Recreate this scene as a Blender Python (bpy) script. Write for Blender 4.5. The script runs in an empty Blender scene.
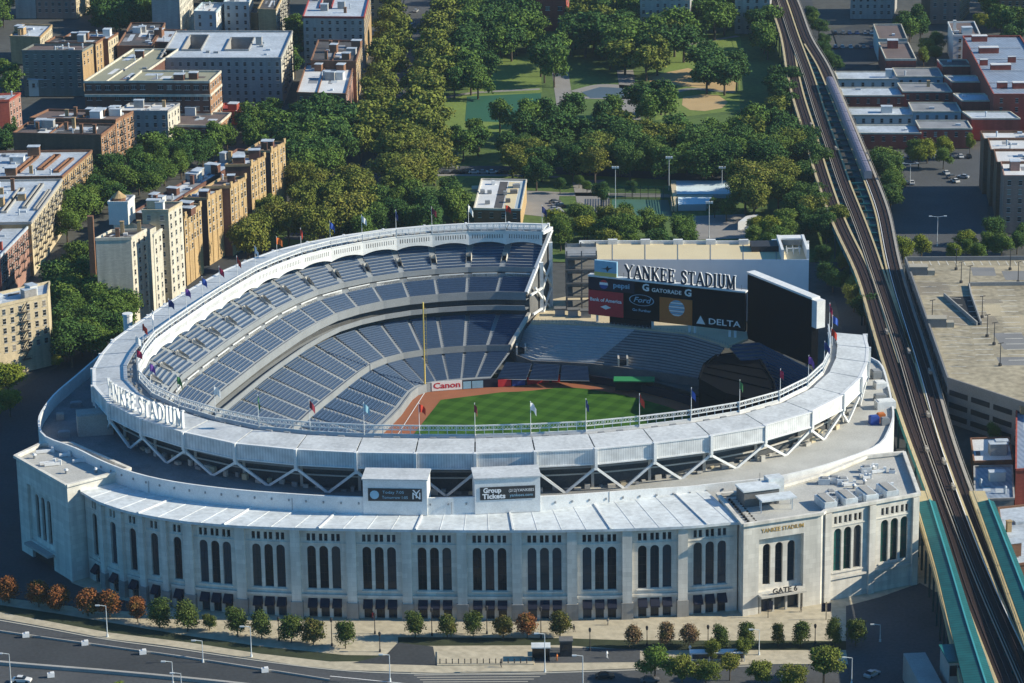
import bpy, bmesh, math, random
from mathutils import Vector, Matrix, Quaternion
from mathutils.geometry import tessellate_polygon
random.seed(7)
SC = bpy.context.scene
COL = SC.collection
R_ = math.radians
# ---------------------------------------------------------------- camera
CAM_H = 277.0
FPX = 3020.0
PITCH = R_(17.4)
ROLL = R_(-0.8)
cam_d = bpy.data.cameras.new("camera")
cam = bpy.data.objects.new("camera", cam_d)
COL.objects.link(cam)
SC.camera = cam
cam_d.sensor_width = 36.0
cam_d.lens = FPX / 1024.0 * 36.0
cam_d.clip_start = 1.0
cam_d.clip_end = 30000.0
_f = Vector((0, math.cos(PITCH), -math.sin(PITCH)))
_r = Vector((1, 0, 0))
_u = _r.cross(_f)
_r2 = _r * math.cos(ROLL) + _u * math.sin(ROLL)
_u2 = -_r * math.sin(ROLL) + _u * math.cos(ROLL)
_m = Matrix((_r2, _u2, -_f)).transposed().to_4x4()
_m.translation = Vector((0, 0, CAM_H))
cam.matrix_world = _m


def spot(px, py, z=0.0):
    """survey helper: the point of the plane at height z seen at a photo position"""
    d = _f * FPX + _r2 * (px - 512) - _u2 * (py - 341.5)
    t = (z - CAM_H) / d.z
    return Vector((d.x * t, d.y * t, z))


def height_at(px, py, Y):
    d = _f * FPX + _r2 * (px - 512) - _u2 * (py - 341.5)
    return CAM_H + d.z * Y / d.y


# ---------------------------------------------------------------- light
SUN_AZ = R_(-2.5)      # measured from +X towards +Y
SUN_EL = R_(28.0)
world = bpy.data.worlds.new("World")
SC.world = world
world.use_nodes = True
nt = world.node_tree
nt.nodes.clear()
sky = nt.nodes.new("ShaderNodeTexSky")
sky.sky_type = 'NISHITA'
sky.sun_disc = False
sky.sun_elevation = SUN_EL
sky.sun_rotation = R_(90) - SUN_AZ
sky.altitude = 50
sky.air_density = 1.0
sky.dust_density = 0.6
sky.ozone_density = 4.0
bg = nt.nodes.new("ShaderNodeBackground")
bg.inputs[1].default_value = 0.082
wo = nt.nodes.new("ShaderNodeOutputWorld")
tint = nt.nodes.new("ShaderNodeMix")      # deep clear autumn sky
tint.data_type = 'RGBA'
tint.blend_type = 'MULTIPLY'
tint.inputs[0].default_value = 1.0
tint.inputs[7].default_value = (0.38, 0.95, 1.25, 1)
nt.links.new(sky.outputs[0], tint.inputs[6])
nt.links.new(tint.outputs[2], bg.inputs[0])
nt.links.new(bg.outputs[0], wo.inputs[0])
sun_d = bpy.data.lights.new("sun", 'SUN')
sun_d.energy = 5.0
sun_d.angle = R_(0.5)
sun_d.color = (1.0, 0.90, 0.70)
sun = bpy.data.objects.new("sun", sun_d)
COL.objects.link(sun)
_s = Vector((math.cos(SUN_AZ) * math.cos(SUN_EL), math.sin(SUN_AZ) * math.cos(SUN_EL), math.sin(SUN_EL)))
sun.rotation_euler = _s.to_track_quat('Z', 'Y').to_euler()
sun.location = (400, 600, 400)
SC.view_settings.view_transform = 'Standard'
SC.view_settings.look = 'None'
SC.view_settings.exposure = 0.55
SC.view_settings.gamma = 1.0
SC.view_settings.use_curve_mapping = False
SC.render.engine = 'CYCLES'
SC.cycles.max_bounces = 5
SC.cycles.diffuse_bounces = 3
SC.cycles.glossy_bounces = 2
SC.cycles.transmission_bounces = 2
SC.cycles.transparent_max_bounces = 4
SC.cycles.caustics_reflective = False
SC.cycles.caustics_refractive = False


# ---------------------------------------------------------------- materials
def _new(name):
    m = bpy.data.materials.new(name)
    m.use_nodes = True
    t = m.node_tree
    return m, t, t.nodes["Principled BSDF"]


def mat(name, col, rough=0.8, var=0.25, scale=0.3, spec=0.3, metal=0.0, fine=3.0, obj_var=0.0, streak=False):
    """plain surface with two octaves of blotchy wear in object space"""
    m, t, b = _new(name)
    b.inputs["Roughness"].default_value = rough
    b.inputs["Metallic"].default_value = metal
    b.inputs["Specular IOR Level"].default_value = spec
    N, L = t.nodes, t.links
    geo = N.new("ShaderNodeNewGeometry")
    src = geo.outputs["Position"]
    if streak:
        mp = N.new("ShaderNodeMapping")
        mp.inputs["Scale"].default_value = (1, 1, 0.12)
        L.new(src, mp.inputs["Vector"])
        src = mp.outputs[0]
    n1 = N.new("ShaderNodeTexNoise")
    n1.inputs["Scale"].default_value = scale
    n1.inputs["Detail"].default_value = 4
    n2 = N.new("ShaderNodeTexNoise")
    n2.inputs["Scale"].default_value = fine
    n2.inputs["Detail"].default_value = 2
    L.new(src, n1.inputs["Vector"])
    L.new(src, n2.inputs["Vector"])
    ad = N.new("ShaderNodeMath")
    ad.operation = 'ADD'
    L.new(n1.outputs[0], ad.inputs[0])
    L.new(n2.outputs[0], ad.inputs[1])
    mr = N.new("ShaderNodeMapRange")
    mr.inputs[1].default_value = 0.65
    mr.inputs[2].default_value = 1.35
    mr.inputs[3].default_value = 1 - var
    mr.inputs[4].default_value = 1 + var
    L.new(ad.outputs[0], mr.inputs[0])
    val = mr.outputs[0]
    if obj_var:
        oi = N.new("ShaderNodeObjectInfo")
        m2 = N.new("ShaderNodeMapRange")
        m2.inputs[3].default_value = 1 - obj_var
        m2.inputs[4].default_value = 1 + obj_var
        L.new(oi.outputs["Random"], m2.inputs[0])
        mu = N.new("ShaderNodeMath")
        mu.operation = 'MULTIPLY'
        L.new(val, mu.inputs[0])
        L.new(m2.outputs[0], mu.inputs[1])
        val = mu.outputs[0]
    mx = N.new("ShaderNodeMix")
    mx.data_type = 'RGBA'
    mx.blend_type = 'MULTIPLY'
    mx.inputs[0].default_value = 1.0
    mx.inputs[6].default_value = (*col, 1)
    L.new(val, mx.inputs[7])
    L.new(mx.outputs[2], b.inputs["Base Color"])
    return m


def block_mat(name, col, mortar=0.75, bw=1.6, bh=0.8, rough=0.85, var=0.15):
    """stone or brick courses on vertical walls, any orientation"""
    m, t, b = _new(name)
    b.inputs["Roughness"].default_value = rough
    b.inputs["Specular IOR Level"].default_value = 0.2
    N, L = t.nodes, t.links
    geo = N.new("ShaderNodeNewGeometry")
    sp = N.new("ShaderNodeSeparateXYZ")
    L.new(geo.outputs["Position"], sp.inputs[0])
    a = N.new("ShaderNodeMath")
    a.operation = 'ADD'
    L.new(sp.outputs[0], a.inputs[0])
    L.new(sp.outputs[1], a.inputs[1])
    cb = N.new("ShaderNodeCombineXYZ")
    L.new(a.outputs[0], cb.inputs[0])
    L.new(sp.outputs[2], cb.inputs[1])
    br = N.new("ShaderNodeTexBrick")
    br.inputs["Scale"].default_value = 1.0
    br.inputs["Brick Width"].default_value = bw
    br.inputs["Row Height"].default_value = bh
    br.inputs["Mortar Size"].default_value = 0.03
    br.inputs["Color1"].default_value = (*[c * (1 - var) for c in col], 1)
    br.inputs["Color2"].default_value = (*[c * (1 + var) for c in col], 1)
    br.inputs["Mortar"].default_value = (*[c * mortar for c in col], 1)
    L.new(cb.outputs[0], br.inputs["Vector"])
    n1 = N.new("ShaderNodeTexNoise")
    n1.inputs["Scale"].default_value = 0.25
    n1.inputs["Detail"].default_value = 5
    mp = N.new("ShaderNodeMapping")
    mp.inputs["Scale"].default_value = (2.2, 2.2, 0.22)
    L.new(geo.outputs["Position"], mp.inputs["Vector"])
    L.new(mp.outputs[0], n1.inputs["Vector"])
    mr = N.new("ShaderNodeMapRange")
    mr.inputs[1].default_value = 0.3
    mr.inputs[2].default_value = 0.7
    mr.inputs[3].default_value = 0.80
    mr.inputs[4].default_value = 1.12
    L.new(n1.outputs[0], mr.inputs[0])
    mx = N.new("ShaderNodeMix")
    mx.data_type = 'RGBA'
    mx.blend_type = 'MULTIPLY'
    mx.inputs[0].default_value = 1.0
    L.new(br.outputs[0], mx.inputs[6])
    L.new(mr.outputs[0], mx.inputs[7])
    L.new(mx.outputs[2], b.inputs["Base Color"])
    return m


def leaf_mat(name, c1, c2, c3, obj_mix=0.6):
    """leaves: hue differs from tree to tree and from clump to clump"""
    m, t, b = _new(name)
    b.inputs["Roughness"].default_value = 0.75
    b.inputs["Specular IOR Level"].default_value = 0.15
    N, L = t.nodes, t.links
    geo = N.new("ShaderNodeNewGeometry")
    n1 = N.new("ShaderNodeTexNoise")
    n1.inputs["Scale"].default_value = 0.35
    n1.inputs["Detail"].default_value = 3
    L.new(geo.outputs["Position"], n1.inputs["Vector"])
    oi = N.new("ShaderNodeObjectInfo")
    rp = N.new("ShaderNodeValToRGB")
    rp.color_ramp.elements[0].color = (*c1, 1)
    rp.color_ramp.elements[1].color = (*c3, 1)
    e = rp.color_ramp.elements.new(0.5)
    e.color = (*c2, 1)
    mx = N.new("ShaderNodeMix")
    mx.data_type = 'FLOAT'
    mx.inputs[0].default_value = obj_mix
    mr = N.new("ShaderNodeMapRange")
    mr.inputs[1].default_value = 0.3
    mr.inputs[2].default_value = 0.7
    L.new(n1.outputs[0], mr.inputs[0])
    L.new(mr.outputs[0], mx.inputs[2])
    L.new(oi.outputs["Random"], mx.inputs[3])
    L.new(mx.outputs[0], rp.inputs[0])
    rnd = N.new("ShaderNodeMapRange")
    rnd.inputs[3].default_value = 0.65
    rnd.inputs[4].default_value = 1.35
    L.new(geo.outputs["Random Per Island"], rnd.inputs[0])
    m2 = N.new("ShaderNodeMix")
    m2.data_type = 'RGBA'
    m2.blend_type = 'MULTIPLY'
    m2.inputs[0].default_value = 1.0
    L.new(rp.outputs[0], m2.inputs[6])
    L.new(rnd.outputs[0], m2.inputs[7])
    L.new(m2.outputs[2], b.inputs["Base Color"])
    return m


def stripe_mat(name, c1, c2, period, ang, rough=0.6, duty=0.5, axis_z=False, spec=0.3, soft=0.08):
    """parallel ribs or stripes in world space (ribs of sheet metal, parking bays, mown grass)"""
    m, t, b = _new(name)
    b.inputs["Roughness"].default_value = rough
    b.inputs["Specular IOR Level"].default_value = spec
    N, L = t.nodes, t.links
    geo = N.new("ShaderNodeNewGeometry")
    dt = N.new("ShaderNodeVectorMath")
    dt.operation = 'DOT_PRODUCT'
    L.new(geo.outputs["Position"], dt.inputs[0])
    dt.inputs[1].default_value = (0, 0, 1 / period) if axis_z else (math.cos(ang) / period, math.sin(ang) / period, 0)
    fr = N.new("ShaderNodeMath")
    fr.operation = 'FRACT'
    L.new(dt.outputs["Value"], fr.inputs[0])
    pp = N.new("ShaderNodeMapRange")
    pp.inputs[1].default_value = duty - soft
    pp.inputs[2].default_value = duty + soft
    L.new(fr.outputs[0], pp.inputs[0])
    n1 = N.new("ShaderNodeTexNoise")
    n1.inputs["Scale"].default_value = 0.4
    n1.inputs["Detail"].default_value = 4
    L.new(geo.outputs["Position"], n1.inputs["Vector"])
    mr = N.new("ShaderNodeMapRange")
    mr.inputs[1].default_value = 0.3
    mr.inputs[2].default_value = 0.7
    mr.inputs[3].default_value = 0.82
    mr.inputs[4].default_value = 1.15
    L.new(n1.outputs[0], mr.inputs[0])
    mx = N.new("ShaderNodeMix")
    mx.data_type = 'RGBA'
    mx.inputs[6].default_value = (*c1, 1)
    mx.inputs[7].default_value = (*c2, 1)
    L.new(pp.outputs[0], mx.inputs[0])
    m2 = N.new("ShaderNodeMix")
    m2.data_type = 'RGBA'
    m2.blend_type = 'MULTIPLY'
    m2.inputs[0].default_value = 1.0
    L.new(mx.outputs[2], m2.inputs[6])
    L.new(mr.outputs[0], m2.inputs[7])
    L.new(m2.outputs[2], b.inputs["Base Color"])
    return m


def glass_mat(name, col=(0.013, 0.018, 0.024), rough=0.12, blind=(0.06, 0.065, 0.07)):
    m, t, b = _new(name)
    b.inputs["Specular IOR Level"].default_value = 0.35
    N, L = t.nodes, t.links
    oi = N.new("ShaderNodeObjectInfo")       # some panes have a blind behind them, others reflections painted as paler tones
    rp = N.new("ShaderNodeValToRGB")
    rp.color_ramp.interpolation = 'CONSTANT'
    rp.color_ramp.elements[0].color = (*col, 1)
    rp.color_ramp.elements[1].position = .9
    rp.color_ramp.elements[1].color = (*blind, 1)
    for p_, k_ in ((.35, 2.0), (.6, 3.4), (.78, 1.2)):
        e = rp.color_ramp.elements.new(p_)
        e.color = (*[c * k_ for c in col], 1)
    L.new(oi.outputs["Random"], rp.inputs[0])
    L.new(rp.outputs[0], b.inputs["Base Color"])
    n1 = N.new("ShaderNodeTexNoise")
    n1.inputs["Scale"].default_value = 0.6
    geo = N.new("ShaderNodeNewGeometry")
    L.new(geo.outputs["Position"], n1.inputs["Vector"])
    mr = N.new("ShaderNodeMapRange")
    mr.inputs[3].default_value = rough * 0.5
    mr.inputs[4].default_value = rough * 2.0
    L.new(n1.outputs[0], mr.inputs[0])
    L.new(mr.outputs[0], b.inputs["Roughness"])
    return m


M = {}
M['lime'] = block_mat('limestone', (0.62, 0.595, 0.54), 0.84, 2.4, 1.2, var=0.09)
M['lime_base'] = block_mat('limestone_base', (0.30, 0.29, 0.27), 0.85, 2.0, 1.0, var=0.06)
M['white'] = mat('white_painted_steel', (0.68, 0.69, 0.69), 0.5, 0.14, 0.4)
M['fascia'] = stripe_mat('ribbed_white_panel', (0.66, 0.67, 0.67), (0.55, 0.56, 0.57), 0.6, 0.3, 0.5)
M['roofmetal'] = mat('pale_roof_sheet', (0.52, 0.54, 0.55), 0.45, 0.22, 0.16, fine=1.0)
M['canopy'] = mat('silver_canopy_sheet', (0.60, 0.64, 0.66), 0.35, 0.24, 0.18, fine=0.8)
M['conc'] = mat('concrete', (0.34, 0.33, 0.31), 0.85, 0.2, 0.15)
M['conc_lt'] = mat('pale_concrete', (0.46, 0.44, 0.40), 0.85, 0.18, 0.1)
M['conc_dk'] = mat('dark_concrete', (0.13, 0.13, 0.13), 0.9, 0.25, 0.2)
M['terr_shade'] = mat('terrace_membrane_shaded', (0.20, 0.205, 0.21), 0.9, 0.3, 0.15)  # terrace membrane with the shade painted into its colour
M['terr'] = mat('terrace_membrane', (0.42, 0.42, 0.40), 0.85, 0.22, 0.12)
M['deck'] = mat('deck_concrete', (0.23, 0.25, 0.27), 0.85, 0.15, 0.2)
M['tread'] = mat('tread_concrete', (0.36, 0.39, 0.42), 0.85, 0.12, 0.4)
M['seat'] = mat('navy_plastic_seat', (0.040, 0.074, 0.140), 0.5, 0.2, 1.2, fine=5)
M['bench'] = mat('grey_bench', (0.40, 0.42, 0.43), 0.6, 0.15, 1.0)
M['glass'] = glass_mat('dark_glass')
M['wglass'] = glass_mat('window_glass', (0.014, 0.018, 0.022), .15, (0.22, 0.20, 0.17))
M['glassg'] = glass_mat('green_dark_glass', (0.008, 0.035, 0.03))
M['dark'] = mat('dark_interior', (0.02, 0.022, 0.025), 0.9, 0.3, 0.5)
M['gapwall'] = mat('concourse_wall', (0.075, 0.08, 0.085), 0.9, 0.35, 0.25)
M['black'] = mat('black_panel', (0.004, 0.005, 0.007), 0.85, 0.2, 0.3, spec=0.05)
M['navy'] = mat('navy_canvas', (0.008, 0.011, 0.028), 0.7, 0.15, 0.8)
M['gold'] = mat('gold_letter', (0.55, 0.36, 0.10), 0.4, 0.1, 1.0, metal=0.3)
M['steel'] = mat('grey_steel', (0.25, 0.26, 0.27), 0.5, 0.15, 0.6)
M['yellow'] = mat('yellow_paint', (0.72, 0.55, 0.16), 0.5, 0.05, 1.0)
M['dirt'] = mat('clay_track', (0.27, 0.10, 0.05), 0.95, 0.12, 0.2)
M['beige'] = mat('beige_wall', (0.52, 0.44, 0.30), 0.85, 0.12, 0.2)
M['red'] = mat('red_print', (0.50, 0.03, 0.04), 0.6, 0.1, 1)
M['blue'] = mat('blue_print', (0.03, 0.07, 0.30), 0.6, 0.1, 1)
M['orange'] = mat('orange_print', (0.50, 0.15, 0.03), 0.6, 0.08, 1)
M['wprint'] = mat('white_print', (0.80, 0.80, 0.80), 0.6, 0.04, 1)
M['skyprint'] = mat('pale_blue_print', (0.25, 0.45, 0.60), 0.6, 0.1, 1)
M['greenprint'] = mat('green_print', (0.03, 0.22, 0.08), 0.6, 0.1, 1)
M['purple'] = mat('purple_print', (0.18, 0.06, 0.35), 0.6, 0.1, 1)


# ---------------------------------------------------------------- mesh builder
class MB:
    def __init__(s):
        s.v, s.f, s.m = [], [], []

    def poly(s, pts, m=0):
        i = len(s.v)
        s.v += [Vector(p) for p in pts]
        s.f.append(tuple(range(i, i + len(pts))))
        s.m.append(m)

    def box(s, c, sz, rz=0.0, m=0):
        c = Vector(c)
        hx, hy, hz = sz[0] / 2, sz[1] / 2, sz[2] / 2
        ca, sa = math.cos(rz), math.sin(rz)
        i = len(s.v)
        for z in (-hz, hz):
            for x, y in ((-hx, -hy), (hx, -hy), (hx, hy), (-hx, hy)):
                s.v.append(c + Vector((x * ca - y * sa, x * sa + y * ca, z)))
        for q in ((0, 3, 2, 1), (4, 5, 6, 7), (0, 1, 5, 4), (1, 2, 6, 5), (2, 3, 7, 6), (3, 0, 4, 7)):
            s.f.append(tuple(i + k for k in q))
            s.m.append(m)

    def prism(s, pts, z0, z1, m=0, mt=None, bottom=False):
        pts = [(p[0], p[1]) for p in pts]
        ar = sum(pts[k][0] * pts[(k + 1) % len(pts)][1] - pts[(k + 1) % len(pts)][0] * pts[k][1] for k in range(len(pts)))
        if ar < 0:
            pts = pts[::-1]
        n = len(pts)
        for k in range(n):
            a, b = pts[k], pts[(k + 1) % n]
            s.poly([(a[0], a[1], z0), (b[0], b[1], z0), (b[0], b[1], z1), (a[0], a[1], z1)], m)
        s.poly([(p[0], p[1], z1) for p in pts], m if mt is None else mt)
        if bottom:
            s.poly([(p[0], p[1], z0) for p in pts[::-1]], m)

    def bar(s, p0, p1, w, h=None, m=0):
        h = w if h is None else h
        p0, p1 = Vector(p0), Vector(p1)
        d = (p1 - p0)
        if d.length < 1e-6:
            return
        d.normalize()
        up = Vector((0, 0, 1)) if abs(d.z) < 0.98 else Vector((1, 0, 0))
        a = d.cross(up).normalized() * (w / 2)
        b = a.cross(d).normalized() * (h / 2)
        i = len(s.v)
        for p in (p0, p1):
            s.v += [p - a - b, p + a - b, p + a + b, p - a + b]
        for q in ((0, 1, 2, 3), (7, 6, 5, 4), (0, 4, 5, 1), (1, 5, 6, 2), (2, 6, 7, 3), (3, 7, 4, 0)):
            s.f.append(tuple(i + k for k in q))
            s.m.append(m)

    def tube(s, p0, p1, r0, r1=None, n=8, m=0, cap=True):
        r1 = r0 if r1 is None else r1
        p0, p1 = Vector(p0), Vector(p1)
        d = (p1 - p0).normalized()
        up = Vector((0, 0, 1)) if abs(d.z) < 0.9 else Vector((1, 0, 0))
        a = d.cross(up).normalized()
        b = d.cross(a).normalized()
        i = len(s.v)
        for p, r in ((p0, r0), (p1, r1)):
            for k in range(n):
                t = 2 * math.pi * k / n
                s.v.append(p + a * (r * math.cos(t)) + b * (r * math.sin(t)))
        for k in range(n):
            k2 = (k + 1) % n
            s.f.append((i + k, i + k2, i + n + k2, i + n + k))
            s.m.append(m)
        if cap:
            s.f.append(tuple(i + n + k for k in range(n)))
            s.m.append(m)
            s.f.append(tuple(i + k for k in range(n - 1, -1, -1)))
            s.m.append(m)

    def ball(s, c, r, n=8, m=0, sq=(1, 1, 1)):
        c = Vector(c)
        i = len(s.v)
        rings = max(3, n // 2)
        s.v.append(c + Vector((0, 0, r * sq[2])))
        for a in range(1, rings):
            t = math.pi * a / rings
            for k in range(n):
                p = 2 * math.pi * k / n
                s.v.append(c + Vector((r * sq[0] * math.sin(t) * math.cos(p), r * sq[1] * math.sin(t) * math.sin(p), r * sq[2] * math.cos(t))))
        s.v.append(c - Vector((0, 0, r * sq[2])))
        last = len(s.v) - 1
        for k in range(n):
            k2 = (k + 1) % n
            s.f.append((i, i + 1 + k, i + 1 + k2))
            s.m.append(m)
            for a in range(rings - 2):
                b0 = i + 1 + a * n
                s.f.append((b0 + k, b0 + n + k, b0 + n + k2, b0 + k2))
                s.m.append(m)
            b0 = i + 1 + (rings - 2) * n
            s.f.append((b0 + k, last, b0 + k2))
            s.m.append(m)

    def strip(s, A, B, m=0):
        for k in range(len(A) - 1):
            s.poly([A[k], A[k + 1], B[k + 1], B[k]], m)

    def holes(s, outer, hs, to3, depth, m=0, n_in=Vector((0, 1, 0))):
        """flat wall (u,z) with openings; to3 maps (u,z) to 3D, reveals run along n_in"""
        loops = [[Vector((p[0], p[1], 0)) for p in outer]] + [[Vector((p[0], p[1], 0)) for p in h] for h in hs]
        flat = [p for lp in loops for p in lp]
        i = len(s.v)
        s.v += [to3(p.x, p.y) for p in flat]
        for tr in tessellate_polygon(loops):
            s.f.append(tuple(i + k for k in tr))
            s.m.append(m)
        for h in hs:
            for k in range(len(h)):
                a, b = to3(*h[k]), to3(*h[(k + 1) % len(h)])
                s.poly([a, b, b + n_in * depth, a + n_in * depth], m)

    def mesh(s, name, mats, org=Vector((0, 0, 0))):
        me = bpy.data.meshes.new(name)
        me.from_pydata([tuple(p - org) for p in s.v], [], s.f)
        if not isinstance(mats, (list, tuple)):
            mats = [mats]
        for x in mats:
            me.materials.append(x)
        if len(mats) > 1:
            me.polygons.foreach_set("material_index", s.m)
        me.update()
        return me

    def build(s, name, mats, parent=None, loc=None):
        """one mesh object; vertices are world positions, or local ones when loc is given"""
        if loc is not None:
            o = bpy.data.objects.new(name, s.mesh(name, mats))
        else:
            o = bpy.data.objects.new(name, s.mesh(name, mats, origin(parent)))
        COL.objects.link(o)
        if parent is not None:
            o.parent = parent
        if loc is not None:
            o.location = Vector(loc) - origin(parent)
        return o


def origin(o):
    p = Vector((0, 0, 0))
    while o is not None:
        p = p + o.location
        o = o.parent
    return p


def tag(o, label, cat, group=None, kind=None):
    if label:
        o["label"] = label
    if cat:
        o["category"] = cat
    if group:
        o["group"] = group
    if kind:
        o["kind"] = kind
    return o


def thing(name, label, cat, loc=(0, 0, 0), group=None, rz=0.0):
    o = bpy.data.objects.new(name, None)
    o.empty_display_size = 0.5
    COL.objects.link(o)
    o.location = loc
    o.rotation_euler = (0, 0, rz)
    return tag(o, label, cat, group)


def inst(me, name, parent, loc, rz=0.0, sc=None):
    """another object on a shared mesh, as a part of parent"""
    o = bpy.data.objects.new(name, me)
    COL.objects.link(o)
    o.parent = parent
    o.location = Vector(loc) - origin(parent)
    o.rotation_euler = (0, 0, rz)
    if sc is not None:
        o.scale = sc
    return o


def copy_tree(o, parent=None):
    c = o.copy()
    COL.objects.link(c)
    c.parent = parent
    for ch in [x for x in bpy.data.objects if x.parent is o]:
        copy_tree(ch, c)
    return c


def structure(name, mb, mats):
    return tag(mb.build(name, mats), None, None, kind='structure')


# polyline tools
def resample(pts, n, closed=False):
    pts = [Vector((p[0], p[1], 0)) for p in pts]
    d = [0.0]
    for a, b in zip(pts, pts[1:]):
        d.append(d[-1] + (b - a).length)
    out = []
    j = 0
    for k in range(n):
        t = d[-1] * k / (n - 1)
        while j < len(d) - 2 and d[j + 1] < t:
            j += 1
        w = (t - d[j]) / max(1e-9, d[j + 1] - d[j])
        out.append(pts[j].lerp(pts[j + 1], min(1, max(0, w))))
    return out


def smooth(pts, it=2):
    pts = [Vector((p[0], p[1], 0)) for p in pts]
    for _ in range(it):
        q = pts[:]
        for k in range(1, len(pts) - 1):
            q[k] = pts[k] * 0.5 + (pts[k - 1] + pts[k + 1]) * 0.25
        pts = q
    return pts


def normals(pts):
    """left-hand normals of a polyline"""
    out = []
    for k in range(len(pts)):
        a, b = pts[max(0, k - 1)], pts[min(len(pts) - 1, k + 1)]
        d = (b - a).normalized()
        out.append(Vector((-d.y, d.x, 0)))
    return out


def offset(pts, d):
    return [p + n * d for p, n in zip(pts, normals(pts))]


def at_z(pts, z):
    return [Vector((p[0], p[1], z)) for p in pts]


# ---------------------------------------------------------------- lettering
_ser = {
    'Y': ['L', (0, 1, .42, .45, .17), (.85, 1, .42, .45, .09), (.42, .5, .42, 0, .17), 's', (.0, 1, .24), (.85, 1, .24), (.42, 0, .3)],
    'A': ['L', (.42, 1, .05, 0, .09), (.42, 1, .82, 0, .17), (.18, .33, .66, .33, .08), 's', (.05, 0, .24), (.82, 0, .28)],
    'N': ['L', (.12, 0, .12, 1, .09), (.12, 1, .78, 0, .17), (.78, 0, .78, 1, .09), 's', (.12, 0, .26), (.06, 1, .26), (.78, 1, .26)],
    'K': ['L', (.14, 0, .14, 1, .17), (.14, .42, .74, 1, .09), (.34, .56, .78, 0, .17), 's', (.14, 0, .3), (.14, 1, .3), (.74, 1, .24), (.8, 0, .26)],
    'E': ['L', (.14, 0, .14, 1, .17), (.1, .96, .66, .96, .08), (.1, .52, .52, .52, .08), (.1, .04, .68, .04, .08), 's', (.14, 0, .28), (.14, 1, .28), 'v', (.66, .9, .2), (.52, .52, .22), (.68, .1, .22)],
    'S': ['C', [(.6, .82), (.52, .94), (.36, .98), (.2, .94), (.12, .8), (.18, .64), (.36, .54), (.54, .44), (.62, .28), (.56, .1), (.38, .02), (.2, .04), (.1, .16)], .14, 'v', (.62, .84, .26), (.09, .16, .26)],
    'T': ['L', (.38, 0, .38, 1, .17), (.02, .96, .74, .96, .08), 's', (.38, 0, .3), 'v', (.03, .88, .24), (.73, .88, .24)],
    'D': ['L', (.14, 0, .14, 1, .17), 'C', [(.1, .96), (.4, .96), (.62, .86), (.74, .66), (.76, .5), (.74, .34), (.62, .14), (.4, .04), (.1, .04)], .11, 's', (.12, 0, .24), (.12, 1, .24)],
    'I': ['L', (.15, 0, .15, 1, .17), 's', (.15, 0, .3), (.15, 1, .3)],
    'U': ['C', [(.14, 1), (.14, .3), (.2, .12), (.4, .02), (.6, .1), (.68, .3), (.68, 1)], .13, 's', (.14, 1, .3), (.68, 1, .24)],
    'M': ['L', (.12, 0, .12, 1, .09), (.12, 1, .48, .05, .17), (.48, .05, .84, 1, .09), (.86, 1, .86, 0, .17), 's', (.12, 0, .24), (.06, 1, .26), (.86, 0, .28), (.9, 1, .26)],
}
_serw = dict(Y=.9, A=.9, N=.95, K=.9, E=.78, S=.74, T=.8, D=.86, I=.36, U=.86, M=1.06)


def serif_letter(ch, h, depth):
    """mesh builder for a roman capital standing in local XZ, front towards -Y"""
    mb = MB()
    mode = None
    k = [0]

    def slab(poly):
        k[0] += 1
        e = 0.004 * k[0]
        fr = [Vector((x * h, -depth / 2 - e, z * h)) for x, z in poly]
        bk = [Vector((x * h, depth / 2 + e, z * h)) for x, z in poly]
        mb.poly(fr)
        mb.poly(bk[::-1])
        for i in range(len(poly)):
            j = (i + 1) % len(poly)
            mb.poly([fr[j], fr[i], bk[i], bk[j]])

    def stroke(x0, y0, x1, y1, t):
        d = Vector((x1 - x0, y1 - y0)).normalized()
        n = Vector((-d.y, d.x)) * t / 2
        slab([(x0 - n.x, y0 - n.y), (x1 - n.x, y1 - n.y), (x1 + n.x, y1 + n.y), (x0 + n.x, y0 + n.y)])
    items = _ser[ch]
    i = 0
    while i < len(items):
        it = items[i]
        if isinstance(it, str):
            mode = it
        elif mode == 'L':
            stroke(*it)
        elif mode == 'C':
            w = items[i + 1]
            for a, b in zip(it, it[1:]):
                dx, dy = (b[0] - a[0]) * .08, (b[1] - a[1]) * .08
                stroke(a[0] - dx, a[1] - dy, b[0] + dx, b[1] + dy, w * (.75 + .6 * abs(b[1] - a[1]) / (abs(b[0] - a[0]) + abs(b[1] - a[1]))))
            i += 1
        elif mode == 's':
            x, y, w = it
            slab([(x - w / 2, y - .035), (x + w / 2, y - .035), (x + w / 2, y + .035), (x - w / 2, y + .035)])
        elif mode == 'v':
            x, y, hh = it
            slab([(x - .03, y - hh / 2), (x + .03, y - hh / 2), (x + .03, y + hh / 2), (x - .03, y + hh / 2)])
        i += 1
    return mb


def text_mesh(name, body, size, depth, material, shear=0.0, width=None, bold=0.0, align='CENTER'):
    """sans lettering as a mesh lying in local XY, reading along +X"""
    cu = bpy.data.curves.new(name, 'FONT')
    cu.body = body
    cu.size = size
    cu.extrude = depth
    cu.shear = shear
    cu.offset = bold
    cu.align_x = align
    cu.align_y = 'CENTER'
    cu.resolution_u = 2
    tmp = bpy.data.objects.new(name, cu)
    COL.objects.link(tmp)
    dg = bpy.context.evaluated_depsgraph_get()
    me = bpy.data.meshes.new_from_object(tmp.evaluated_get(dg))
    bpy.data.objects.remove(tmp)
    me.name = name
    me.materials.clear()
    me.materials.append(material)
    if width:
        xs = [v.co.x for v in me.vertices]
        k = width / max(1e-6, max(xs) - min(xs))
        for v in me.vertices:
            v.co.x *= k
    return me


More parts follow.
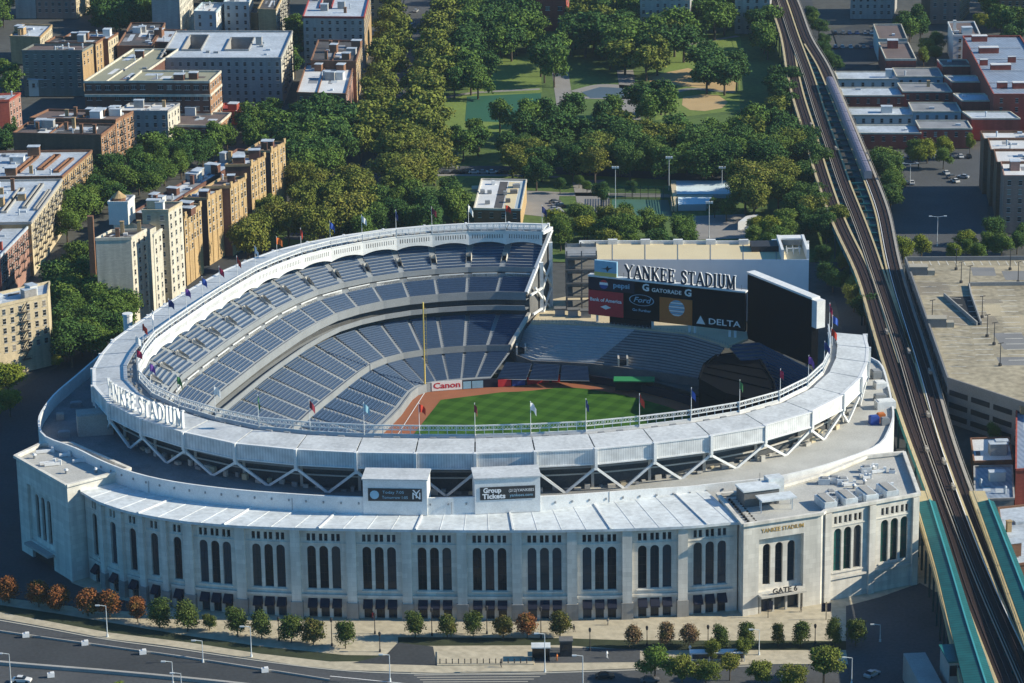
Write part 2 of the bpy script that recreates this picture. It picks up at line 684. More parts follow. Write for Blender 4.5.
def put_text(name, me, parent, c, xdir, ndir):
    """place lettering: c centre, xdir reading direction, ndir the way it faces"""
    xdir = Vector(xdir).normalized()
    ndir = Vector(ndir).normalized()
    yd = ndir.cross(xdir).normalized()
    o = bpy.data.objects.new(name, me)
    COL.objects.link(o)
    o.parent = parent
    mt = Matrix((xdir, yd, ndir)).transposed().to_4x4()
    mt.translation = Vector(c) - origin(parent)
    o.matrix_local = mt
    return o
# ================================================================ ground under everything
# the bowl is sunk three metres below the street: leave the sheet open under the field
FIELD_Z = -3.0
M['ground'] = mat('city_ground', (0.07, 0.072, 0.068), 0.95, 0.3, 0.02, fine=0.3)

# ================================================================ stadium
STA = thing('stadium', 'huge white open-air ballpark with an arched limestone front and steel frieze', 'stadium', (0, 790, 0))
# plan curves, metres
RIM = [(9.6, 885.6), (6.0, 887.2), (-10.4, 888), (-31, 884.4), (-49.1, 875.1), (-63.3, 862.4), (-74.1, 844.6), (-84.5, 818.4),
       (-97.0, 781), (-99.0, 761), (-97.9, 749.4), (-95.6, 740.6), (-91.5, 733.1), (-83.8, 723.2), (-76.1, 716.6), (-68.7, 710.8),
       (-61.9, 706.7), (-52.5, 703.7), (-35.6, 700.4), (-9.9, 698.7), (16.1, 700.4), (31.3, 704.3), (42.1, 707.6), (53, 712.1),
       (62.5, 717.6), (72.2, 727.5), (78.7, 739.4), (82.8, 751.9), (85.6, 772), (85.4, 779)]
rim_s = smooth(resample(RIM, 160), 4)
_w = [0.0]
for a, b in zip(rim_s, rim_s[1:]):   # bays are longer on the street side
    k = max(0.0, min(1.0, (760 - (a.y + b.y) / 2) / 30))
    _w.append(_w[-1] + (b - a).length / (11.3 * (1 - k) + 13.7 * k))
NB = int(round(_w[-1]))
J = []
for k in range(NB + 1):              # joints of the roof bays on the inner rim
    t = _w[-1] * k / NB
    j = max(0, min(len(rim_s) - 2, sum(1 for x in _w if x <= t) - 1))
    J.append(rim_s[j].lerp(rim_s[j + 1], (t - _w[j]) / (_w[j + 1] - _w[j])))
JN = normals(J)                      # these point into the bowl or out of it
if (J[NB // 2] + JN[NB // 2] - Vector((-5, 795, 0))).length < (J[NB // 2] - Vector((-5, 795, 0))).length:
    JN = [-n for n in JN]            # now they point outwards
ROOF_Z, FAS_TOP, FAS_BOT, TERR_Z, OW_Z = 34.0, 33.5, 29.6, 24.6, 26.0
ROOF_W = 11.6


def terr_z(x):
    """the terrace sinks behind the parapet in the middle of the street front"""
    if x < -40:
        k = min(1, (-40 - x) / 30)
        return 22.3 + 1.2 * k
    k = max(0, min(1, (x - 30) / 18))
    return 22.3 + 1.3 * k


O_ = [p + n * (ROOF_W - 1.9 * max(0, min(1, (p.x - 45) / 30))) for p, n in zip(J, JN)]
# field wall points matched to the rim
_pairs = [((9.6, 885.6), spot(490, 386, -3)), ((-10.4, 888), spot(463, 387.8, -3)), ((-31, 884), spot(441, 390, -3)),
          ((-49, 875), spot(421, 392.5, -3)), ((-63, 862), spot(411, 400, -3)), ((-74, 845), spot(403, 415, -3)),
          ((-84, 818), Vector((-38.5, 803, 0))), ((-98, 780), Vector((-45, 777, 0))), ((-99, 761), Vector((-54, 759, 0))),
          ((-95, 738), Vector((-59, 745, 0))), ((-76, 716), Vector((-56, 735, 0))), ((-52, 703), Vector((-46, 731, 0))),
          ((-10, 698.7), Vector((-20, 735, 0))), ((31, 704), Vector((20, 733, 0))), ((62, 717), Vector((50, 727, 0))),
          ((83, 752), Vector((60, 752, 0))), ((84, 792), Vector((66, 790, 0)))]


def field_pt(i):
    p = J[i]
    best = None
    for k in range(len(_pairs) - 1):
        a, b = Vector((*_pairs[k][0], 0)), Vector((*_pairs[k + 1][0], 0))
        t = max(0, min(1, (p - a).dot(b - a) / (b - a).length_squared))
        d = (p - a.lerp(b, t)).length
        if best is None or d < best[0]:
            best = (d, _pairs[k][1].lerp(_pairs[k + 1][1], t))
    q = best[1]
    return Vector((q.x, q.y, 0))


FW = [field_pt(i) for i in range(NB + 1)]
FW = smooth(FW, 1)


def U(i, u, z):
    p = FW[i].lerp(J[i], u)
    return Vector((p.x, p.y, z))


def Uf(f, u, z):
    i = min(NB - 1, int(f))
    return U(i, u, z).lerp(U(i + 1, u, z), f - i)


# ---- seating decks
def seat_section(name, i, u0, z0, u1, z1, rows, f0=0.06, f1=0.94, seats=('seat', 'tread'), blocks=2):
    mb = MB()
    for r in range(rows):
        ua, ub = u0 + (u1 - u0) * r / rows, u0 + (u1 - u0) * (r + 1) / rows
        za, zb = z0 + (z1 - z0) * r / rows, z0 + (z1 - z0) * (r + 1) / rows
        A, B = Uf(i + f0, ua, za), Uf(i + f1, ua, za)
        C_, D = Uf(i + f1, ub, za), Uf(i + f0, ub, za)
        mb.poly([A, B, C_, D], 1)
        up = Vector((0, 0, zb - za))
        mb.poly([D, C_, C_ + up, D + up], 1)
        # the row of seats stands in the middle of the tread
        for b in range(blocks):
            e0 = f0 + (f1 - f0) * (b + 0.02) / blocks
            e1 = f0 + (f1 - f0) * (b + 0.98) / blocks
            us, ue, uk = ua + (ub - ua) * .5, ua + (ub - ua) * .82, ua + (ub - ua) * .92
            P = [Uf(i + e0, us, za + .36), Uf(i + e1, us, za + .36), Uf(i + e1, ue, za + .34), Uf(i + e0, ue, za + .34)]
            mb.poly(P, 0)
            Q = [Uf(i + e1, uk, za + .70), Uf(i + e0, uk, za + .70)]
            mb.poly([P[3], P[2], Q[0], Q[1]], 0)
            mb.poly([P[0], Uf(i + e0, us, za + .1), Uf(i + e1, us, za + .1), P[1]], 0)
            mb.poly([Q[1], Q[0], Uf(i + e1, uk, za), Uf(i + e0, uk, za)], 0)
    return mb.build(name, [M[seats[0]], M[seats[1]]], STA)


def ring(name, prof, m, i0=0, i1=None, parent=STA):
    """surface swept along the bays; prof is a list of (u, z)"""
    i1 = NB if i1 is None else i1
    mb = MB()
    for (ua, za), (ub, zb) in zip(prof, prof[1:]):
        mb.strip([U(i, ua, za) for i in range(i0, i1 + 1)], [U(i, ub, zb) for i in range(i0, i1 + 1)])
    return mb.build(name, m, parent)


SEEN = [i for i in range(NB) if not (J[i].y < 716 and J[i].x > -70)]   # bays whose seats the picture can show
i_last = max(i for i in SEEN if J[i].x < 0) + 1
LOW = dict(u0=.03, z0=-.7, u1=.37, z1=3.2)
MAIN = dict(u0=.385, z0=5.0, u1=.72, z1=10.8)
TERR = dict(u0=.70, z0=18.2, u1=.835, z1=21.4)
GRAN = dict(u0=.87, z0=24.2, u1=1.13, z1=30.6)
for i in SEEN:
    if J[i].x > 40:
        continue
    seat_section('field_level_section', i, **LOW, rows=15, blocks=1)
    seat_section('main_level_section', i, **MAIN, rows=15, blocks=1)
    seat_section('terrace_section', i, **TERR, rows=7, f0=.04, f1=.96, blocks=1)
    seat_section('grandstand_section', i, **GRAN, rows=10, f0=.075, f1=.925, blocks=1)
i1 = NB
ring('field_level_deck', [(0, -3), (0, -.45), (.012, -.45), (.012, -.8), (.37, 3.0), (.385, 3.0), (.37, 3.2)], M['deck'], 0, i1)
ring('main_level_deck', [(.42, 3.2), (.37, 3.4), (.366, 3.6), (.366, 5.5), (.372, 5.5), (.376, 4.8), (.73, 10.6), (.74, 10.6)], M['deck'], 0, i1)
ring('suite_glass_wall', [(.74, 10.6), (.745, 17.0)], M['gapwall'], 0, i1)
ring('suite_balcony', [(.74, 13.0), (.66, 13.0), (.655, 13.1), (.655, 14.6), (.662, 14.6), (.664, 13.3), (.74, 13.3)], M['deck'], 0, i1)
ring('terrace_deck', [(.78, 16.0), (.685, 16.0), (.680, 16.2), (.680, 18.6), (.686, 18.6), (.69, 17.9), (.84, 21.2), (.845, 21.2), (.845, 22.4), (.90, 22.4)], M['deck'], 0, i1)
ring('grandstand_deck', [(.92, 22.8), (.862, 22.8), (.858, 22.9), (.858, 24.5), (.862, 24.5), (.866, 23.9), (1.14, 30.4), (1.17, 30.4), (1.175, 33.2)], M['deck'], 0, i1)
ring('grandstand_back_wall', [(1.178, 33.3), (1.178, 22.4), (.90, 22.4)], M['conc_dk'], 0, i1)
# aisle stairs between sections are the bare deck; entrances in the upper deck are concrete boxes with a dark throat
for i in SEEN:
    if i == 0 or J[i].x > 40:
        continue
    mb = MB()
    t = (J[min(NB, i + 1)] - J[i - 1]).normalized()
    for s in (-1, 1):
        a, b = U(i, .915, 25.1) + t * (.75 * s), U(i, .970, 26.5) + t * (.75 * s)
        mb.poly([a, b, b + Vector((0, 0, .5)), a + Vector((0, 0, .7))], 0)
        a2, b2 = a + t * .18 * s, b + t * .18 * s
        mb.poly([a2, b2, b2 + Vector((0, 0, .5)), a2 + Vector((0, 0, .7))], 0)
        mb.poly([a + Vector((0, 0, .9)), b + Vector((0, 0, 1.5)), b2 + Vector((0, 0, .5)), a2 + Vector((0, 0, .7))], 0)
    a, b = U(i, .935, 25.6), U(i, .970, 26.5)
    mb.poly([a - t * .62, a + t * .62, b + t * .62, b - t * .62], 1)
    c = U(i, .975, 26.7)
    mb.box(c + Vector((0, 0, .5)), (1.7, .3, 1.0), math.atan2(t.y, t.x), 0)
    mb.build('deck_entrance', [M['conc_lt'], M['dark']], STA)
# back strip behind the terrace seats, white parapets broken by entrances
for i in SEEN:
    if J[i].x > 40:
        continue
    mb = MB()
    a, b, c, d = Uf(i + .12, .845, 21.2), Uf(i + .88, .845, 21.2), Uf(i + .88, .851, 21.2), Uf(i + .12, .851, 21.2)
    up = Vector((0, 0, 1.5))
    mb.poly([a, b, b + up, a + up])
    mb.poly([a + up, b + up, c + up, d + up])
    mb.build('terrace_parapet', M['white'], STA)

# ---- roof ring, frieze, railing
i_f = [i for i in range(NB)]
for i in range(NB):
    a, b = J[i], J[i + 1]
    na, nb = JN[i], JN[i + 1]
    t = (b - a).normalized()
    mb = MB()
    gut = 3.0 - 1.2 * max(0, min(1, (a.x - 45) / 30))
    A = [a + na * gut, b + nb * gut, O_[i + 1], O_[i]]
    zs = [ROOF_Z + .25, ROOF_Z + .25, FAS_TOP, FAS_TOP]
    e = .17
    A = [A[0] + t * e, A[1] - t * e, A[2] - t * e, A[3] + t * e]
    top = [Vector((p.x, p.y, z)) for p, z in zip(A, zs)]
    mb.poly(top)
    bot = [p - Vector((0, 0, .5)) for p in top]
    mb.poly(bot[::-1])
    for k in range(4):
        k2 = (k + 1) % 4
        mb.poly([top[k2], top[k], bot[k], bot[k2]])
    mb.build('roof_panel', M['roofmetal'], STA)
    # fascia
    mb = MB()
    p, q = O_[i] + t * .35, O_[i + 1] - t * .35
    n = (na + nb).normalized()
    c = (p + q) / 2
    mb.box((c.x + n.x * .05, c.y + n.y * .05, (FAS_TOP + FAS_BOT) / 2), ((q - p).length, .5, FAS_TOP - FAS_BOT - .25), math.atan2(t.y, t.x), 0)
    mb.box((c.x + n.x * .10, c.y + n.y * .10, FAS_TOP - .05), ((q - p).length + .3, .8, .3), math.atan2(t.y, t.x), 1)
    mb.box((c.x + n.x * .10, c.y + n.y * .10, FAS_BOT - .02), ((q - p).length + .3, .8, .35), math.atan2(t.y, t.x), 1)
    mb.build('fascia_panel', [M['fascia'], M['white']], STA)
for i in range(NB + 1):
    mb = MB()
    n = JN[i]
    t = Vector((-n.y, n.x, 0))
    p = O_[i]
    mb.box((p.x + n.x * .35, p.y + n.y * .35, 31.4), (.7, 1.3, 4.6), math.atan2(t.y, t.x))
    mb.box((p.x + n.x * .2, p.y + n.y * .2, 28.7), (.8, 1.0, 1.2), math.atan2(t.y, t.x))
    mb.build('fascia_fin', M['white'], STA)
for i in range(NB):
    mid = (O_[i] + O_[i + 1]) / 2 - (JN[i] + JN[i + 1]) * .3
    for k in (i, i + 1):
        mb = MB()
        p = O_[k] + JN[k] * .15
        mb.bar((p.x, p.y, 28.6), (mid.x, mid.y, terr_z(mid.x) - .1), .55, .6)
        mb.build('strut', M['white'], STA)
for i in range(NB):
    a, b = J[i], J[i + 1]
    t = (b - a).normalized()
    n = (JN[i] + JN[i + 1]).normalized()
    L_ = (b - a).length
    rz = math.atan2(t.y, t.x)
    # arched steel frieze hanging from the inner rim
    NA = 12
    arc = []
    for k in range(NA + 1):
        w = k / NA
        h = .95 * (1 - (2 * abs(w - .5)) ** 2.2)
        arc.append((w * L_, 29.9 + h))
    outer = arc + [(L_, 34.0), (0, 34.0)]
    slots = []
    ns = 15
    for k in range(ns):
        w = (k + .5) / ns
        if abs(w - .5) > .46:
            continue
        x = w * L_
        slots.append([(x - .13, 31.9), (x + .13, 31.9), (x + .13, 33.2), (x - .13, 33.2)])
    mb = MB()
    to3 = lambda uu, zz, a=a, t=t: Vector((a.x + t.x * uu, a.y + t.y * uu, zz))
    mb.holes(outer, slots, to3, .25, 0, n)
    mb.holes(outer, slots, lambda uu, zz: to3(uu, zz) + n * .25, 0.0, 0, n)
    for (x0, z0), (x1, z1) in zip(arc, arc[1:]):
        mb.poly([to3(x0, z0), to3(x1, z1), to3(x1, z1) + n * .25, to3(x0, z0) + n * .25])
    mb.build('frieze_arch', M['white'], STA)
    # railing above the rim, see-through
    mb = MB()
    for z, w in ((34.15, .35), (35.35, .2), (36.5, .3)):
        mb.bar((a.x, a.y, z), (b.x, b.y, z), .22, w)
    npst = 6
    for k in range(npst):
        p = a.lerp(b, k / npst)
        mb.bar((p.x, p.y, 34), (p.x, p.y, 36.6), .16 if k else .42, .16)
    nx = 18
    for k in range(nx):
        p, q = a.lerp(b, k / nx), a.lerp(b, (k + 1) / nx)
        mb.bar((p.x, p.y, 35.35), (q.x, q.y, 36.5), .07, .07)
        mb.bar((q.x, q.y, 35.35), (p.x, p.y, 36.5), .07, .07)
    mb.build('rim_railing', M['white'], STA)
    # catwalk behind the railing
    mb = MB()
    p, q = a + JN[i] * .3, b + JN[i + 1] * .3
    r, s2 = b + JN[i + 1] * 3.1, a + JN[i] * 3.1
    mb.poly([(p.x, p.y, 33.35), (q.x, q.y, 33.35), (r.x, r.y, 33.35), (s2.x, s2.y, 33.35)])
    c = (p + s2) / 2
    for w in (.25, .6):
        m_ = p.lerp(q, w) + n * 1.6
        mb.box((m_.x, m_.y, 33.75), (1.6, .7, .8), rz)
    mb.build('roof_catwalk', M['steel'], STA)
    # pipe under the fascia
# dark concourse wall behind the struts, terrace ring
inner = [p - n * 4.0 for p, n in zip(O_, JN)]
mb = MB()
mb.strip(at_z(inner, TERR_Z - 4), at_z(inner, 33.3))
mb.build('concourse_back_wall', M['gapwall'], STA)
mb = MB()
mb.strip(at_z(inner, 29.4), at_z(offset(O_, 0), 29.4))
mb.build('roof_soffit', M['conc'], STA)
for i in range(NB):       # beams and ducts crossing the open concourse
    if J[i].y > 760:
        continue
    for z, d, w, m_ in ((27.6, .4, .5, 'steel'), (26.0, .8, .35, 'conc_lt')):
        p, q = inner[i] + JN[i] * d, inner[i + 1] + JN[i + 1] * d
        mb = MB()
        mb.bar((p.x, p.y, z), (q.x, q.y, z), w, w)
        mb.build('concourse_duct', M[m_], STA)
    p = inner[i] + JN[i] * .5
    mb = MB()
    mb.bar((p.x, p.y, 20.5), (p.x, p.y, 29.4), .7, .7)
    mb.build('concourse_column', M['conc_lt'], STA)
# lit fittings and bits of concourse seen between the struts
for i in range(NB):
    if not (J[i].y < 740):
        continue
    for k in range(5):
        w = (k + .2 + .6 * random.random()) / 5
        p = inner[i].lerp(inner[i + 1], w) + JN[i] * random.uniform(.6, 2.6)
        sx, sz = random.uniform(.6, 2.0), random.uniform(.4, 1.6)
        mb = MB()
        mb.box((p.x, p.y, terr_z(p.x) + sz / 2), (sx, random.uniform(.5, 1.1), sz), math.atan2(JN[i].y, JN[i].x) + 1.57)
        mb.build('concourse_fitting', M[random.choice(('conc_lt', 'conc_lt', 'beige', 'steel'))], STA)

# ---- outer wall behind the facade and the terrace
def ow_top(x):
    return 27.0 if x < -5 else max(24.3, 27.0 - (x + 5) * .056)


_owpx = [(124.5, 470.5, 27), (150, 477.6, 27), (180.7, 483.4, 27), (240, 490.4, 27), (330, 496.5, 27), (430, 498.5, 27), (541, 497, 26.4), (629, 490.5, 25.2),
         (711, 484, 24.3), (780, 477, 24.3), (830, 464, 24.3), (883, 445, 24.3), (895.5, 417, 24.3), (891, 392, 24.3), (884, 366, 24.3)]
OWC = [(-60, 893), (-88, 868), (-101, 836), (-111, 802), (-117, 775), (-121.5, 757), (-123, 738), (-119.5, 722), (-111, 716), (-104, 706)] + [tuple(spot(*q)[:2]) for q in _owpx] + [(100, 788), (92, 792)]
ow = smooth(resample(OWC, 120), 2)
mb = MB()
at_top = lambda P: [Vector((p.x, p.y, ow_top(p.x))) for p in P]
mb.strip(at_z(ow, 0), at_top(ow))
own = normals(ow)
mid_i = len(ow) // 2
sg = -1 if (ow[mid_i] + own[mid_i] - Vector((0, 790, 0))).length < (ow[mid_i] - Vector((0, 790, 0))).length else 1
owi = [p - n * (.5 * sg) for p, n in zip(ow, own)]
mb.strip(at_top(ow), at_top(owi))
mb.strip(at_top(owi), at_z(owi, 20.6))
mb.build('terrace_wall', M['white'], STA)
M['terrwall'] = M['white']
# terrace floor: matched strips between the wall and the concourse
nn = 90
A = resample([(p.x, p.y) for p in ow], nn)
Bq = resample([(p.x, p.y) for p in inner], nn)
_tz = lambda P: [Vector((p.x, p.y, terr_z(p.x))) for p in P]
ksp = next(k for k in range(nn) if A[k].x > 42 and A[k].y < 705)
for ka, kb, m_ in ((0, ksp + 1, 'terr_shade'), (ksp, nn, 'terr')):  # left and middle strip takes the shade-coloured membrane
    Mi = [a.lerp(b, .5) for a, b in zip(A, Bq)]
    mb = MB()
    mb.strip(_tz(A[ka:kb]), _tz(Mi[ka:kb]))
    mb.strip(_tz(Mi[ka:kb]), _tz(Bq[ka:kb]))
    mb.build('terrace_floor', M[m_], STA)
# row of small fixings on the wall face
for k in range(4, len(ow) - 3):
    p = ow[k]
    if p.y > 705 or p.x > 60:
        continue
    n = own[k] * sg
    t = Vector((-n.y, n.x, 0))
    mb = MB()
    mb.box((p.x + n.x * .12, p.y + n.y * .12, ow_top(p.x) - 1.6), (.35, .22, .5), math.atan2(t.y, t.x))
    mb.build('wall_fixing', M['steel'], STA)
    if k % 9 == 0:
        mb = MB()
        mb.box((p.x + n.x * .05 + t.x * .8, p.y + n.y * .05 + t.y * .8, 24.4), (.12, .08, 3.0), math.atan2(t.y, t.x))
        mb.build('downpipe', M['steel'], STA)

# ---- limestone facade
FACC = [(-105.0, 693.8), (-100, 686.5), (-93, 680.2), (-85.2, 675.6), (-77, 672.0), (-65, 668.9), (-52, 667.0), (-40, 665.9), (-25, 664.7),
        (-10, 663.8), (5, 663.2), (20, 663.2), (32, 663.7), (42, 664.6), (53.2, 667.2)]
fac = smooth(resample(FACC, 200), 6)
CAN_Z = 23.0


def on_curve(px, py, curve):
    """where the vertical plane through a photo column meets a plan curve"""
    d = _f * FPX + _r2 * (px - 512) - _u2 * (py - 341.5)
    n = Vector((d.y, -d.x))
    pr = None
    for a, b in zip(curve, curve[1:]):
        fa, fb = a.x * n.x + a.y * n.y, b.x * n.x + b.y * n.y
        if fa * fb <= 0 and fa != fb:
            w = fa / (fa - fb)
            p = a.lerp(b, w)
            return Vector((p.x, p.y, 0))
    return curve[0].copy() if px < 200 else curve[-1].copy()


tri_px = [215, 269, 324, 380, 434.5, 490, 544.5, 599.5, 654.5, 710]
one_px = [97.6, 115, 134, 155.6, 178.4]
ctr = [on_curve(p, 570, fac) for p in one_px] + [on_curve(p, 570, fac) for p in tri_px]
# bay edges: midway between centres
edges = []
for a, b, k in zip(ctr, ctr[1:], range(20)):
    w = .5
    if k == 4:
        w = .33
    edges.append(a.lerp(b, w))
edges = [fac[0].copy()] + edges + [on_curve(737, 570, fac)]


def arch(cx, w, z0, z1, n=7):
    r = w / 2
    pts = [(cx - r, z0), (cx + r, z0)]
    for k in range(n + 1):
        t = math.pi * k / n
        pts.append((cx + r * math.cos(t), z1 - r + r * math.sin(t)))
    return pts


def arch_pane(w, z0, z1):
    """glazing for one arched opening in local XZ with its bars"""
    mb = MB()
    pts = arch(0, w, z0, z1)
    mb.poly([(x, 0, z) for x, z in pts], 0)
    for z in [z0 + (z1 - w / 2 - z0) * k / 5 for k in range(1, 5)]:
        mb.bar((-w / 2, -.04, z), (w / 2, -.04, z), .05, .08, 1)
    mb.bar((0, -.05, z0), (0, -.05, z1 - .1), .05, .06, 1)
    return mb


AW, AZ0, AZ1 = 2.1, 7.3, 18.2
M['frame'] = mat('bronze_frame', (0.035, 0.035, 0.038), 0.6, 0.2, 1)
pane_mesh = arch_pane(AW, AZ0, AZ1).mesh('arched_window', [M['glass'], M['frame']])
pane_green = arch_pane(AW, AZ0, AZ1).mesh('arched_window', [M['glassg'], M['frame']])
at = MB()
for s in (-.62, .62):
    at.poly([(s - .42, 0, 19.4), (s + .42, 0, 19.4), (s + .42, 0, 21.3), (s - .42, 0, 21.3)])
attic_mesh = at.mesh('attic_window', M['glass'])
aw = MB()
aw.poly([(-1.1, 0, 4.9), (1.1, 0, 4.9), (1.1, -1.5, 3.3), (-1.1, -1.5, 3.3)])
aw.poly([(-1.1, -1.5, 3.3), (1.1, -1.5, 3.3), (1.1, -1.5, 2.9), (-1.1, -1.5, 2.9)])
for s in (-1.1, 1.1):
    aw.poly([(s, 0, 4.9), (s, -1.5, 3.3), (s, -1.5, 2.9), (s, 0, 2.9)])
awn_mesh = aw.mesh('awning', M['navy'])
dr = MB()
dr.poly([(-1.0, 0, 0), (1.0, 0, 0), (1.0, 0, 3.2), (-1.0, 0, 3.2)], 0)
for s in (-.98, -.05, .9):
    dr.box((s + .03, -.03, 1.6), (.08, .06, 3.2), 0, 1)
door_mesh = dr.mesh('glass_door', [M['glass'], M['frame']])


def facade_bay(p, q, nwin, parent, top=22.6, green=False, attic=True, awn=True, pil=2.2, name='facade_bay', wx=2.93, dep=.55, sill=True):
    """one bay between plan points p, q seen from outside (outside is to the right of p->q)"""
    t = (q - p).normalized()
    n_in = Vector((-t.y, t.x, 0))
    L_ = (q - p).length
    rz = math.atan2(t.y, t.x)
    to3 = lambda u, z: Vector((p.x + t.x * u, p.y + t.y * u, z))
    cx = L_ / 2
    xs = [cx + wx * (k - (nwin - 1) / 2) for k in range(nwin)]
    hs = [arch(x, AW, AZ0, AZ1) for x in xs]
    if attic:
        for x in xs:
            for s in (-.62, .62):
                hs.append([(x + s - .42, 19.4), (x + s + .42, 19.4), (x + s + .42, 21.3), (x + s - .42, 21.3)])
    if awn:
        for x in xs:
            hs.append([(x - 1.0, 0.02), (x + 1.0, 0.02), (x + 1.0, 3.2), (x - 1.0, 3.2)])
    mb = MB()
    mb.holes([(0, 0), (L_, 0), (L_, top), (0, top)], hs, to3, dep, 0, n_in)
    if sill:
        c = to3(cx, 5.7) - n_in * .25
        mb.box(c, (L_ - pil, .5, .55), rz, 0)
        c = to3(cx, 6.95) - n_in * .12
        mb.box(c, (nwin * 2.9, .26, .3), rz, 0)
        c = to3(cx, 18.85) - n_in * .08
        mb.box(c, (L_ - pil, .2, .3), rz, 0)
    mb.build(name, M['lime'], parent)
    for x in xs:
        w = to3(x, 0) + n_in * dep
        inst(pane_green if green else pane_mesh, 'arched_window', parent, w, rz)
        if attic:
            inst(attic_mesh, 'attic_window', parent, w, rz)
        if awn:
            inst(door_mesh, 'glass_door', parent, w, rz)
            inst(awn_mesh, 'awning', parent, to3(x, 0) - n_in * .02, rz)


for k in range(len(ctr)):
    facade_bay(edges[k], edges[k + 1], 1 if k < 5 else 3, STA)
# pilasters at the bay edges
for k in range(1, len(edges) - 1):
    p = edges[k]
    t = (edges[k + 1] - edges[k - 1]).normalized()
    n = Vector((t.y, -t.x, 0))
    w = 2.3 if k >= 5 else 1.5
    rz = math.atan2(t.y, t.x)
    mb = MB()
    mb.box((p.x + n.x * .1, p.y + n.y * .1, 13.3), (w, 1.7, 18.3), rz, 0)
    mb.box((p.x + n.x * .16, p.y + n.y * .16, 2.1), (w + .5, 2.0, 4.2), rz, 1)
    mb.build('pilaster', [M['lime'], M['lime_base']], STA)
# silver canopy roof over the hall behind the facade
fo_ = [p for p in fac]
fn = normals(fac)
sgn = -1 if fn[100].y > 0 else 1
edge = [p + n * (1.15 * sgn) for p, n in zip(fac, fn)]
edge[-1] = Vector((53.6, 665.4, 0))
ci = [p for p in ow if p.y < 701.0 and p.x < 48]
ci = resample([(p.x, p.y) for p in ci], 60)
ce = resample([(p.x, p.y) for p in edge], 60)
ci = [p for p in ci]
mb = MB()
mb.strip(at_z(ce, CAN_Z + .1), at_z(ci, CAN_Z - .3))
mb.strip(at_z(ce, CAN_Z - .55), at_z(ce, CAN_Z + .1))
ce2 = resample([(p.x, p.y) for p in fac], 60)
mb.strip(at_z(ce2, CAN_Z - .55), at_z(ce, CAN_Z - .55))
mb.build('canopy_roof', M['canopy'], STA)
for k in range(0, 60, 2):
    mb = MB()
    h = .07 if k % 8 else .3
    mb.bar((ce[k].x, ce[k].y, CAN_Z + .1 + h / 2), (ci[k].x, ci[k].y, CAN_Z - .3 + h / 2), .12 if k % 8 else .4, h)
    mb.build('canopy_rib', M['white'], STA)

# ---- corner pavilion on the left
TL = [Vector((-124.5, 713, 0)), Vector((-108.8, 691.3, 0)), Vector((-95, 702.5, 0)), Vector((-112, 722, 0)), Vector((-119.5, 722, 0))]
TLZ = 25.6


def pavilion(poly, z, parent, faces_done=()):
    mb = MB()
    n = len(poly)
    for k in range(n):
        if k in faces_done:
            continue
        a, b = poly[k], poly[(k + 1) % n]
        mb.poly([(a.x, a.y, 0), (b.x, b.y, 0), (b.x, b.y, z), (a.x, a.y, z)], 0)
    mb.poly([(p.x, p.y, z - 1.1) for p in poly], 1)
    for k in range(n):    # cornice and parapet, mitred
        a, b = poly[k], poly[(k + 1) % n]
        t = (b - a).normalized()
        nn_ = Vector((t.y, -t.x, 0))
        m_ = (a + b) / 2 + nn_ * .15
        mb.box((m_.x, m_.y, z - .35), ((b - a).length + .55 + .004 * k, .9 + .004 * k, .7 + .006 * k), math.atan2(t.y, t.x), 0)
    return mb.build('corner_pavilion', [M['lime'], M['terr']], parent)


pavilion(TL, TLZ, STA, (0,))
# its street face: a recessed panel with three tall arches
a, b = TL[0], TL[1]
t = (b - a).normalized()
n_in = Vector((-t.y, t.x, 0))
L_ = (b - a).length
p1, p2 = a + t * 5.0, b - t * 8.5
mb = MB()
to3 = lambda u, z: Vector((a.x + t.x * u, a.y + t.y * u, z))
mb.holes([(0, 0), (L_, 0), (L_, TLZ), (0, TLZ)], [[(5.0, 4.6), (L_ - 8.5, 4.6), (L_ - 8.5, 19.5), (5.0, 19.5)], [(6, .02), (L_ - 9.5, .02), (L_ - 9.5, 3.6), (6, 3.6)]], to3, .8, 0, n_in)
mb.poly([to3(6, 0) + n_in * .8, to3(L_ - 9.5, 0) + n_in * .8, to3(L_ - 9.5, 3.6) + n_in * .8, to3(6, 3.6) + n_in * .8], 1)
mb.build('pavilion_front', [M['lime'], M['dark']], STA)
cxm = (5.0 + L_ - 8.5) / 2
mb = MB()
hs = [arch(cxm + 3.1 * k, 1.9, 6.0, 17.5) for k in (-1, 0, 1)]
mb.holes([(5.0, 4.6), (L_ - 8.5, 4.6), (L_ - 8.5, 19.5), (5.0, 19.5)], hs, lambda u, z: to3(u, z) + n_in * .8, .6, 0, n_in)
mb.build('arched_panel', M['lime'], STA)
pm = arch_pane(1.9, 6.0, 17.5).mesh('arched_window', [M['glass'], M['frame']])
for k in (-1, 0, 1):
    inst(pm, 'arched_window', STA, to3(cxm + 3.1 * k, 0) + n_in * 1.4, math.atan2(t.y, t.x))
mb = MB()
mb.box(to3(cxm, 4.1) - n_in * .9, (12.5, 2.2, .6), math.atan2(t.y, t.x))
mb.build('entrance_canopy', M['conc'], STA)

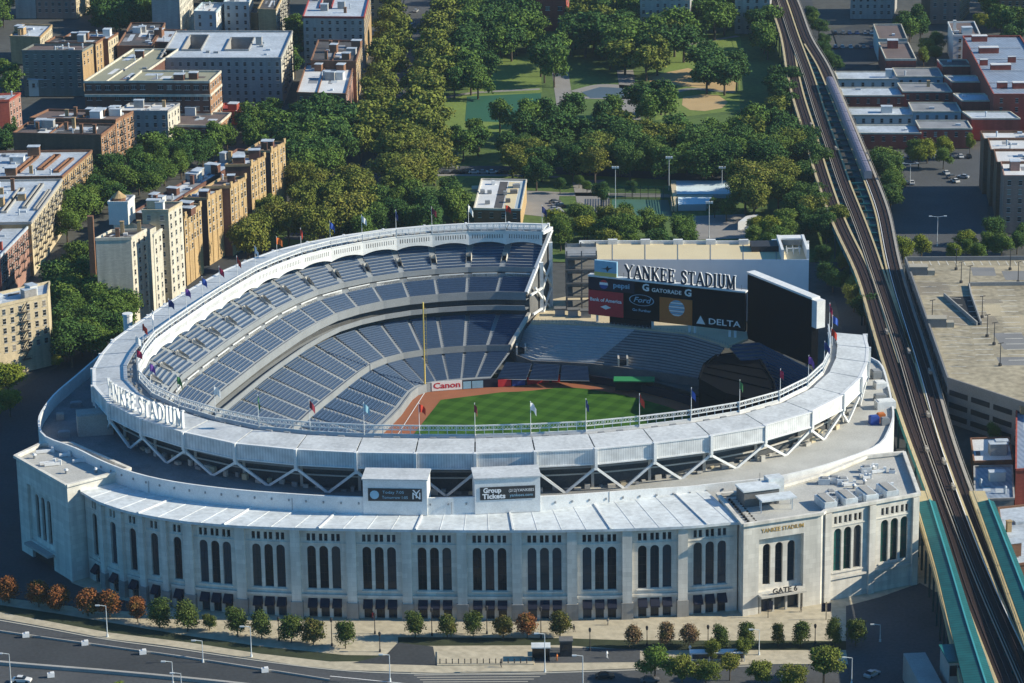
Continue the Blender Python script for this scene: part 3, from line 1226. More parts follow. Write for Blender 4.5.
# ---- corner pavilion on the right
TR = [Vector((53.8, 663.4, 0)), Vector((72.8, 670.3, 0)), Vector((73.6, 671.6, 0)), Vector((97.3, 682.4, 0)), Vector((97.5, 712, 0)), Vector((88, 709.5, 0)), Vector((76, 697, 0)), Vector((61.5, 686.5, 0)), Vector((49.3, 684, 0))]
TRZ = 23.6
pavilion(TR, TRZ, STA, (0, 2))
a, b = TR[0], TR[1]
t = (b - a).normalized()
n_in = Vector((-t.y, t.x, 0))
L_ = (b - a).length
rzR = math.atan2(t.y, t.x)
to3 = lambda u, z: Vector((a.x + t.x * u, a.y + t.y * u, z))
w0, w1 = 4.0, L_ - 4.6
mb = MB()
mb.holes([(0, 0), (L_, 0), (L_, TRZ), (0, TRZ)], [[(w0, .02), (w1, .02), (w1, 4.4), (w0, 4.4)], [(w0, 5.4), (w1, 5.4), (w1, 18.9), (w0, 18.9)]], to3, 1.3, 0, n_in)
mb.poly([to3(w0, 0) + n_in * 1.3, to3(w1, 0) + n_in * 1.3, to3(w1, 4.4) + n_in * 1.3, to3(w0, 4.4) + n_in * 1.3], 1)
mb.build('pavilion_front', [M['lime'], M['glass']], STA)
cxm = (w0 + w1) / 2
mb = MB()
hs = [arch(cxm + 3.2 * k, 2.0, 6.6, 17.0) for k in (-1, 0, 1)]
mb.holes([(w0, 5.4), (w1, 5.4), (w1, 18.9), (w0, 18.9)], hs, lambda u, z: to3(u, z) + n_in * 1.3, .6, 0, n_in)
mb.build('arched_panel', M['lime'], STA)
pm2 = arch_pane(2.0, 6.6, 17.0).mesh('arched_window', [M['glass'], M['frame']])
for k in (-1, 0, 1):
    inst(pm2, 'arched_window', STA, to3(cxm + 3.2 * k, 0) + n_in * 1.9, rzR)
mb = MB()
c = to3(cxm, 4.75)
mb.box(c - n_in * 1.0, (w1 - w0 + .2, 2.0, .45), rzR)
for k in range(4):
    mb.box(to3(w0 + (w1 - w0) * (k + .15) / 3.4, 2.2) + n_in * .3, (.5, .5, 4.5), rzR)
mb.build('entrance_canopy', M['conc_lt'], STA)
put_text('entrance_lettering', text_mesh('entrance_lettering', 'GATE 6', 1.9, .12, M['frame'], width=6.4, bold=.02), STA, to3(cxm + .3, 5.85) - n_in * 1.7, t, -n_in)
put_text('carved_lettering', text_mesh('carved_lettering', 'YANKEE STADIUM', 1.45, .06, M['gold'], width=11.0, bold=.01), STA, to3(L_ / 2, 20.9) - n_in * .03, t, -n_in)
a, b = TR[2], TR[3]
t = (b - a).normalized()
n_in = Vector((-t.y, t.x, 0))
L_ = (b - a).length
for k in range(2):
    p, q = a + t * (L_ * k / 2), a + t * (L_ * (k + 1) / 2)
    facade_bay(p, q, 3, STA, top=TRZ, green=True, awn=False, wx=2.75)
for k in (0, 1, 2):
    p = a + t * (L_ * k / 2) + (t * .8 if k == 0 else (-t * .9 if k == 2 else t * 0))
    mb = MB()
    mb.box((p.x, p.y, 11.4), (1.7, 1.5, 22.6), math.atan2(t.y, t.x))
    mb.build('pilaster', M['lime'], STA)
# ================================================================ the playing field
def turf_mat():
    m, t, b = _new('mown_turf')
    b.inputs["Roughness"].default_value = 0.9
    b.inputs["Specular IOR Level"].default_value = 0.1
    N, L = t.nodes, t.links
    geo = N.new("ShaderNodeNewGeometry")
    outs = []
    for ang in (R_(62), R_(-28)):
        dt = N.new("ShaderNodeVectorMath")
        dt.operation = 'DOT_PRODUCT'
        L.new(geo.outputs["Position"], dt.inputs[0])
        dt.inputs[1].default_value = (math.cos(ang) / 6.4, math.sin(ang) / 6.4, 0)
        fr = N.new("ShaderNodeMath")
        fr.operation = 'FRACT'
        L.new(dt.outputs["Value"], fr.inputs[0])
        mr = N.new("ShaderNodeMapRange")
        mr.inputs[1].default_value = .46
        mr.inputs[2].default_value = .54
        L.new(fr.outputs[0], mr.inputs[0])
        outs.append(mr.outputs[0])
    ad = N.new("ShaderNodeMath")
    ad.operation = 'ADD'
    L.new(outs[0], ad.inputs[0])
    L.new(outs[1], ad.inputs[1])
    ns = N.new("ShaderNodeTexNoise")
    ns.inputs["Scale"].default_value = .5
    L.new(geo.outputs["Position"], ns.inputs["Vector"])
    a2 = N.new("ShaderNodeMath")
    a2.operation = 'MULTIPLY_ADD'
    a2.inputs[1].default_value = .8
    L.new(ns.outputs[0], a2.inputs[0])
    L.new(ad.outputs[0], a2.inputs[2])
    rp = N.new("ShaderNodeMapRange")
    rp.inputs[1].default_value = .2
    rp.inputs[2].default_value = 2.6
    L.new(a2.outputs[0], rp.inputs[0])
    mx = N.new("ShaderNodeMix")
    mx.data_type = 'RGBA'
    mx.inputs[6].default_value = (0.022, 0.070, 0.008, 1)
    mx.inputs[7].default_value = (0.050, 0.125, 0.016, 1)
    L.new(rp.outputs[0], mx.inputs[0])
    L.new(mx.outputs[2], b.inputs["Base Color"])
    return m


M['turf'] = turf_mat()
HOME = Vector((-43.0, 749.4, 0))
lf_dir = (Vector((-25.8, 844.9, 0)) - HOME).normalized()
rf_dir = Vector((lf_dir.y, -lf_dir.x, 0))
LFP = HOME + lf_dir * 97
RFP = HOME + rf_dir * 96
outf = [(LFP.x, LFP.y)] + [tuple(spot(x, y, -3)[:2]) for x, y in ((441, 390.6), (463, 388.4), (490, 386.8), (520, 386.3))] + [(14, 855), (32, 847), (50, 832), (60, 816), (66.5, 792), (64, 762), (56, 738), (RFP.x + 2, RFP.y - 2)]
outf = smooth(resample(outf, 40), 2)
foul = [(RFP.x + 2, RFP.y - 5), (40, 729), (20, 733), (-20, 735), (-46, 731), (-56, 735), (-59, 745), (-54, 759), (-45, 777), (-38.5, 803), (-33, 830)]
border = list(outf) + [Vector((x, y, 0)) for x, y in foul]
cg = sum(border, Vector((0, 0, 0))) / len(border)
fb = MB()
fb.poly([(p.x + (p.x - cg.x) * .12, p.y + (p.y - cg.y) * .12, FIELD_Z - .02) for p in border][::-1])
structure('clay_field', fb, M['dirt'])
gb = MB()
gpoly = [LFP + rf_dir * 6 - lf_dir * 6.5] + [p + (cg - p).normalized() * 6.0 for p in outf[4:-3]] + [RFP + lf_dir * 3 - rf_dir * 7, HOME + rf_dir * 32 + lf_dir * 3, HOME + (rf_dir + lf_dir) * 29, HOME + lf_dir * 32 + rf_dir * 3]
gb.poly([(p.x, p.y, FIELD_Z + .02) for p in gpoly][::-1])
d0 = HOME + (rf_dir + lf_dir) * 3.5
structure('outfield_turf', gb, M['turf'])
gi = MB()
gi.poly([(p.x, p.y, FIELD_Z + .02) for p in (d0, d0 + rf_dir * 22, d0 + (rf_dir + lf_dir) * 22, d0 + lf_dir * 22)][::-1])
structure('infield_turf', gi, M['turf'])
fl = MB()
for dr_, pe in ((lf_dir, LFP), (rf_dir, RFP)):
    s_ = Vector((-dr_.y, dr_.x, 0)) * .10
    a, b = HOME + dr_ * 1.0, pe
    fl.poly([(p.x, p.y, FIELD_Z + .045) for p in (a - s_, b - s_, b + s_, a + s_)])
structure('foul_line', fl, M['wprint'])

# foul pole
fp = thing('foul_pole', 'tall yellow foul pole with a mesh fin at the left field corner of the turf', 'foul pole', (LFP.x, LFP.y, FIELD_Z))
mb = MB()
mb.tube((LFP.x, LFP.y, FIELD_Z), (LFP.x, LFP.y, 24.6), .26, .22, 10)
mb.build('pole', M['yellow'], fp)
mb = MB()
for k in range(15):
    z = 6 + k * 1.2
    mb.bar((LFP.x, LFP.y, z), (LFP.x + rf_dir.x * .8, LFP.y + rf_dir.y * .8, z), .07)
mb.bar((LFP.x + rf_dir.x * .8, LFP.y + rf_dir.y * .8, 6), (LFP.x + rf_dir.x * .8, LFP.y + rf_dir.y * .8, 22.8), .10)
mb.build('mesh_fin', M['yellow'], fp)

# outfield wall with its padding and signs
mb = MB()
ofw = [LFP + Vector((-1.5, .2, 0))] + [p - (p - cg).normalized() * .25 for p in outf[1:]]
mb.strip(at_z(ofw, FIELD_Z), at_z(ofw, -.5))
mb.strip(at_z(ofw, -.5), at_z([p + (p - cg).normalized() * .5 for p in ofw], -.5))
ow_thing = tag(mb.build('outfield_wall', M['navy']), 'low navy padded wall curving round the outfield turf', 'wall')


def wall_sign(px0, px1, m, name='wall_sign', z0=-2.9, z1=-.7, parent=ow_thing):
    a, b = on_curve(px0, 386, ofw), on_curve(px1, 386, ofw)
    t = (b - a).normalized()
    n = Vector((t.y, -t.x, 0))
    mb = MB()
    c = (a + b) / 2 + n * .28
    mb.box((c.x, c.y, (z0 + z1) / 2), ((b - a).length, .12, z1 - z0), math.atan2(t.y, t.x))
    o = mb.build(name, M[m], parent)
    return c + n * .08, t, n, (b - a).length


c, t, n, L_ = wall_sign(431.5, 462, 'wprint', z1=-.1)
put_text('sign_lettering', text_mesh('sign_lettering', 'Canon', 2.5, .03, M['red'], width=L_ * .88, bold=.05), ow_thing, (c.x, c.y, -1.4), t, n)
for a_, b_, m_ in ((463, 471, 'skyprint'), (472, 483, 'skyprint'), (498, 511, 'red'), (512, 525, 'blue'), (527, 549, 'red'), (552, 560, 'red')):
    wall_sign(a_, b_, m_)

# ================================================================ outfield stands and scoreboard
def stand(name, front, back, zf, zb, rows, mats, parent=STA, gaps=()):
    """tiered benches between two plan lines"""
    n = len(front)
    mb = MB()
    for r in range(rows):
        za, zb_ = zf + (zb - zf) * r / rows, zf + (zb - zf) * (r + 1) / rows
        for k in range(n - 1):
            def P(kk, w, z):
                q = front[kk].lerp(back[kk], w)
                return Vector((q.x, q.y, z))
            w0, w1 = r / rows, (r + 1) / rows
            mb.poly([P(k, w0, za), P(k + 1, w0, za), P(k + 1, w1, za), P(k, w1, za)], 1)
            mb.poly([P(k, w1, za), P(k + 1, w1, za), P(k + 1, w1, zb_), P(k, w1, zb_)], 1)
            wa, wb = w0 + .45 * (w1 - w0), w0 + .75 * (w1 - w0)
            mb.poly([P(k, wa, za + .45), P(k + 1, wa, za + .45), P(k + 1, wb, za + .45), P(k, wb, za + .45)], 0)
            mb.poly([P(k, wa, za), P(k + 1, wa, za), P(k + 1, wa, za + .45), P(k, wa, za + .45)], 0)
    return mb.build(name, mats, parent)


def px_line(pts, z, n):
    return resample([(lambda p: (p.x, p.y))(spot(x, y, z)) for x, y in pts], n)


bf = px_line([(509, 349), (521, 363), (585, 365.5), (656, 374), (700, 381)], 1.6, 9)
bb = px_line([(531, 322), (545, 323), (612, 326), (685, 333), (726, 345)], 9.6, 9)
for k in range(0, 8, 2):
    stand('bleacher_section', [bf[k], bf[k + 1], bf[k + 2]], [bb[k], bb[k + 1], bb[k + 2]], 1.6, 9.4, 15, [M['bench'], M['tread']] if k < 4 else [M['steel'], M['conc_dk']])  # right half in darker materials, the shadow there painted into the colour
mb = MB()
mb.strip(at_z(bf, FIELD_Z), at_z(bf, 2.4))
mb.strip(at_z(bf, 2.4), at_z([p + Vector((0, .6, 0)) for p in bf], 2.4))
mb.build('bleacher_front_wall', M['conc_dk'], STA)
for k in (1, 3):       # entrances in the bleachers
    p = bf[k * 2 - 1].lerp(bb[k * 2 - 1], .12)
    mb = MB()
    for s in (-1, 1):
        mb.box((p.x + s * 1.3, p.y + 1.5, 3.4), (.5, 4.5, 2.6))
    mb.box((p.x, p.y + 1.5, 3.0), (2.0, 4.2, 1.0), 0, 1)
    mb.build('bleacher_entrance', [M['conc_lt'], M['dark']], STA)
lf_ = px_line([(497, 378.5), (592, 380.5)], -.5, 4)
lb_ = px_line([(506, 362), (590, 366.5)], 2.0, 4)
for k in range(3):
    stand('field_level_section', [lf_[k], lf_[k].lerp(lf_[k + 1], .92)], [lb_[k], lb_[k].lerp(lb_[k + 1], .92)], -.7, 1.8, 11, [M['seat'], M['tread']])
rf_ = px_line([(775, 400), (806, 408)], 1.6, 4)
rb_ = px_line([(727, 344), (750, 337), (812, 369)], 9.6, 4)
stand('bleacher_section', rf_, rb_, 1.6, 9.4, 16, [M['seat'], M['conc_dk']])  # dark benches and treads hold the shadow over this stand in their colour
# bullpen floor
mb = MB()
pts = [spot(592, 382, -2.9), spot(640, 388, -2.9), spot(704, 398, -2.9), spot(704, 384, -2.9), spot(656, 377, -2.9), spot(588, 369, -2.9)]
mb.poly(pts)
mb.build('bullpen_floor', M['conc_dk'], STA)
# green bullpen shelter, dark centre field block with curved glass front
mb = MB()
c = spot(634, 381, 0)
mb.box((c.x, c.y, -.8), (11, 3, 3.4), -.06, 0)
mb.box((c.x, c.y - 1.2, .9), (12, 4.4, .35), -.06, 1)
mb.build('bullpen_shelter', [M['dark'], M['greenprint']], STA)
be = [spot(x, y, 7.0) for x, y in ((699, 379), (704, 365), (716, 356), (738, 353), (760, 360), (774, 382), (776, 400), (752, 400), (726, 394))]
mb = MB()
mb.prism([(p.x, p.y) for p in be], FIELD_Z, 7.0, 0, 1)
bc = sum(be, Vector((0, 0, 0))) / len(be)
for k in range(len(be)):
    a, b = be[k], be[(k + 1) % len(be)]
    mb.bar((a.x, a.y, 7.15), (b.x, b.y, 7.15), .5, .5, 1)
    mb.bar((a.x, a.y, 3.6), (b.x, b.y, 3.6), .3, .25, 1)
for w in (.25, .5, .75):
    p, q = be[0].lerp(be[2], w), be[6].lerp(be[4], w)
    mb.bar((p.x, p.y, 7.2), (q.x, q.y, 7.2), .6, .4, 1)
mb.build('batters_eye', [M['black'], M['black']], STA)
# open concourse behind the bleachers
conc_z = 9.7
cc = [spot(x, y, conc_z) for x, y in ((531, 322), (612, 326), (685, 333), (728, 346), (748, 338), (744, 318), (735, 300), (600, 290), (548, 300))]
mb = MB()
mb.poly(cc[::-1] if False else cc)
for k in range(len(cc)):
    a, b = cc[k], cc[(k + 1) % len(cc)]
    mb.poly([a, b, Vector((b.x, b.y, 8.9)), Vector((a.x, a.y, 8.9))])
mb.build('outfield_concourse', M['beige'], STA)
mb = MB()
ra = px_line([(531, 322), (612, 326), (685, 333), (728, 346)], conc_z, 60)
for k in range(60):
    mb.box((ra[k].x, ra[k].y, conc_z + .55), (.08, .08, 1.1))
mb.strip(at_z(ra, conc_z + 1.1), at_z([p + Vector((0, .12, 0)) for p in ra], conc_z + 1.1))
mb.strip(at_z(ra, conc_z + .6), at_z(ra, conc_z + .7))
mb.build('concourse_railing', M['steel'], STA)
for px_, py_ in ((573, 316), (586, 317), (560, 315)):
    p = spot(px_, py_, conc_z)
    mb = MB()
    mb.box((p.x, p.y, conc_z + 1.0), (3.0, 2.0, 2.0))
    mb.box((p.x, p.y, conc_z + 2.2), (3.6, 2.6, .35), 0, 1)
    mb.build('concession_stall', [M['steel'], M['conc_dk']], STA)

# ---- scoreboard
SA, SB = spot(589, 314, 12.0), spot(745, 331.5, 12.0)
sz_top = height_at(589, 275.5, SA.y)
sz_topB = height_at(745, 294, SB.y)
SB_T = (SB - SA)
SB_T.z = 0
SB_L = SB_T.length
SB_T.normalize()
SB_N = Vector((SB_T.y, -SB_T.x, 0))
SB_RZ = math.atan2(SB_T.y, SB_T.x)
SZ0, SZ1 = 12.0, (sz_top + sz_topB) / 2
SB_H = SZ1 - SZ0
score = thing('scoreboard', 'long dark scoreboard of bright advertising panels facing the turf, pale letters along its top', 'scoreboard', (SA.x, SA.y, conc_z))


def sb(u, v, out=0.0):
    """u along the board from its left end, v from the top, both 0..1"""
    p = SA + SB_T * (u * SB_L) + SB_N * out
    return Vector((p.x, p.y, SZ1 - v * SB_H))


def sb_panel(name, u0, u1, v0, v1, m, out=.3, th=.2):
    mb = MB()
    a, b = sb((u0 + u1) / 2, (v0 + v1) / 2, out), None
    mb.box(a, ((u1 - u0) * SB_L, th, (v1 - v0) * SB_H), SB_RZ)
    return mb.build(name, M[m], score)


mb = MB()
mb.box(sb(.5, .5, -.6), (SB_L, 1.6, SB_H), SB_RZ)
mb.build('board_body', M['black'], score)
mb = MB()
mb.box(sb(.5, 0, -.6) + Vector((0, 0, .35)), (SB_L + .4, 2.0, .5), SB_RZ)
mb.build('board_cap', M['white'], score)
mb = MB()
for k in range(16):
    u = (k + .5) / 16
    a = sb(u, 0, -1.0)
    mb.bar((a.x, a.y, SZ1 + .4), (a.x, a.y, SZ1 + 2.0), .12)
mb.bar(sb(0, 0, -1.0) + Vector((0, 0, 1.0)), sb(1, 0, -1.0) + Vector((0, 0, 1.0)), .15)
mb.build('letter_frame', M['steel'], score)
for u in (.40, .41, .645, .68, .90, .935, .05):
    mb = MB()
    a = sb(u, 1, -.5)
    mb.bar((a.x, a.y, conc_z), (a.x, a.y, SZ0), .7, .7)
    mb.build('leg', M['white'], score)


def sb_text(body, u, v, w, size, m, bold=.02, shear=0, out=.45):
    put_text('panel_lettering', text_mesh('panel_lettering', body, size, .03, M[m], shear, w * SB_L, bold), score, sb(u, v, out), SB_T, SB_N)


sb_panel('advertising_panel', 0.0, .226, .34, .99, 'red')
sb_text('Bank of America', .113, .58, .205, 1.5, 'wprint', .04)
mb = MB()
for k, (du, dv) in enumerate(((-.035, .0), (0, -.05), (.035, 0), (0, .05))):
    pass
mb.poly([sb(.078, .76, .45), sb(.113, .82, .45), sb(.148, .76, .45), sb(.113, .70, .45)])
mb.build('diamond_emblem', M['wprint'], score)
sb_panel('advertising_panel', 0.0, .30, .02, .32, 'navy')
mb = MB()
c = sb(.10, .16, .42)
for part_, m_ in (((.45, 1.0), 0), ((-.12, .45), 1), ((-1.0, -.12), 2)):
    lo, hi = part_
    pts = []
    for k in range(9):
        s = lo + (hi - lo) * k / 8
        pts.append((math.sqrt(max(0, 1 - s * s)), s))
    ring_ = pts + [(-x, y) for x, y in pts[::-1]]
    mb.poly([c + SB_T * (x * 1.4) + Vector((0, 0, y * 1.4)) for x, y in ring_], m_)
mb.build('round_emblem', [M['red'], M['wprint'], M['blue']], score)
sb_text('pepsi', .215, .15, .105, 2.2, 'skyprint', .05)
sb_text('G', .372, .13, .045, 3.0, 'wprint', .10)
sb_text('GATORADE', .505, .17, .19, 1.7, 'wprint', .03)
sb_text('G', .642, .15, .045, 3.0, 'wprint', .10)
mb = MB()
c = sb(.345, .47, .44)
for k in range(28):
    t0, t1 = 2 * math.pi * k / 28, 2 * math.pi * (k + 1) / 28
    for r0, r1 in ((.92, 1.0),):
        mb.poly([c + SB_T * (4.0 * r0 * math.cos(t0)) + Vector((0, 0, 1.75 * r0 * math.sin(t0))), c + SB_T * (4.0 * r1 * math.cos(t0)) + Vector((0, 0, 1.75 * r1 * math.sin(t0))),
                 c + SB_T * (4.0 * r1 * math.cos(t1)) + Vector((0, 0, 1.75 * r1 * math.sin(t1))), c + SB_T * (4.0 * r0 * math.cos(t1)) + Vector((0, 0, 1.75 * r0 * math.sin(t1)))])
mb.build('oval_emblem', M['skyprint'], score)
sb_text('Ford', .345, .47, .115, 2.3, 'skyprint', .03, .3)
sb_text('Go Further', .345, .74, .12, 1.1, 'skyprint', .02)
sb_panel('advertising_panel', .46, .668, .33, .99, 'orange')
mb = MB()
c = sb(.570, .58, .44)
R0 = 2.5
rows_ = 8
for k in range(rows_):
    y0 = -1 + 2 * (k + .12) / rows_
    y1 = -1 + 2 * (k + .95) / rows_
    pts = [(math.sqrt(max(0, 1 - y * y)), y) for y in (y0, (y0 + y1) / 2, y1)]
    ring_ = pts + [(-x, y) for x, y in pts[::-1]]
    mb.poly([c + SB_T * (x * R0) + Vector((0, 0, y * R0)) for x, y in ring_], k % 2)
mb.build('striped_globe', [M['wprint'], M['skyprint']], score)
mb = MB()
pts = [sb(.695, .92, .45), sb(.725, .92, .45), sb(.752, .92, .45), sb(.722, .70, .45)]
mb.poly(pts)
mb.build('triangle_emblem', M['wprint'], score)
sb_text('DELTA', .872, .83, .20, 2.6, 'wprint', .03)
# line score box under the left half
mb = MB()
mb.box(sb(.27, 1.17, -.2), (.265 * SB_L, 1.2, .34 * SB_H), SB_RZ)
mb.build('line_score_box', M['black'], score)
sb_text('1  2  3  4  5  6  7  8  9', .275, 1.2, .22, .9, 'bench', .0)
# small picture screen on top of the left end
mb = MB()
c = sb(.11, -.24, -.3)
mb.box(c, (.145 * SB_L, .8, .42 * SB_H), SB_RZ)
mb.build('small_screen', M['skyprint'], score)
mb = MB()
mb.box(sb(.11, -.09, .15), (.145 * SB_L, .12, .12 * SB_H), SB_RZ)
mb.build('screen_band', M['yellow'], score)
mb = MB()
c = sb(.12, -.26, .15)
mb.poly([c + SB_T * x + Vector((0, 0, z)) for x, z in ((-2, -.2), (-.4, .1), (.2, .9), (.5, .2), (1.9, .5), (.6, -.3), (.1, -1.1), (-.3, -.3))])
mb.build('screen_figure', M['frame'], score)

# letters over the scoreboard, one thing with a part per letter
def letter_row(name, label, words, path, h, z, matl, depth=.45, gap=.16, back=None):
    o = thing(name, label, 'sign', (path[0].x, path[0].y, z))
    tot = 0
    for ch in words:
        tot += (.55 if ch == ' ' else _serw[ch] + gap)
    d = [0.0]
    for a, b in zip(path, path[1:]):
        d.append(d[-1] + (b - a).length)
    k = d[-1] / tot
    s = 0
    for ch in words:
        w = .55 if ch == ' ' else _serw[ch] + gap
        if ch != ' ':
            t0 = s * k
            j = max(0, min(len(path) - 2, sum(1 for x in d if x <= t0) - 1))
            p = path[j].lerp(path[j + 1], (t0 - d[j]) / (d[j + 1] - d[j]))
            tt = (path[j + 1] - path[j]).normalized()
            mb = serif_letter(ch, 1.0, depth)
            for v in mb.v:
                v.x *= k
                v.z *= h
            if back:
                mb2 = serif_letter(ch, 1.0, depth)  # offset white copy stands in for the sunlit letter edges
                n0 = len(mb.v)
                for v in mb2.v:
                    v.x = v.x * k + .14
                    v.z = v.z * h + .06
                    v.y += .28
                mb.v += mb2.v
                mb.f += [tuple(q + n0 for q in f) for f in mb2.f]
                mb.m += [1] * len(mb2.f)
            mats = [matl, back] if back else matl
            ob = mb.build('letter', mats, o, loc=(p.x, p.y, z))
            ob.rotation_euler = (0, 0, math.atan2(tt.y, tt.x))
        s += w
    return o


M['lettershade'] = mat('shaded_letter_face', (0.03, 0.035, 0.06), 0.4, 0.1, 1)  # white letters whose shaded fronts are painted dark
pa = [sb(.235, 0, -.2), sb(.945, 0, -.2)]
letter_row('rooftop_lettering', 'white roman letters, fronts coloured dark as in shade, standing along the top of the scoreboard', 'YANKEE STADIUM', [Vector((p.x, p.y, 0)) for p in pa], 4.0, SZ1 + .7, M['lettershade'], back=M['white'])
# rooftop letters on the left front of the roof ring
oc = smooth(resample([(p.x, p.y) for p in O_], 400), 3)
oc = [p for p in oc]
i0 = min(range(len(oc)), key=lambda k: (oc[k] - spot(104, 397, 33.5).xy.to_3d()).length)
i1_ = min(range(len(oc)), key=lambda k: (oc[k] - spot(174, 434, 33.5).xy.to_3d()).length)
pth = oc[i0:i1_ + 1]
pth = [p + Vector((.9, .9, 0)) for p in pth]
letter_row('rooftop_lettering', 'tall white roman letters standing along the left front edge of the stadium roof', 'YANKEE STADIUM', pth, 4.3, 34.0, M['white'], depth=.7)

# ---- second, taller black board at the right
BA, BB = spot(747, 332, 8.0), spot(811, 366, 6.0)
zt = height_at(747, 277, BA.y)
ztb = height_at(811.5, 296, BB.y)
big = thing('rear_scoreboard', 'tall blank black board standing edge on to the right of the bright advertising panels', 'scoreboard', (BA.x, BA.y, 6))
t = Vector((BB.x - BA.x, BB.y - BA.y, 0))
L_ = t.length
t.normalize()
n = Vector((t.y, -t.x, 0))
zz = (zt + ztb) / 2
mb = MB()
c = Vector(((BA.x + BB.x) / 2, (BA.y + BB.y) / 2, 0)) - n * 1.2
mb.box((c.x, c.y, (zz + 6) / 2), (L_, 2.4, zz - 6), math.atan2(t.y, t.x))
mb.build('board_body', M['black'], big)
mb = MB()
mb.box((c.x, c.y, zz + .3), (L_ + .5, 3.0, .6), math.atan2(t.y, t.x))
e = Vector((BB.x, BB.y, 0)) + t * 1.3 - n * 1.4
mb.box((e.x, e.y, (zz + 18) / 2), (2.4, 3.0, zz - 18), math.atan2(t.y, t.x))
mb.build('board_cap', M['white'], big)
for w in (.1, .5, .9):
    p = Vector((BA.x, BA.y, 0)) + t * (L_ * w) - n * 1.2
    mb = MB()
    mb.bar((p.x, p.y, -1), (p.x, p.y, 6), .9, .9)
    mb.build('leg', M['steel'], big)

# ---- long flat hall behind the scoreboard
hz = 20.0
hall = thing('rear_hall', 'long flat-roofed white building with tan roof behind the scoreboard', 'building', (spot(690, 250, hz).x, spot(690, 250, hz).y, 0))
h0, h1 = spot(580, 259.5, hz), spot(809, 259.5, hz)
h2, h3 = spot(809, 244, hz), spot(580, 243.5, hz)
mb = MB()
mb.prism([(p.x, p.y) for p in (h0, h1, h2, h3)], 0, hz)
M['lavwall'] = mat('smooth_white_render', (0.74, 0.75, 0.80), 0.6, 0.04, 0.05, fine=.4)
mb.build('wall', M['lavwall'], hall)
mb = MB()
q = [h0.lerp(h2, .012), h1.lerp(h3, .012), h2.lerp(h0, .012), h3.lerp(h1, .012)]
mb.poly([(p.x, p.y, hz + .02) for p in q])
M['tanroof'] = mat('tan_roof_sheet', (0.60, 0.51, 0.33), 0.85, 0.12, 0.08)
mb.build('roof', M['tanroof'], hall)
mb = MB()
for a, b in ((h3, h2), (h0, h3)):
    mb.bar((a.x, a.y, hz + .5), (b.x, b.y, hz + .5), .5, 1.0)
for k in range(1, 7):
    p, q_ = h3.lerp(h2, k / 7), h0.lerp(h1, k / 7)
    mb.box((p.x, p.y - .6, hz + .8), (3.0, 1.2, 1.6))
mb.build('roof_parapet', M['white'], hall)
for k in range(1, 7):
    p, q_ = h3.lerp(h2, k / 7), h0.lerp(h1, k / 7)
    mb = MB()
    mb.bar((p.x, p.y, hz + .06), (q_.x, q_.y, hz + .06), .25, .12)
    mb.build('roof_joint', M['steel'], hall)
b0 = h1.lerp(h0, .06)
mb = MB()
w = (h1 - h0).length * .055
for s in (-1, 1):
    mb.box((b0.x + s * w, (h1.y + h2.y) / 2, hz + 1.6), (.8, abs(h2.y - h1.y) * .98, 3.2))
mb.box((b0.x, h2.y - 2, hz + 2.8), (w * 2, 4, .5))
mb.box((b0.x, h2.y - .6, hz + 1.4), (w * 2 - .9, .5, 2.8))
for s in (-.5, 0, .5):
    mb.box((b0.x + s * w, h1.y + 6, hz + 1.0), (.25, .25, 2.0))
    mb.box((b0.x + s * w, h1.y + 9, hz + 1.0), (.25, .25, 2.0))
mb.bar((b0.x - w * .6, h1.y + 6, hz + 2), (b0.x + w * .6, h1.y + 6, hz + 2), .25)
mb.build('roof_enclosure', M['white'], hall)
mb = MB()
p = h1.lerp(h0, .17)
mb.box((p.x, h2.y - 5, hz + .9), (10, 7, 1.8))
mb.build('roof_unit', M['frame'], hall)

# ---- end of the left field decks: raking end walls, columns, bracing and a stair tower
def endbar(u0, z0, u1, z1, w=.9, m='white', i=0, name='end_truss'):
    mb = MB()
    mb.bar(U(i, u0, z0), U(i, u1, z1), w, w)
    return mb.build(name, M[m], STA)


endbar(1.18, 33.2, .69, 18.3, 1.0)
endbar(.74, 11.2, .372, 5.2, 1.0, 'conc_lt')
endbar(1.18, 33.6, 1.0, 33.9, 1.0)
tdir = (J[0] - J[1]).normalized()
for u, z0, z1 in ((.92, 3, 25.5), (1.10, 3, 30)):
    a = U(0, u, 0) + tdir * 1.0
    mb = MB()
    mb.bar((a.x, a.y, z0), (a.x, a.y, z1), 1.1, 1.1)
    mb.build('end_column', M['white'], STA)
for (u0, z0), (u1, z1) in (((.92, 24), (1.10, 16)), ((.92, 15), (1.10, 8)), ((.92, 9), (1.10, 16)), ((.78, 19), (.92, 14)), ((.92, 17), (1.10, 24)), ((.70, 17.5), (.92, 17.5)), ((.74, 11), (.92, 11))):
    a, b = U(0, u0, z0) + tdir * 1.2, U(0, u1, z1) + tdir * 1.2
    mb = MB()
    mb.bar(a, b, .6, .6)
    mb.build('end_truss', M['white'], STA)
mb = MB()
mb.poly([U(0, u, z) + tdir * .15 for u, z in ((.37, 3.4), (.37, 5.4), (.74, 11), (.745, 17), (.69, 17), (.69, 18.3), (.9, 22.5), (.86, 22.8), (.86, 24), (1.17, 33), (1.17, 3.4))])
mb.build('deck_end_wall', M['conc_dk'], STA)
st0 = Vector((17, 890, 0))
mb = MB()
for dx in (0, 4.5, 9):
    for dy in (-6, 4):
        mb.bar((st0.x + dx, st0.y + dy, 0), (st0.x + dx, st0.y + dy, 28.5), .4, .4)
for z in (9.7, 14, 18.3, 22.6, 26.5):
    mb.box((st0.x + 4.5, st0.y - 1, z), (9.6, 11, .35))
    mb.bar((st0.x, st0.y - 6, z + 1.1), (st0.x + 9, st0.y - 6, z + 1.1), .12)
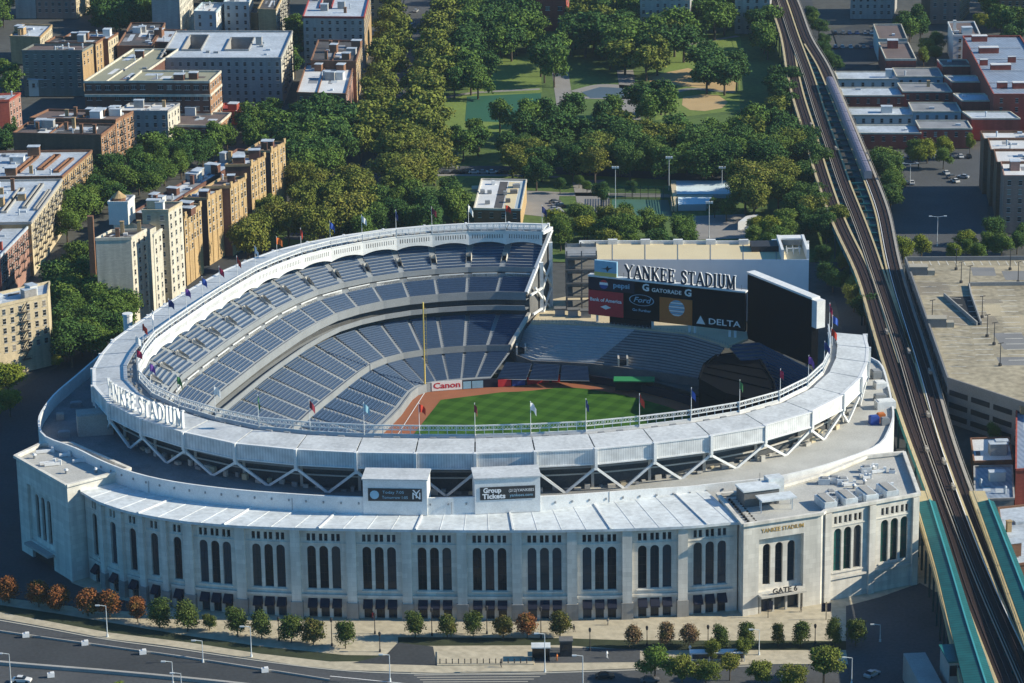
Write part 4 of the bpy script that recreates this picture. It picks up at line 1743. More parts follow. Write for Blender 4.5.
for z in (9.7, 14, 18.3, 22.6):
    mb.bar((st0.x + .4, st0.y - 5.4, z), (st0.x + 8.6, st0.y - 5.4, z + 4.2), .35, .5)
mb.build('stair_tower', M['conc_dk'], STA)
mb = MB()
mb.box((st0.x + 4.5, st0.y, 26.8), (9.6, 11.5, .4), 0, 0)
mb.box((st0.x + 4.5, st0.y + 4.3, 20), (9.5, .15, 16), 0, 0)
mb.build('stair_tower_roof', M['steel'], STA)

# ---- two message boxes over the canopy
def message_box(px0, px1, label):
    a, b = on_curve(px0, 485, ow), on_curve(px1, 485, ow)
    t = (b - a).normalized()
    n = Vector((t.y, -t.x, 0))
    c = (a + b) / 2
    rz = math.atan2(t.y, t.x)
    L_ = (b - a).length
    o = thing('message_board', label, 'sign', (c.x, c.y, 23))
    f = c + n * .5
    mb = MB()
    q = c - n * 3.2
    mb.box((q.x, q.y, 27.2), (L_, 7.4, 8.8), rz)
    mb.build('housing', M['white'], o)
    mb = MB()
    q = c - n * 3.2
    mb.box((q.x, q.y, 31.75), (L_ + .5, 8.0, .3), rz)
    mb.build('housing_roof', M['roofmetal'], o)
    mb = MB()
    q = f + n * .06
    mb.box((q.x, q.y, 27.9), (L_ * .84, .14, 3.2), rz)
    mb.build('screen', M['frame'], o)
    g = f + n * .17
    return o, Vector((g.x, g.y, 27.9)), t, n, L_ * .84


M['lit'] = mat('lit_white_text', (0.75, 0.77, 0.80), 0.5, 0.02, 1)
o, c, t, n, w = message_box(363, 427, 'white box with dark screen of small text and an interlocked emblem')
put_text('screen_text', text_mesh('screen_text', 'Today 7:05', 1.0, .02, M['skyprint'], width=w * .4), o, c + Vector((0, 0, .65)) - t * (w * .03), t, n)
put_text('screen_text', text_mesh('screen_text', 'Tomorrow 1:05', 1.0, .02, M['skyprint'], width=w * .48), o, c - Vector((0, 0, .65)), t, n)
put_text('emblem_letter', text_mesh('emblem_letter', 'N', 2.4, .02, M['lit'], width=1.9), o, c + t * (w * .40) - Vector((0, 0, .25)), t, n)
put_text('emblem_letter', text_mesh('emblem_letter', 'Y', 3.0, .03, M['lit'], width=1.9), o, c + t * (w * .40) + Vector((0, 0, .2)), t, n)
mb = MB()
cc_ = c - t * (w * .38)
mb.poly([cc_ + t * (1.1 * math.cos(k * math.pi / 6)) + Vector((0, 0, 1.1 * math.sin(k * math.pi / 6))) for k in range(12)])
mb.build('round_logo', M['skyprint'], o)
o, c, t, n, w = message_box(474.5, 540, 'white box with dark screen of bold white text about group tickets')
put_text('screen_text', text_mesh('screen_text', 'Group', 1.7, .02, M['lit'], width=w * .33, bold=.06), o, c + Vector((0, 0, .75)) - t * (w * .28), t, n)
put_text('screen_text', text_mesh('screen_text', 'Tickets', 1.7, .02, M['lit'], width=w * .42, bold=.06), o, c - Vector((0, 0, .75)) - t * (w * .25), t, n)
put_text('screen_text', text_mesh('screen_text', '(212)YANKEES', 1.0, .02, M['lit'], width=w * .46), o, c + Vector((0, 0, .55)) + t * (w * .25), t, n)
put_text('screen_text', text_mesh('screen_text', 'yankees.com', 1.0, .02, M['skyprint'], width=w * .42), o, c - Vector((0, 0, .65)) + t * (w * .25), t, n)

# ---- flags on the roof rail
flag_cols = ['navy', 'scarlet', 'white', 'maroon', 'navy', 'white', 'blue', 'scarlet', 'orange', 'white', 'scarlet', 'crimson', 'blue', 'purple', 'navy', 'white', 'scarlet', 'white', 'crimson', 'purple', 'green', 'white', 'green', 'maroon', 'pale blue', 'scarlet', 'maroon', 'white', 'navy', 'scarlet', 'blue', 'green', 'crimson', 'purple', 'navy', 'scarlet', 'blue', 'crimson']
fcol = dict(navy=(.02, .035, .15), scarlet=(.45, .04, .02), white=(.75, .75, .75), maroon=(.2, .02, .04), blue=(.04, .10, .40), orange=(.6, .15, .03), crimson=(.40, .02, .07), purple=(.16, .06, .30), green=(.05, .18, .06))
fcol['pale blue'] = (.25, .45, .55)
fmat = {k: mat('flag_' + k.replace(' ', '_'), c, .7, .1, 2) for k, c in fcol.items()}
pole_mb = MB()
pole_mb.tube((0, 0, 0), (0, 0, 8.4), .10, .06, 6)
pole_mb.ball((0, 0, 8.45), .14, 6)
pole_me = pole_mb.mesh('pole', M['white'])
_ord = ['first', 'second', 'third', 'fourth', 'fifth', 'sixth', 'seventh', 'eighth', 'ninth', 'tenth', 'eleventh', 'twelfth', 'thirteenth', 'fourteenth', 'fifteenth', 'sixteenth', 'seventeenth', 'eighteenth', 'nineteenth', 'twentieth']
n_fl = NB + 1
half = next(k for k in range(n_fl) if J[k].y < 735)
for k in range(n_fl):
    p = J[k] + JN[k] * .35
    colr = flag_cols[k % len(flag_cols)]
    if k < half:
        lab = '%s flag on the far roof rail, %s pole from the end by the scoreboard' % (colr, _ord[k])
    else:
        q = n_fl - 1 - k
        lab = '%s flag on the near roof rail, %s pole from its right end' % (colr, _ord[q] if q < 20 else 'last')
    f = thing('flag', lab, 'flag', (p.x, p.y, 34.0), 'flags on poles round the stadium roof')
    inst(pole_me, 'pole', f, (p.x, p.y, 34.0))
    rnd = random.Random(k)
    mb = MB()
    wv = rnd.uniform(.5, 1.3)
    hh, ll = 2.0, 2.6
    for a in range(6):
        def FP(s, top):
            droop = s * s * wv * 1.6
            return Vector((s * ll * (1 - .22 * wv) * -.75, .22 * math.sin(s * 7 + k), 8.2 - droop - (0 if top else hh * (1 - .1 * s))))
        mb.poly([FP(a / 6, 0), FP((a + 1) / 6, 0), FP((a + 1) / 6, 1), FP(a / 6, 1)])
    fo2 = mb.build('cloth', fmat[colr], f, loc=(p.x, p.y, 34.0))
    fo2.rotation_euler = (0, 0, rnd.uniform(-1.4, .2) + math.pi)

# ---- plant on the pavilion roofs and the terrace
def roof_plant(parent, poly, z, n, seed, smin=.8, smax=3.0, names=('air_handler', 'roof_duct', 'vent_cowl')):
    rnd = random.Random(seed)
    xs, ys = [p[0] for p in poly], [p[1] for p in poly]
    done = 0
    tries = 0
    while done < n and tries < n * 30:
        tries += 1
        x, y = rnd.uniform(min(xs), max(xs)), rnd.uniform(min(ys), max(ys))
        ins = False
        j = len(poly) - 1
        for i in range(len(poly)):
            if (poly[i][1] > y) != (poly[j][1] > y) and x < (poly[j][0] - poly[i][0]) * (y - poly[i][1]) / (poly[j][1] - poly[i][1]) + poly[i][0]:
                ins = not ins
            j = i
        if not ins:
            continue
        mb = MB()
        kind = rnd.randrange(3)
        a = rnd.uniform(-.2, .6)
        s = rnd.uniform(smin, smax)
        if kind == 0:
            mb.box((x, y, z + s * .4), (s * 1.5, s, s * .8), a, 0)
            mb.box((x + .2, y, z + s * .8 + .12), (s * .9, s * .7, .24), a, 1)
            mb.tube((x - s * .3, y, z + s * .8), (x - s * .3, y, z + s * .8 + .4), s * .22, s * .22, 8, 1)
        elif kind == 1:
            mb.bar((x - s, y - s * .3, z + .5), (x + s, y + s * .3, z + .5), .7, .7, 0)
            mb.bar((x + s, y + s * .3, z), (x + s, y + s * .3, z + 1.4), .7, .7, 0)
        else:
            mb.tube((x, y, z), (x, y, z + .9), .35, .35, 8, 1)
            mb.tube((x, y, z + .9), (x, y, z + 1.3), .6, .3, 8, 0)
        mb.build(names[kind], [M['white'], M['steel']], parent)
        done += 1


inset = lambda P, k: [(p.x + (sum(q.x for q in P) / len(P) - p.x) * k, p.y + (sum(q.y for q in P) / len(P) - p.y) * k) for p in P]
roof_plant(STA, inset(TL, .25), TLZ - 1.1, 9, 3, 1.0, 2.6)
c0 = [Vector((72, 674, 0)), Vector((95, 685, 0)), Vector((95, 700, 0)), Vector((86, 704, 0)), Vector((75, 693, 0))]
roof_plant(STA, inset(c0, .05), TRZ - 1.1, 26, 5, .7, 1.9)
for k in range(4):       # long pale louvred units side by side
    p = TR[2].lerp(TR[3], .12 + .22 * k)
    mb = MB()
    mb.box((p.x - 2.0, p.y + 4.2, TRZ - .1), (3.2, 6.5, 2.0), .30, 0)
    mb.box((p.x - 2.0, p.y + 4.2, TRZ + 1.0), (2.2, 5.5, .3), .30, 1)
    mb.build('louvred_unit', [M['canopy'], M['conc']], STA)
# roof bar with a shade canopy, hedge and tables on the pavilion terrace
p = spot(772, 505, TRZ)
mb = MB()
mb.box((p.x - 3, p.y + 5, TRZ + .9), (9, 5, 4.0), .3, 0)
mb.box((p.x - 3, p.y + 5, TRZ + 3.0), (9.6, 5.6, .4), .3, 1)
mb.build('terrace_bar', [M['conc_dk'], M['canopy']], STA)
mb = MB()
mb.box((p.x + 1, p.y + .5, TRZ + 1.9), (9, 4.5, .35), .3, 0)
for sx in (-4, 4):
    for sy in (-1.8, 1.8):
        q = Vector((sx, sy)) 
        mb.bar((p.x + 1 + sx * .95, p.y + .5 + sy + sx * .3, TRZ - 1.1), (p.x + 1 + sx * .95, p.y + .5 + sy + sx * .3, TRZ + 1.8), .2)
mb.build('terrace_shade', M['canopy'], STA)
mb = MB()
mb.box((p.x + 1.2, p.y + 9, TRZ + 1.5), (4, 3.2, 5.0), .3, 0)
mb.build('lift_housing', M['canopy'], STA)
rnd = random.Random(11)
for k in range(10):
    q = TR[0].lerp(TR[8], .1 + .08 * k) + Vector((2.6, 1.4, 0))
    mb = MB()
    mb.box((q.x, q.y, TRZ - .6), (1.2, 1.2, .1), rnd.random(), 0)
    mb.bar((q.x, q.y, TRZ - 1.1), (q.x, q.y, TRZ - .6), .12, .12, 0)
    for s in (-1, 1):
        mb.box((q.x + s * .9, q.y, TRZ - .85), (.45, .45, .45), rnd.random(), 1)
    mb.build('terrace_table', [M['conc_lt'], M['dark']], STA)
# boxes on the left and right terrace
for px_, py_, sx, sy, sz_, m_ in ((95, 428, 9, 6, 5.5, 'conc'), (64, 432, 3, 2, 1.2, 'steel'), (76, 402, 3, 2, 1.0, 'steel'), (84, 412, 2, 5, .8, 'conc_dk'), (60, 415, 2, 2, 1.5, 'conc'), (885, 404, 5, 3, 2, 'white'), (880, 396, 3, 2, 1.4, 'steel'), (874, 420, 2.4, 2, 2, 'blue'), (881, 418, 2, 1.6, 2.2, 'orange'), (885, 421, 2, 1.6, 1.8, 'steel'), (880, 384, 3, 3, 1.6, 'white'), (876, 374, 2.4, 3, 2.0, 'steel')):
    q = spot(px_, py_, 24.6)
    mb = MB()
    zt_ = terr_z(q.x)
    mb.box((q.x, q.y, zt_ + sz_ / 2), (sx, sy, sz_), .2, 0)
    mb.box((q.x, q.y, zt_ + sz_ + .1), (sx * .8, sy * .8, .2), .2, 0)
    mb.build('terrace_unit', M[m_], STA)
# ================================================================ ground, streets, park
def tess_sheet(name, outer, holes_, z, m):
    mb = MB()
    loops = [[Vector((p[0], p[1], 0)) for p in outer]] + [[Vector((p[0], p[1], 0)) for p in h] for h in holes_]
    flat = [p for lp in loops for p in lp]
    mb.v = [Vector((p.x, p.y, z)) for p in flat]
    for tr in tessellate_polygon(loops):
        a, b, c = [flat[k] for k in tr]
        if (b - a).cross(c - a).z < 0:
            tr = (tr[0], tr[2], tr[1])
        mb.f.append(tuple(tr))
        mb.m.append(0)
    return structure(name, mb, m)


hole = [(p.x + (p.x - cg.x) * .07, p.y + (p.y - cg.y) * .07) for p in border]
tess_sheet('ground', [(-1200, 100), (1200, 100), (1200, 2600), (-1200, 2600)], [hole], -0.30, M['ground'])


def asphalt(name, c, var=.25):
    return mat(name, c, .9, var, .06, fine=1.2)


M['asph'] = asphalt('asphalt', (0.045, 0.050, 0.056))
M['asph_lt'] = asphalt('worn_asphalt', (0.070, 0.074, 0.080))
M['paver'] = block_mat('pale_pavers', (0.46, 0.41, 0.31), .9, 3, 3, var=.06)
M['walk'] = mat('pale_pavement', (0.36, 0.33, 0.27), .9, .15, .2)
M['kerb'] = mat('kerb_stone', (0.40, 0.38, 0.33), .9, .1, .4)
M['grass'] = mat('park_grass', (0.075, 0.125, 0.030), .95, .35, .05, fine=.6)
M['lawn'] = mat('grass_painted_sunlit', (0.14, 0.20, 0.042), .95, .25, .06, fine=.8)  # park grass in a paler tone, sunlight painted into the colour
M['court'] = mat('synthetic_turf', (0.018, 0.095, 0.055), .9, .08, .1)
M['sand'] = mat('infield_sand', (0.42, 0.30, 0.15), .95, .12, .15)
M['soil'] = mat('planting_soil', (0.035, 0.045, 0.022), .95, .3, .4)
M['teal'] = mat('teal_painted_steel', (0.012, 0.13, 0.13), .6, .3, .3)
M['tealroof'] = stripe_mat('ribbed_teal_roof', (0.012, 0.115, 0.115), (0.008, 0.075, 0.08), 1.3, R_(80), .65, .75)
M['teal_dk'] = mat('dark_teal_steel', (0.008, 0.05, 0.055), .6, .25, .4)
M['ties'] = stripe_mat('timber_ties', (0.032, 0.015, 0.013), (0.012, 0.007, 0.007), .9, R_(90), .95)
M['cream'] = mat('cream_walkway', (0.46, 0.38, 0.22), .85, .15, .3)
M['rail'] = mat('steel_rail', (0.09, 0.06, 0.055), .5, .2, .5)
M['cover'] = mat('third_rail_cover', (0.34, 0.31, 0.27), .8, .1, .5)


def sheet(name, pts, z, m, kind='structure', px=True, lift=0.0):
    """flat paving; corners measured on the photo's ground"""
    P = [spot(x, y, z) if px else Vector((x, y, z)) for x, y in pts]
    loops = [[Vector((p.x, p.y, 0)) for p in P]]
    mb = MB()
    mb.v = [Vector((p.x, p.y, z)) for p in P]
    for tr in tessellate_polygon(loops):
        a, b, c = [P[k] for k in tr]
        if (b - a).cross(c - a).z < 0:
            tr = (tr[0], tr[2], tr[1])
        mb.f.append(tuple(tr))
        mb.m.append(0)
    n = len(P)
    if lift:
        for k in range(n):
            a, b = P[k], P[(k + 1) % n]
            mb.poly([a, b, b - Vector((0, 0, lift)), a - Vector((0, 0, lift))])
    o = mb.build(name, m)
    o['kind'] = kind
    return o


def ribbon(name, pts, w, z, m, px=True, kind='structure', lift=0.0):
    P = [spot(x, y, z) if px else Vector((x, y, z)) for x, y in pts]
    P = smooth(resample([(p.x, p.y) for p in P], max(12, len(P) * 4)), 3)
    N_ = normals(P)
    mb = MB()
    A, B = [p + n * w / 2 for p, n in zip(P, N_)], [p - n * w / 2 for p, n in zip(P, N_)]
    mb.strip(at_z(A, z), at_z(B, z))
    if lift:
        mb.strip(at_z(A, z - lift), at_z(A, z))
        mb.strip(at_z(B, z), at_z(B, z - lift))
    o = mb.build(name, m)
    if kind:
        o['kind'] = kind
    return o


# street in front of the plaza and its lanes
sheet('street', [(-60, 610), (0, 619), (107, 638), (260, 659), (345, 669), (440, 672), (640, 667), (860, 655), (1000, 640), (1100, 700), (1100, 760), (-120, 760)], -.10, M['asph_lt'])
sheet('plaza', [(-60, 560), (20, 548), (200, 560), (760, 560), (930, 545), (985, 700), (860, 700), (858, 664), (760, 664), (640, 668), (560, 671), (440, 673), (345, 670), (300, 665.5), (260, 659.5), (162, 645), (107, 638.5), (61, 629.5), (0, 618.5), (-60, 608)], .04, M['paver'], lift=.15)
sheet('planting_bed', [(-60, 597), (0, 605), (60, 614), (110, 622.5), (190, 636), (262, 646.5), (345, 655), (388, 655.5), (385, 661), (330, 661.5), (260, 653.5), (190, 642.5), (110, 632.5), (61, 623.5), (0, 612), (-60, 602)], .064, M['soil'])  # planting strip; tree shadow along it is also put into the dark colour
sheet('planting_bed', [(398, 637), (560, 638), (620, 640), (860, 641), (858, 650), (640, 650), (560, 645), (398, 646)], .064, M['soil'])  # bed below the trees, their shade painted into its tone as well
sheet('forecourt', [(398, 642.5), (433, 646.5), (437, 665.5), (352, 663), (386, 655)], .072, M['asph'])
sheet('forecourt', [(535, 647), (640, 649), (640, 662), (535, 663)], .072, M['asph_lt'])
sheet('stone_terrace', [(437, 651), (533, 650.5), (534, 664), (437, 665)], .25, M['paver'], lift=.2)
ribbon('kerb_strip', [(-60, 611), (0, 620), (61, 631), (107, 640), (162, 646.5), (260, 661), (345, 671.5), (440, 674.5), (560, 672.5), (640, 669.5), (760, 665.5)], .5, .02, M['kerb'], lift=.1)
sheet('forecourt', [(-60, 545), (40, 540), (72, 583), (105, 596), (150, 606), (135, 612), (60, 605), (0, 597), (-60, 590)], .072, M['asph'])  # dark asphalt, with the shade before the facade added to its tone
sheet('avenue_apron', [(846, 606), (880, 597), (920, 583), (950, 600), (985, 690), (852, 690), (846, 650)], .075, M['asph_lt'])
sheet('yard', [(692, 216), (745, 214), (752, 238), (690, 240)], .012, M['path']) if False else None
# sunken lanes: darker strip with a parapet on each side
sheet('sunken_lane', [(-60, 622), (0, 631), (100, 645), (180, 656), (270, 670), (330, 680), (380, 690), (280, 690), (225, 681), (120, 671), (0, 661.5), (-60, 656)], -.09, M['asph'])
ribbon('low_parapet', [(-60, 655), (0, 661.5), (120, 671), (225, 681), (300, 690)], .9, .7, M['conc'], lift=.8, kind='structure')
ribbon('low_parapet', [(-60, 621), (0, 630.5), (100, 644.5), (180, 655.5), (270, 669.5), (330, 679)], .35, .35, M['conc'], lift=.45)
for k, pts in enumerate(([(330, 676), (420, 685)],)):
    ribbon('lane_marking', pts, .25, -.085, M['wprint'])
for k in range(6):
    ribbon('crossing_stripe', [(408 + k * 3, 670.5 + k * 2.3), (558 - k * 6, 669 + k * 2.5)], .35, -.085, M['kerb'])
# avenue beneath the railway
ribbon('avenue', [(1020, 740), (940, 560), (905, 430), (870, 300), (845, 220), (822, 130), (795, 30), (785, -20)], 22, -.05, M['asph'])
sheet('side_road', [(-40, 560), (30, 545), (60, 440), (95, 375), (160, 330), (235, 275), (330, 232), (360, 205), (330, 195), (230, 250), (140, 310), (70, 360), (-40, 420)], -.08, M['asph'])
# park
sheet('park_ground', [(230, 245), (365, 170), (392, 110), (420, -30), (790, -30), (800, 60), (815, 130), (850, 240), (845, 262), (560, 262)], -.04, M['grass'])
sheet('lawn', [(432, 204), (466, 178), (490, 178), (620, 186), (690, 190), (690, 178), (600, 172), (440, 176)], 0.0, M['lawn'])
sheet('lawn', [(478, 55), (500, 50), (540, 55), (542, 92), (468, 92), (470, 70)], 0.0, M['lawn'])
sheet('lawn', [(436, 100), (466, 95), (540, 92), (545, 122), (530, 132), (440, 140)], 0.0, M['lawn'])
sheet('synthetic_pitch', [(467, 96.5), (541, 93), (541, 117), (520, 122.5), (465, 121)], .03, M['court'])
sheet('lawn', [(678, 38), (738, 30), (741, 40), (740, 110), (655, 120), (660, 80)], 0.0, M['lawn'])
sheet('ball_field_sand', [(683, 97), (700, 94.5), (718, 95), (728, 102), (722, 108), (705, 111), (690, 110), (682, 105)], .03, M['sand'])
sheet('ball_field_sand', [(648, 76), (688, 68), (736, 82), (735, 92), (650, 82)], .03, M['sand'])
M['path'] = mat('park_path', (0.24, 0.23, 0.22), .9, .15, .2)
for pts, w in (([(438, 99), (470, 92.5), (540, 89)], 3), ([(675, 48), (700, 42), (738, 36)], 3), ([(560, 70), (563, 92), (566, 110)], 7), ([(575, 92), (600, 85), (630, 87)], 6), ([(625, 70), (628, 90), (632, 120)], 7), ([(566, 97), (600, 98), (640, 98)], 4), ([(588, 180), (592, 195), (596, 215)], 12), ([(500, 195), (580, 194), (680, 196)], 5), ([(435, 175), (500, 175), (560, 177)], 3), ([(660, 95), (690, 88), (735, 92)], 4)):
    ribbon('park_path', pts, w, .02, M['path'])
sheet('splash_pool', [(582, 92), (600, 87), (622, 88), (628, 94), (620, 98), (590, 98)], .03, mat('blue_paving', (0.07, 0.11, 0.15), .7, .1, .3))
ribbon('cross_street', [(330, 190), (420, 170), (500, 169), (600, 172), (700, 178), (790, 186), (850, 195)], 11, .01, M['asph_lt'])
ribbon('tree_lined_avenue', [(300, 240), (352, 205), (378, 170), (393, 125), (404, 70), (416, 10), (424, -30)], 13, .0, M['asph_lt'])
sheet('car_park', [(862, 262), (872, 150), (985, 150), (990, 250), (1030, 262)], -.02, M['asph_lt'])
sheet('car_park', [(832, 30), (868, 22), (878, 62), (846, 70)], -.02, M['asph'])
sheet('tennis_court', [(612, 199), (668, 200), (672, 216), (612, 216)], .03, mat('court_paint', (0.05, 0.13, 0.10), .8, .1, .2))
sheet('yard', [(520, 190), (560, 192), (556, 218), (520, 214)], .01, M['path'])
sheet('yard', [(692, 216), (745, 214), (752, 238), (690, 240)], .012, M['path'])
# parking bay lines
for k in range(8):
    pass

# ================================================================ elevated railway
RZ = 9.0
el = thing('elevated_railway', 'long elevated railway of dark timber tracks on teal steel beside the stadium', 'railway', (spot(895, 376, RZ).x, spot(895, 376, RZ).y, 0))
T1 = [(768, -14), (776, 6), (786, 33), (789.6, 51.5), (791.5, 67), (798.7, 98), (809, 129), (819, 165), (833, 207), (844, 233), (855, 254), (866, 277), (875, 309), (884, 340), (896, 377), (914, 431), (928, 467), (943, 507), (959, 554), (967, 584), (992, 645), (1012, 695), (1040, 765)]
T2 = [(776, -14), (782, 0), (793.5, 36), (809, 77), (819, 111), (835, 157), (844, 185), (855, 211), (868, 245), (877, 273), (891, 313), (906, 356.5), (915, 389), (931, 441), (949, 491), (965, 533), (985, 584), (1012, 645), (1034, 695), (1065, 765)]
T3 = [(786, -14), (795, 6), (806, 39), (823, 65), (832, 87), (850, 130), (864, 164), (873, 187), (883, 213), (888, 244), (893, 268), (904, 306), (917, 345.5), (929, 385), (944, 441), (960, 486), (976, 528), (998, 584), (1028, 645), (1052, 695), (1086, 765)]


def track_pts(T):
    P = [spot(x, y, RZ) for x, y in T]
    return smooth(resample([(p.x, p.y) for p in P], 90), 5)


TR_P = [track_pts(T) for T in (T1, T2, T3)]
for P in TR_P:
    N_ = normals(P)
    off = lambda d: [p + n * d for p, n in zip(P, N_)]
    mb = MB()
    mb.strip(at_z(off(1.9), RZ), at_z(off(-1.9), RZ))
    mb.strip(at_z(off(1.9), RZ - 1.5), at_z(off(1.9), RZ))
    mb.strip(at_z(off(-1.9), RZ), at_z(off(-1.9), RZ - 1.5))
    mb.build('timber_deck', M['ties'], el)
    for d in (-.75, .75):
        mb = MB()
        mb.strip(at_z(off(d - .05), RZ + .18), at_z(off(d + .05), RZ + .18))
        mb.strip(at_z(off(d - .05), RZ), at_z(off(d - .05), RZ + .18))
        mb.build('rail', M['rail'], el)
P1, P2, P3 = TR_P
def walkway(P, d, w, m, z=RZ + .22, name='walkway', k0=0, k1=90):
    N_ = normals(P)
    mb = MB()
    A = [p + n * (d - w / 2) for p, n in zip(P, N_)][k0:k1]
    B = [p + n * (d + w / 2) for p, n in zip(P, N_)][k0:k1]
    mb.strip(at_z(A, z), at_z(B, z))
    mb.strip(at_z(A, z - .3), at_z(A, z))
    mb.strip(at_z(B, z), at_z(B, z - .3))
    return mb.build(name, m, el)


sgn_l = 1 if normals(P1)[40].x < 0 else -1     # which normal points left
walkway(P1, 2.4 * sgn_l, .9, M['cream'])
walkway(P3, -2.4 * sgn_l, .8, M['cover'])
walkway(P1, -2.2 * sgn_l, .7, M['cream'], k0=16, k1=62)
walkway(P2, -2.2 * sgn_l, .6, M['cream'])
walkway(P3, 2.2 * sgn_l, .6, M['cream'], k0=14, k1=62)
walkway(P2, 2.15 * sgn_l, .22, M['cover'], RZ + .45, 'third_rail')
walkway(P3, 1.5 * sgn_l, .16, M['wprint'], RZ + .4, 'third_rail', 30, 90)
walkway(P2, 1.45 * sgn_l, .12, M['cover'], RZ + .4, 'third_rail')
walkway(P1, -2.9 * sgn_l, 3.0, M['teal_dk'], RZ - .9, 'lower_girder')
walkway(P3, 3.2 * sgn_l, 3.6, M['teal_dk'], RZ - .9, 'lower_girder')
# guard rails along the outer walkways
for P, s in ((P1, 2.85 * sgn_l), (P3, -2.8 * sgn_l)):
    N_ = normals(P)
    mb = MB()
    q = [p + n * s for p, n in zip(P, N_)]
    for a, b in zip(q, q[1:]):
        mb.bar((a.x, a.y, RZ + 1.25), (b.x, b.y, RZ + 1.25), .08)
        mb.bar((a.x, a.y, RZ + .2), (a.x, a.y, RZ + 1.25), .08)
    mb.build('guard_rail', M['cover'], el)
# cross beams, outer girders, columns
for k in range(2, 90, 1):
    a = P1[k] + normals(P1)[k] * (2.9 * sgn_l)
    j = min(range(90), key=lambda i: abs(P3[i].y - P1[k].y))
    b = P3[j] - normals(P3)[j] * (2.9 * sgn_l)
    mb = MB()
    mb.bar((a.x, a.y, RZ - .5), (b.x, b.y, RZ - .5), .35, .8)
    mb.build('cross_beam', M['teal'], el)
    if k % 2 == 0:
        for q in (a, b):
            mb = MB()
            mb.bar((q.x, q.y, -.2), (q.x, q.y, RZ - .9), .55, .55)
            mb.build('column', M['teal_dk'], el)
for P, s in ((P1, 2.9 * sgn_l), (P3, -2.9 * sgn_l)):
    N_ = normals(P)
    q = [p + n * s for p, n in zip(P, N_)]
    mb = MB()
    mb.strip(at_z(q, RZ - 1.6), at_z(q, RZ + .15))
    mb.build('edge_girder', M['teal'], el)
for k, (P, kk) in enumerate(((P1, 30), (P2, 34), (P1, 58), (P2, 60), (P3, 62), (P2, 66), (P1, 69), (P2, 70), (P2, 72))):
    p = P[kk]
    mb = MB()
    mb.box((p.x + 1.3, p.y, RZ + .6), (.7, 1.6, 1.0), .1)
    mb.box((p.x + 1.3, p.y + 2.4, RZ + .5), (.5, .9, .8), .1)
    mb.build('signal_box', M['cover'], el)

# station: two platforms with teal canopies
CZ = 13.2
stn = thing('station', 'elevated station with two long teal platform canopies at the near end of the railway', 'station', (spot(940, 560, CZ).x, spot(940, 560, CZ).y, RZ))
cl = [spot(x, y, CZ) for x, y in ((917.5, 501), (935.6, 563), (950, 624), (966, 690))]
cr = [spot(x, y, CZ) for x, y in ((935.5, 501), (955, 563), (975, 626), (1001, 700))]
dl = [spot(x, y, CZ) for x, y in ((977.6, 501), (1000, 563), (1022, 624), (1045, 690))]
dr2 = [spot(x, y, CZ) for x, y in ((994, 501), (1019, 563), (1043, 624), (1070, 690))]
for A, B in ((cl, cr), (dl, dr2)):
    A = resample([(p.x, p.y) for p in A], 14)
    B = resample([(p.x, p.y) for p in B], 14)
    mid = [a.lerp(b, .68) for a, b in zip(A, B)]
    mb = MB()
    mb.strip(at_z(A, CZ - .3), at_z(mid, CZ + .35))
    mb.strip(at_z(mid, CZ + .35), at_z(B, CZ - .1))
    mb.strip(at_z(A, CZ - .8), at_z(A, CZ - .3))
    mb.strip(at_z(B, CZ - .1), at_z(B, CZ - .6))
    mb.build('canopy', M['tealroof'], stn)
    mb = MB()
    for a, b in zip(mid, mid[1:]):
        mb.bar((a.x, a.y, CZ + .45), (b.x, b.y, CZ + .45), .35, .2)
    mb.build('canopy_ridge', mat('pale_teal_paint', (0.06, 0.30, 0.32), .5, .1, .5), stn)
    mb = MB()
    A0, B0 = A[0] + (A[0] - A[1]).normalized() * 16, B[0] + (B[0] - B[1]).normalized() * 16
    PA, PB = [A0] + A, [B0] + B
    mb.strip(at_z(PA, RZ + 1.0), at_z(PB, RZ + 1.0))
    mb.strip(at_z(PA, RZ - .5), at_z(PA, RZ + 1.0))
    mb.strip(at_z(PB, RZ + 1.0), at_z(PB, RZ - .5))
    mb.poly([Vector((A0.x, A0.y, RZ - .5)), Vector((B0.x, B0.y, RZ - .5)), Vector((B0.x, B0.y, RZ + 1)), Vector((A0.x, A0.y, RZ + 1))])
    mb.build('platform', M['cream'], stn)
    for k in range(0, 14, 2):
        m_ = mid[k]
        mb = MB()
        mb.bar((m_.x, m_.y, RZ + 1), (m_.x, m_.y, CZ), .3, .3)
        mb.build('canopy_post', M['teal_dk'], stn)
    for side in (A, B):
        mb = MB()
        for a, b in zip(side, side[1:]):
            mb.bar((a.x, a.y, RZ + 2.1), (b.x, b.y, RZ + 2.1), .10)
            for w in (0, .25, .5, .75):
                p = a.lerp(b, w)
                mb.bar((p.x, p.y, RZ + 1), (p.x, p.y, RZ + 2.1), .07)
        mb.build('platform_railing', M['cover'], stn)
        if side is B and A[0].x > 130 or side is A:
            pass
        cc2 = 0
        for k in range(12 if A[0].x < 130 else 0):
            p = side[k].lerp(side[k + 1], .5)
            mb = MB()
            mb.bar((p.x, p.y, -.1), (p.x, p.y, RZ - .4), .5, .5)
            mb.build('platform_column', M['teal_dk'], stn)
hp = spot(956, 655, 11)
mb = MB()
mb.box((hp.x, hp.y, 5.6), (5.0, 9, 11.2), .08, 0)
mb.box((hp.x, hp.y, 11.4), (5.6, 9.6, .4), .08, 1)
mb.box((hp.x, hp.y - 4.6, 9.3), (4.0, .3, 2.4), .08, 2)
mb.build('stair_house', [M['conc'], M['teal'], M['glass']], stn)
mb = MB()
a, b = spot(935, 640, 9), spot(946, 683, 2)
mb.box((a.x - 4, a.y - 10, 3.2), (5, 18, 6.4), .08, 0)
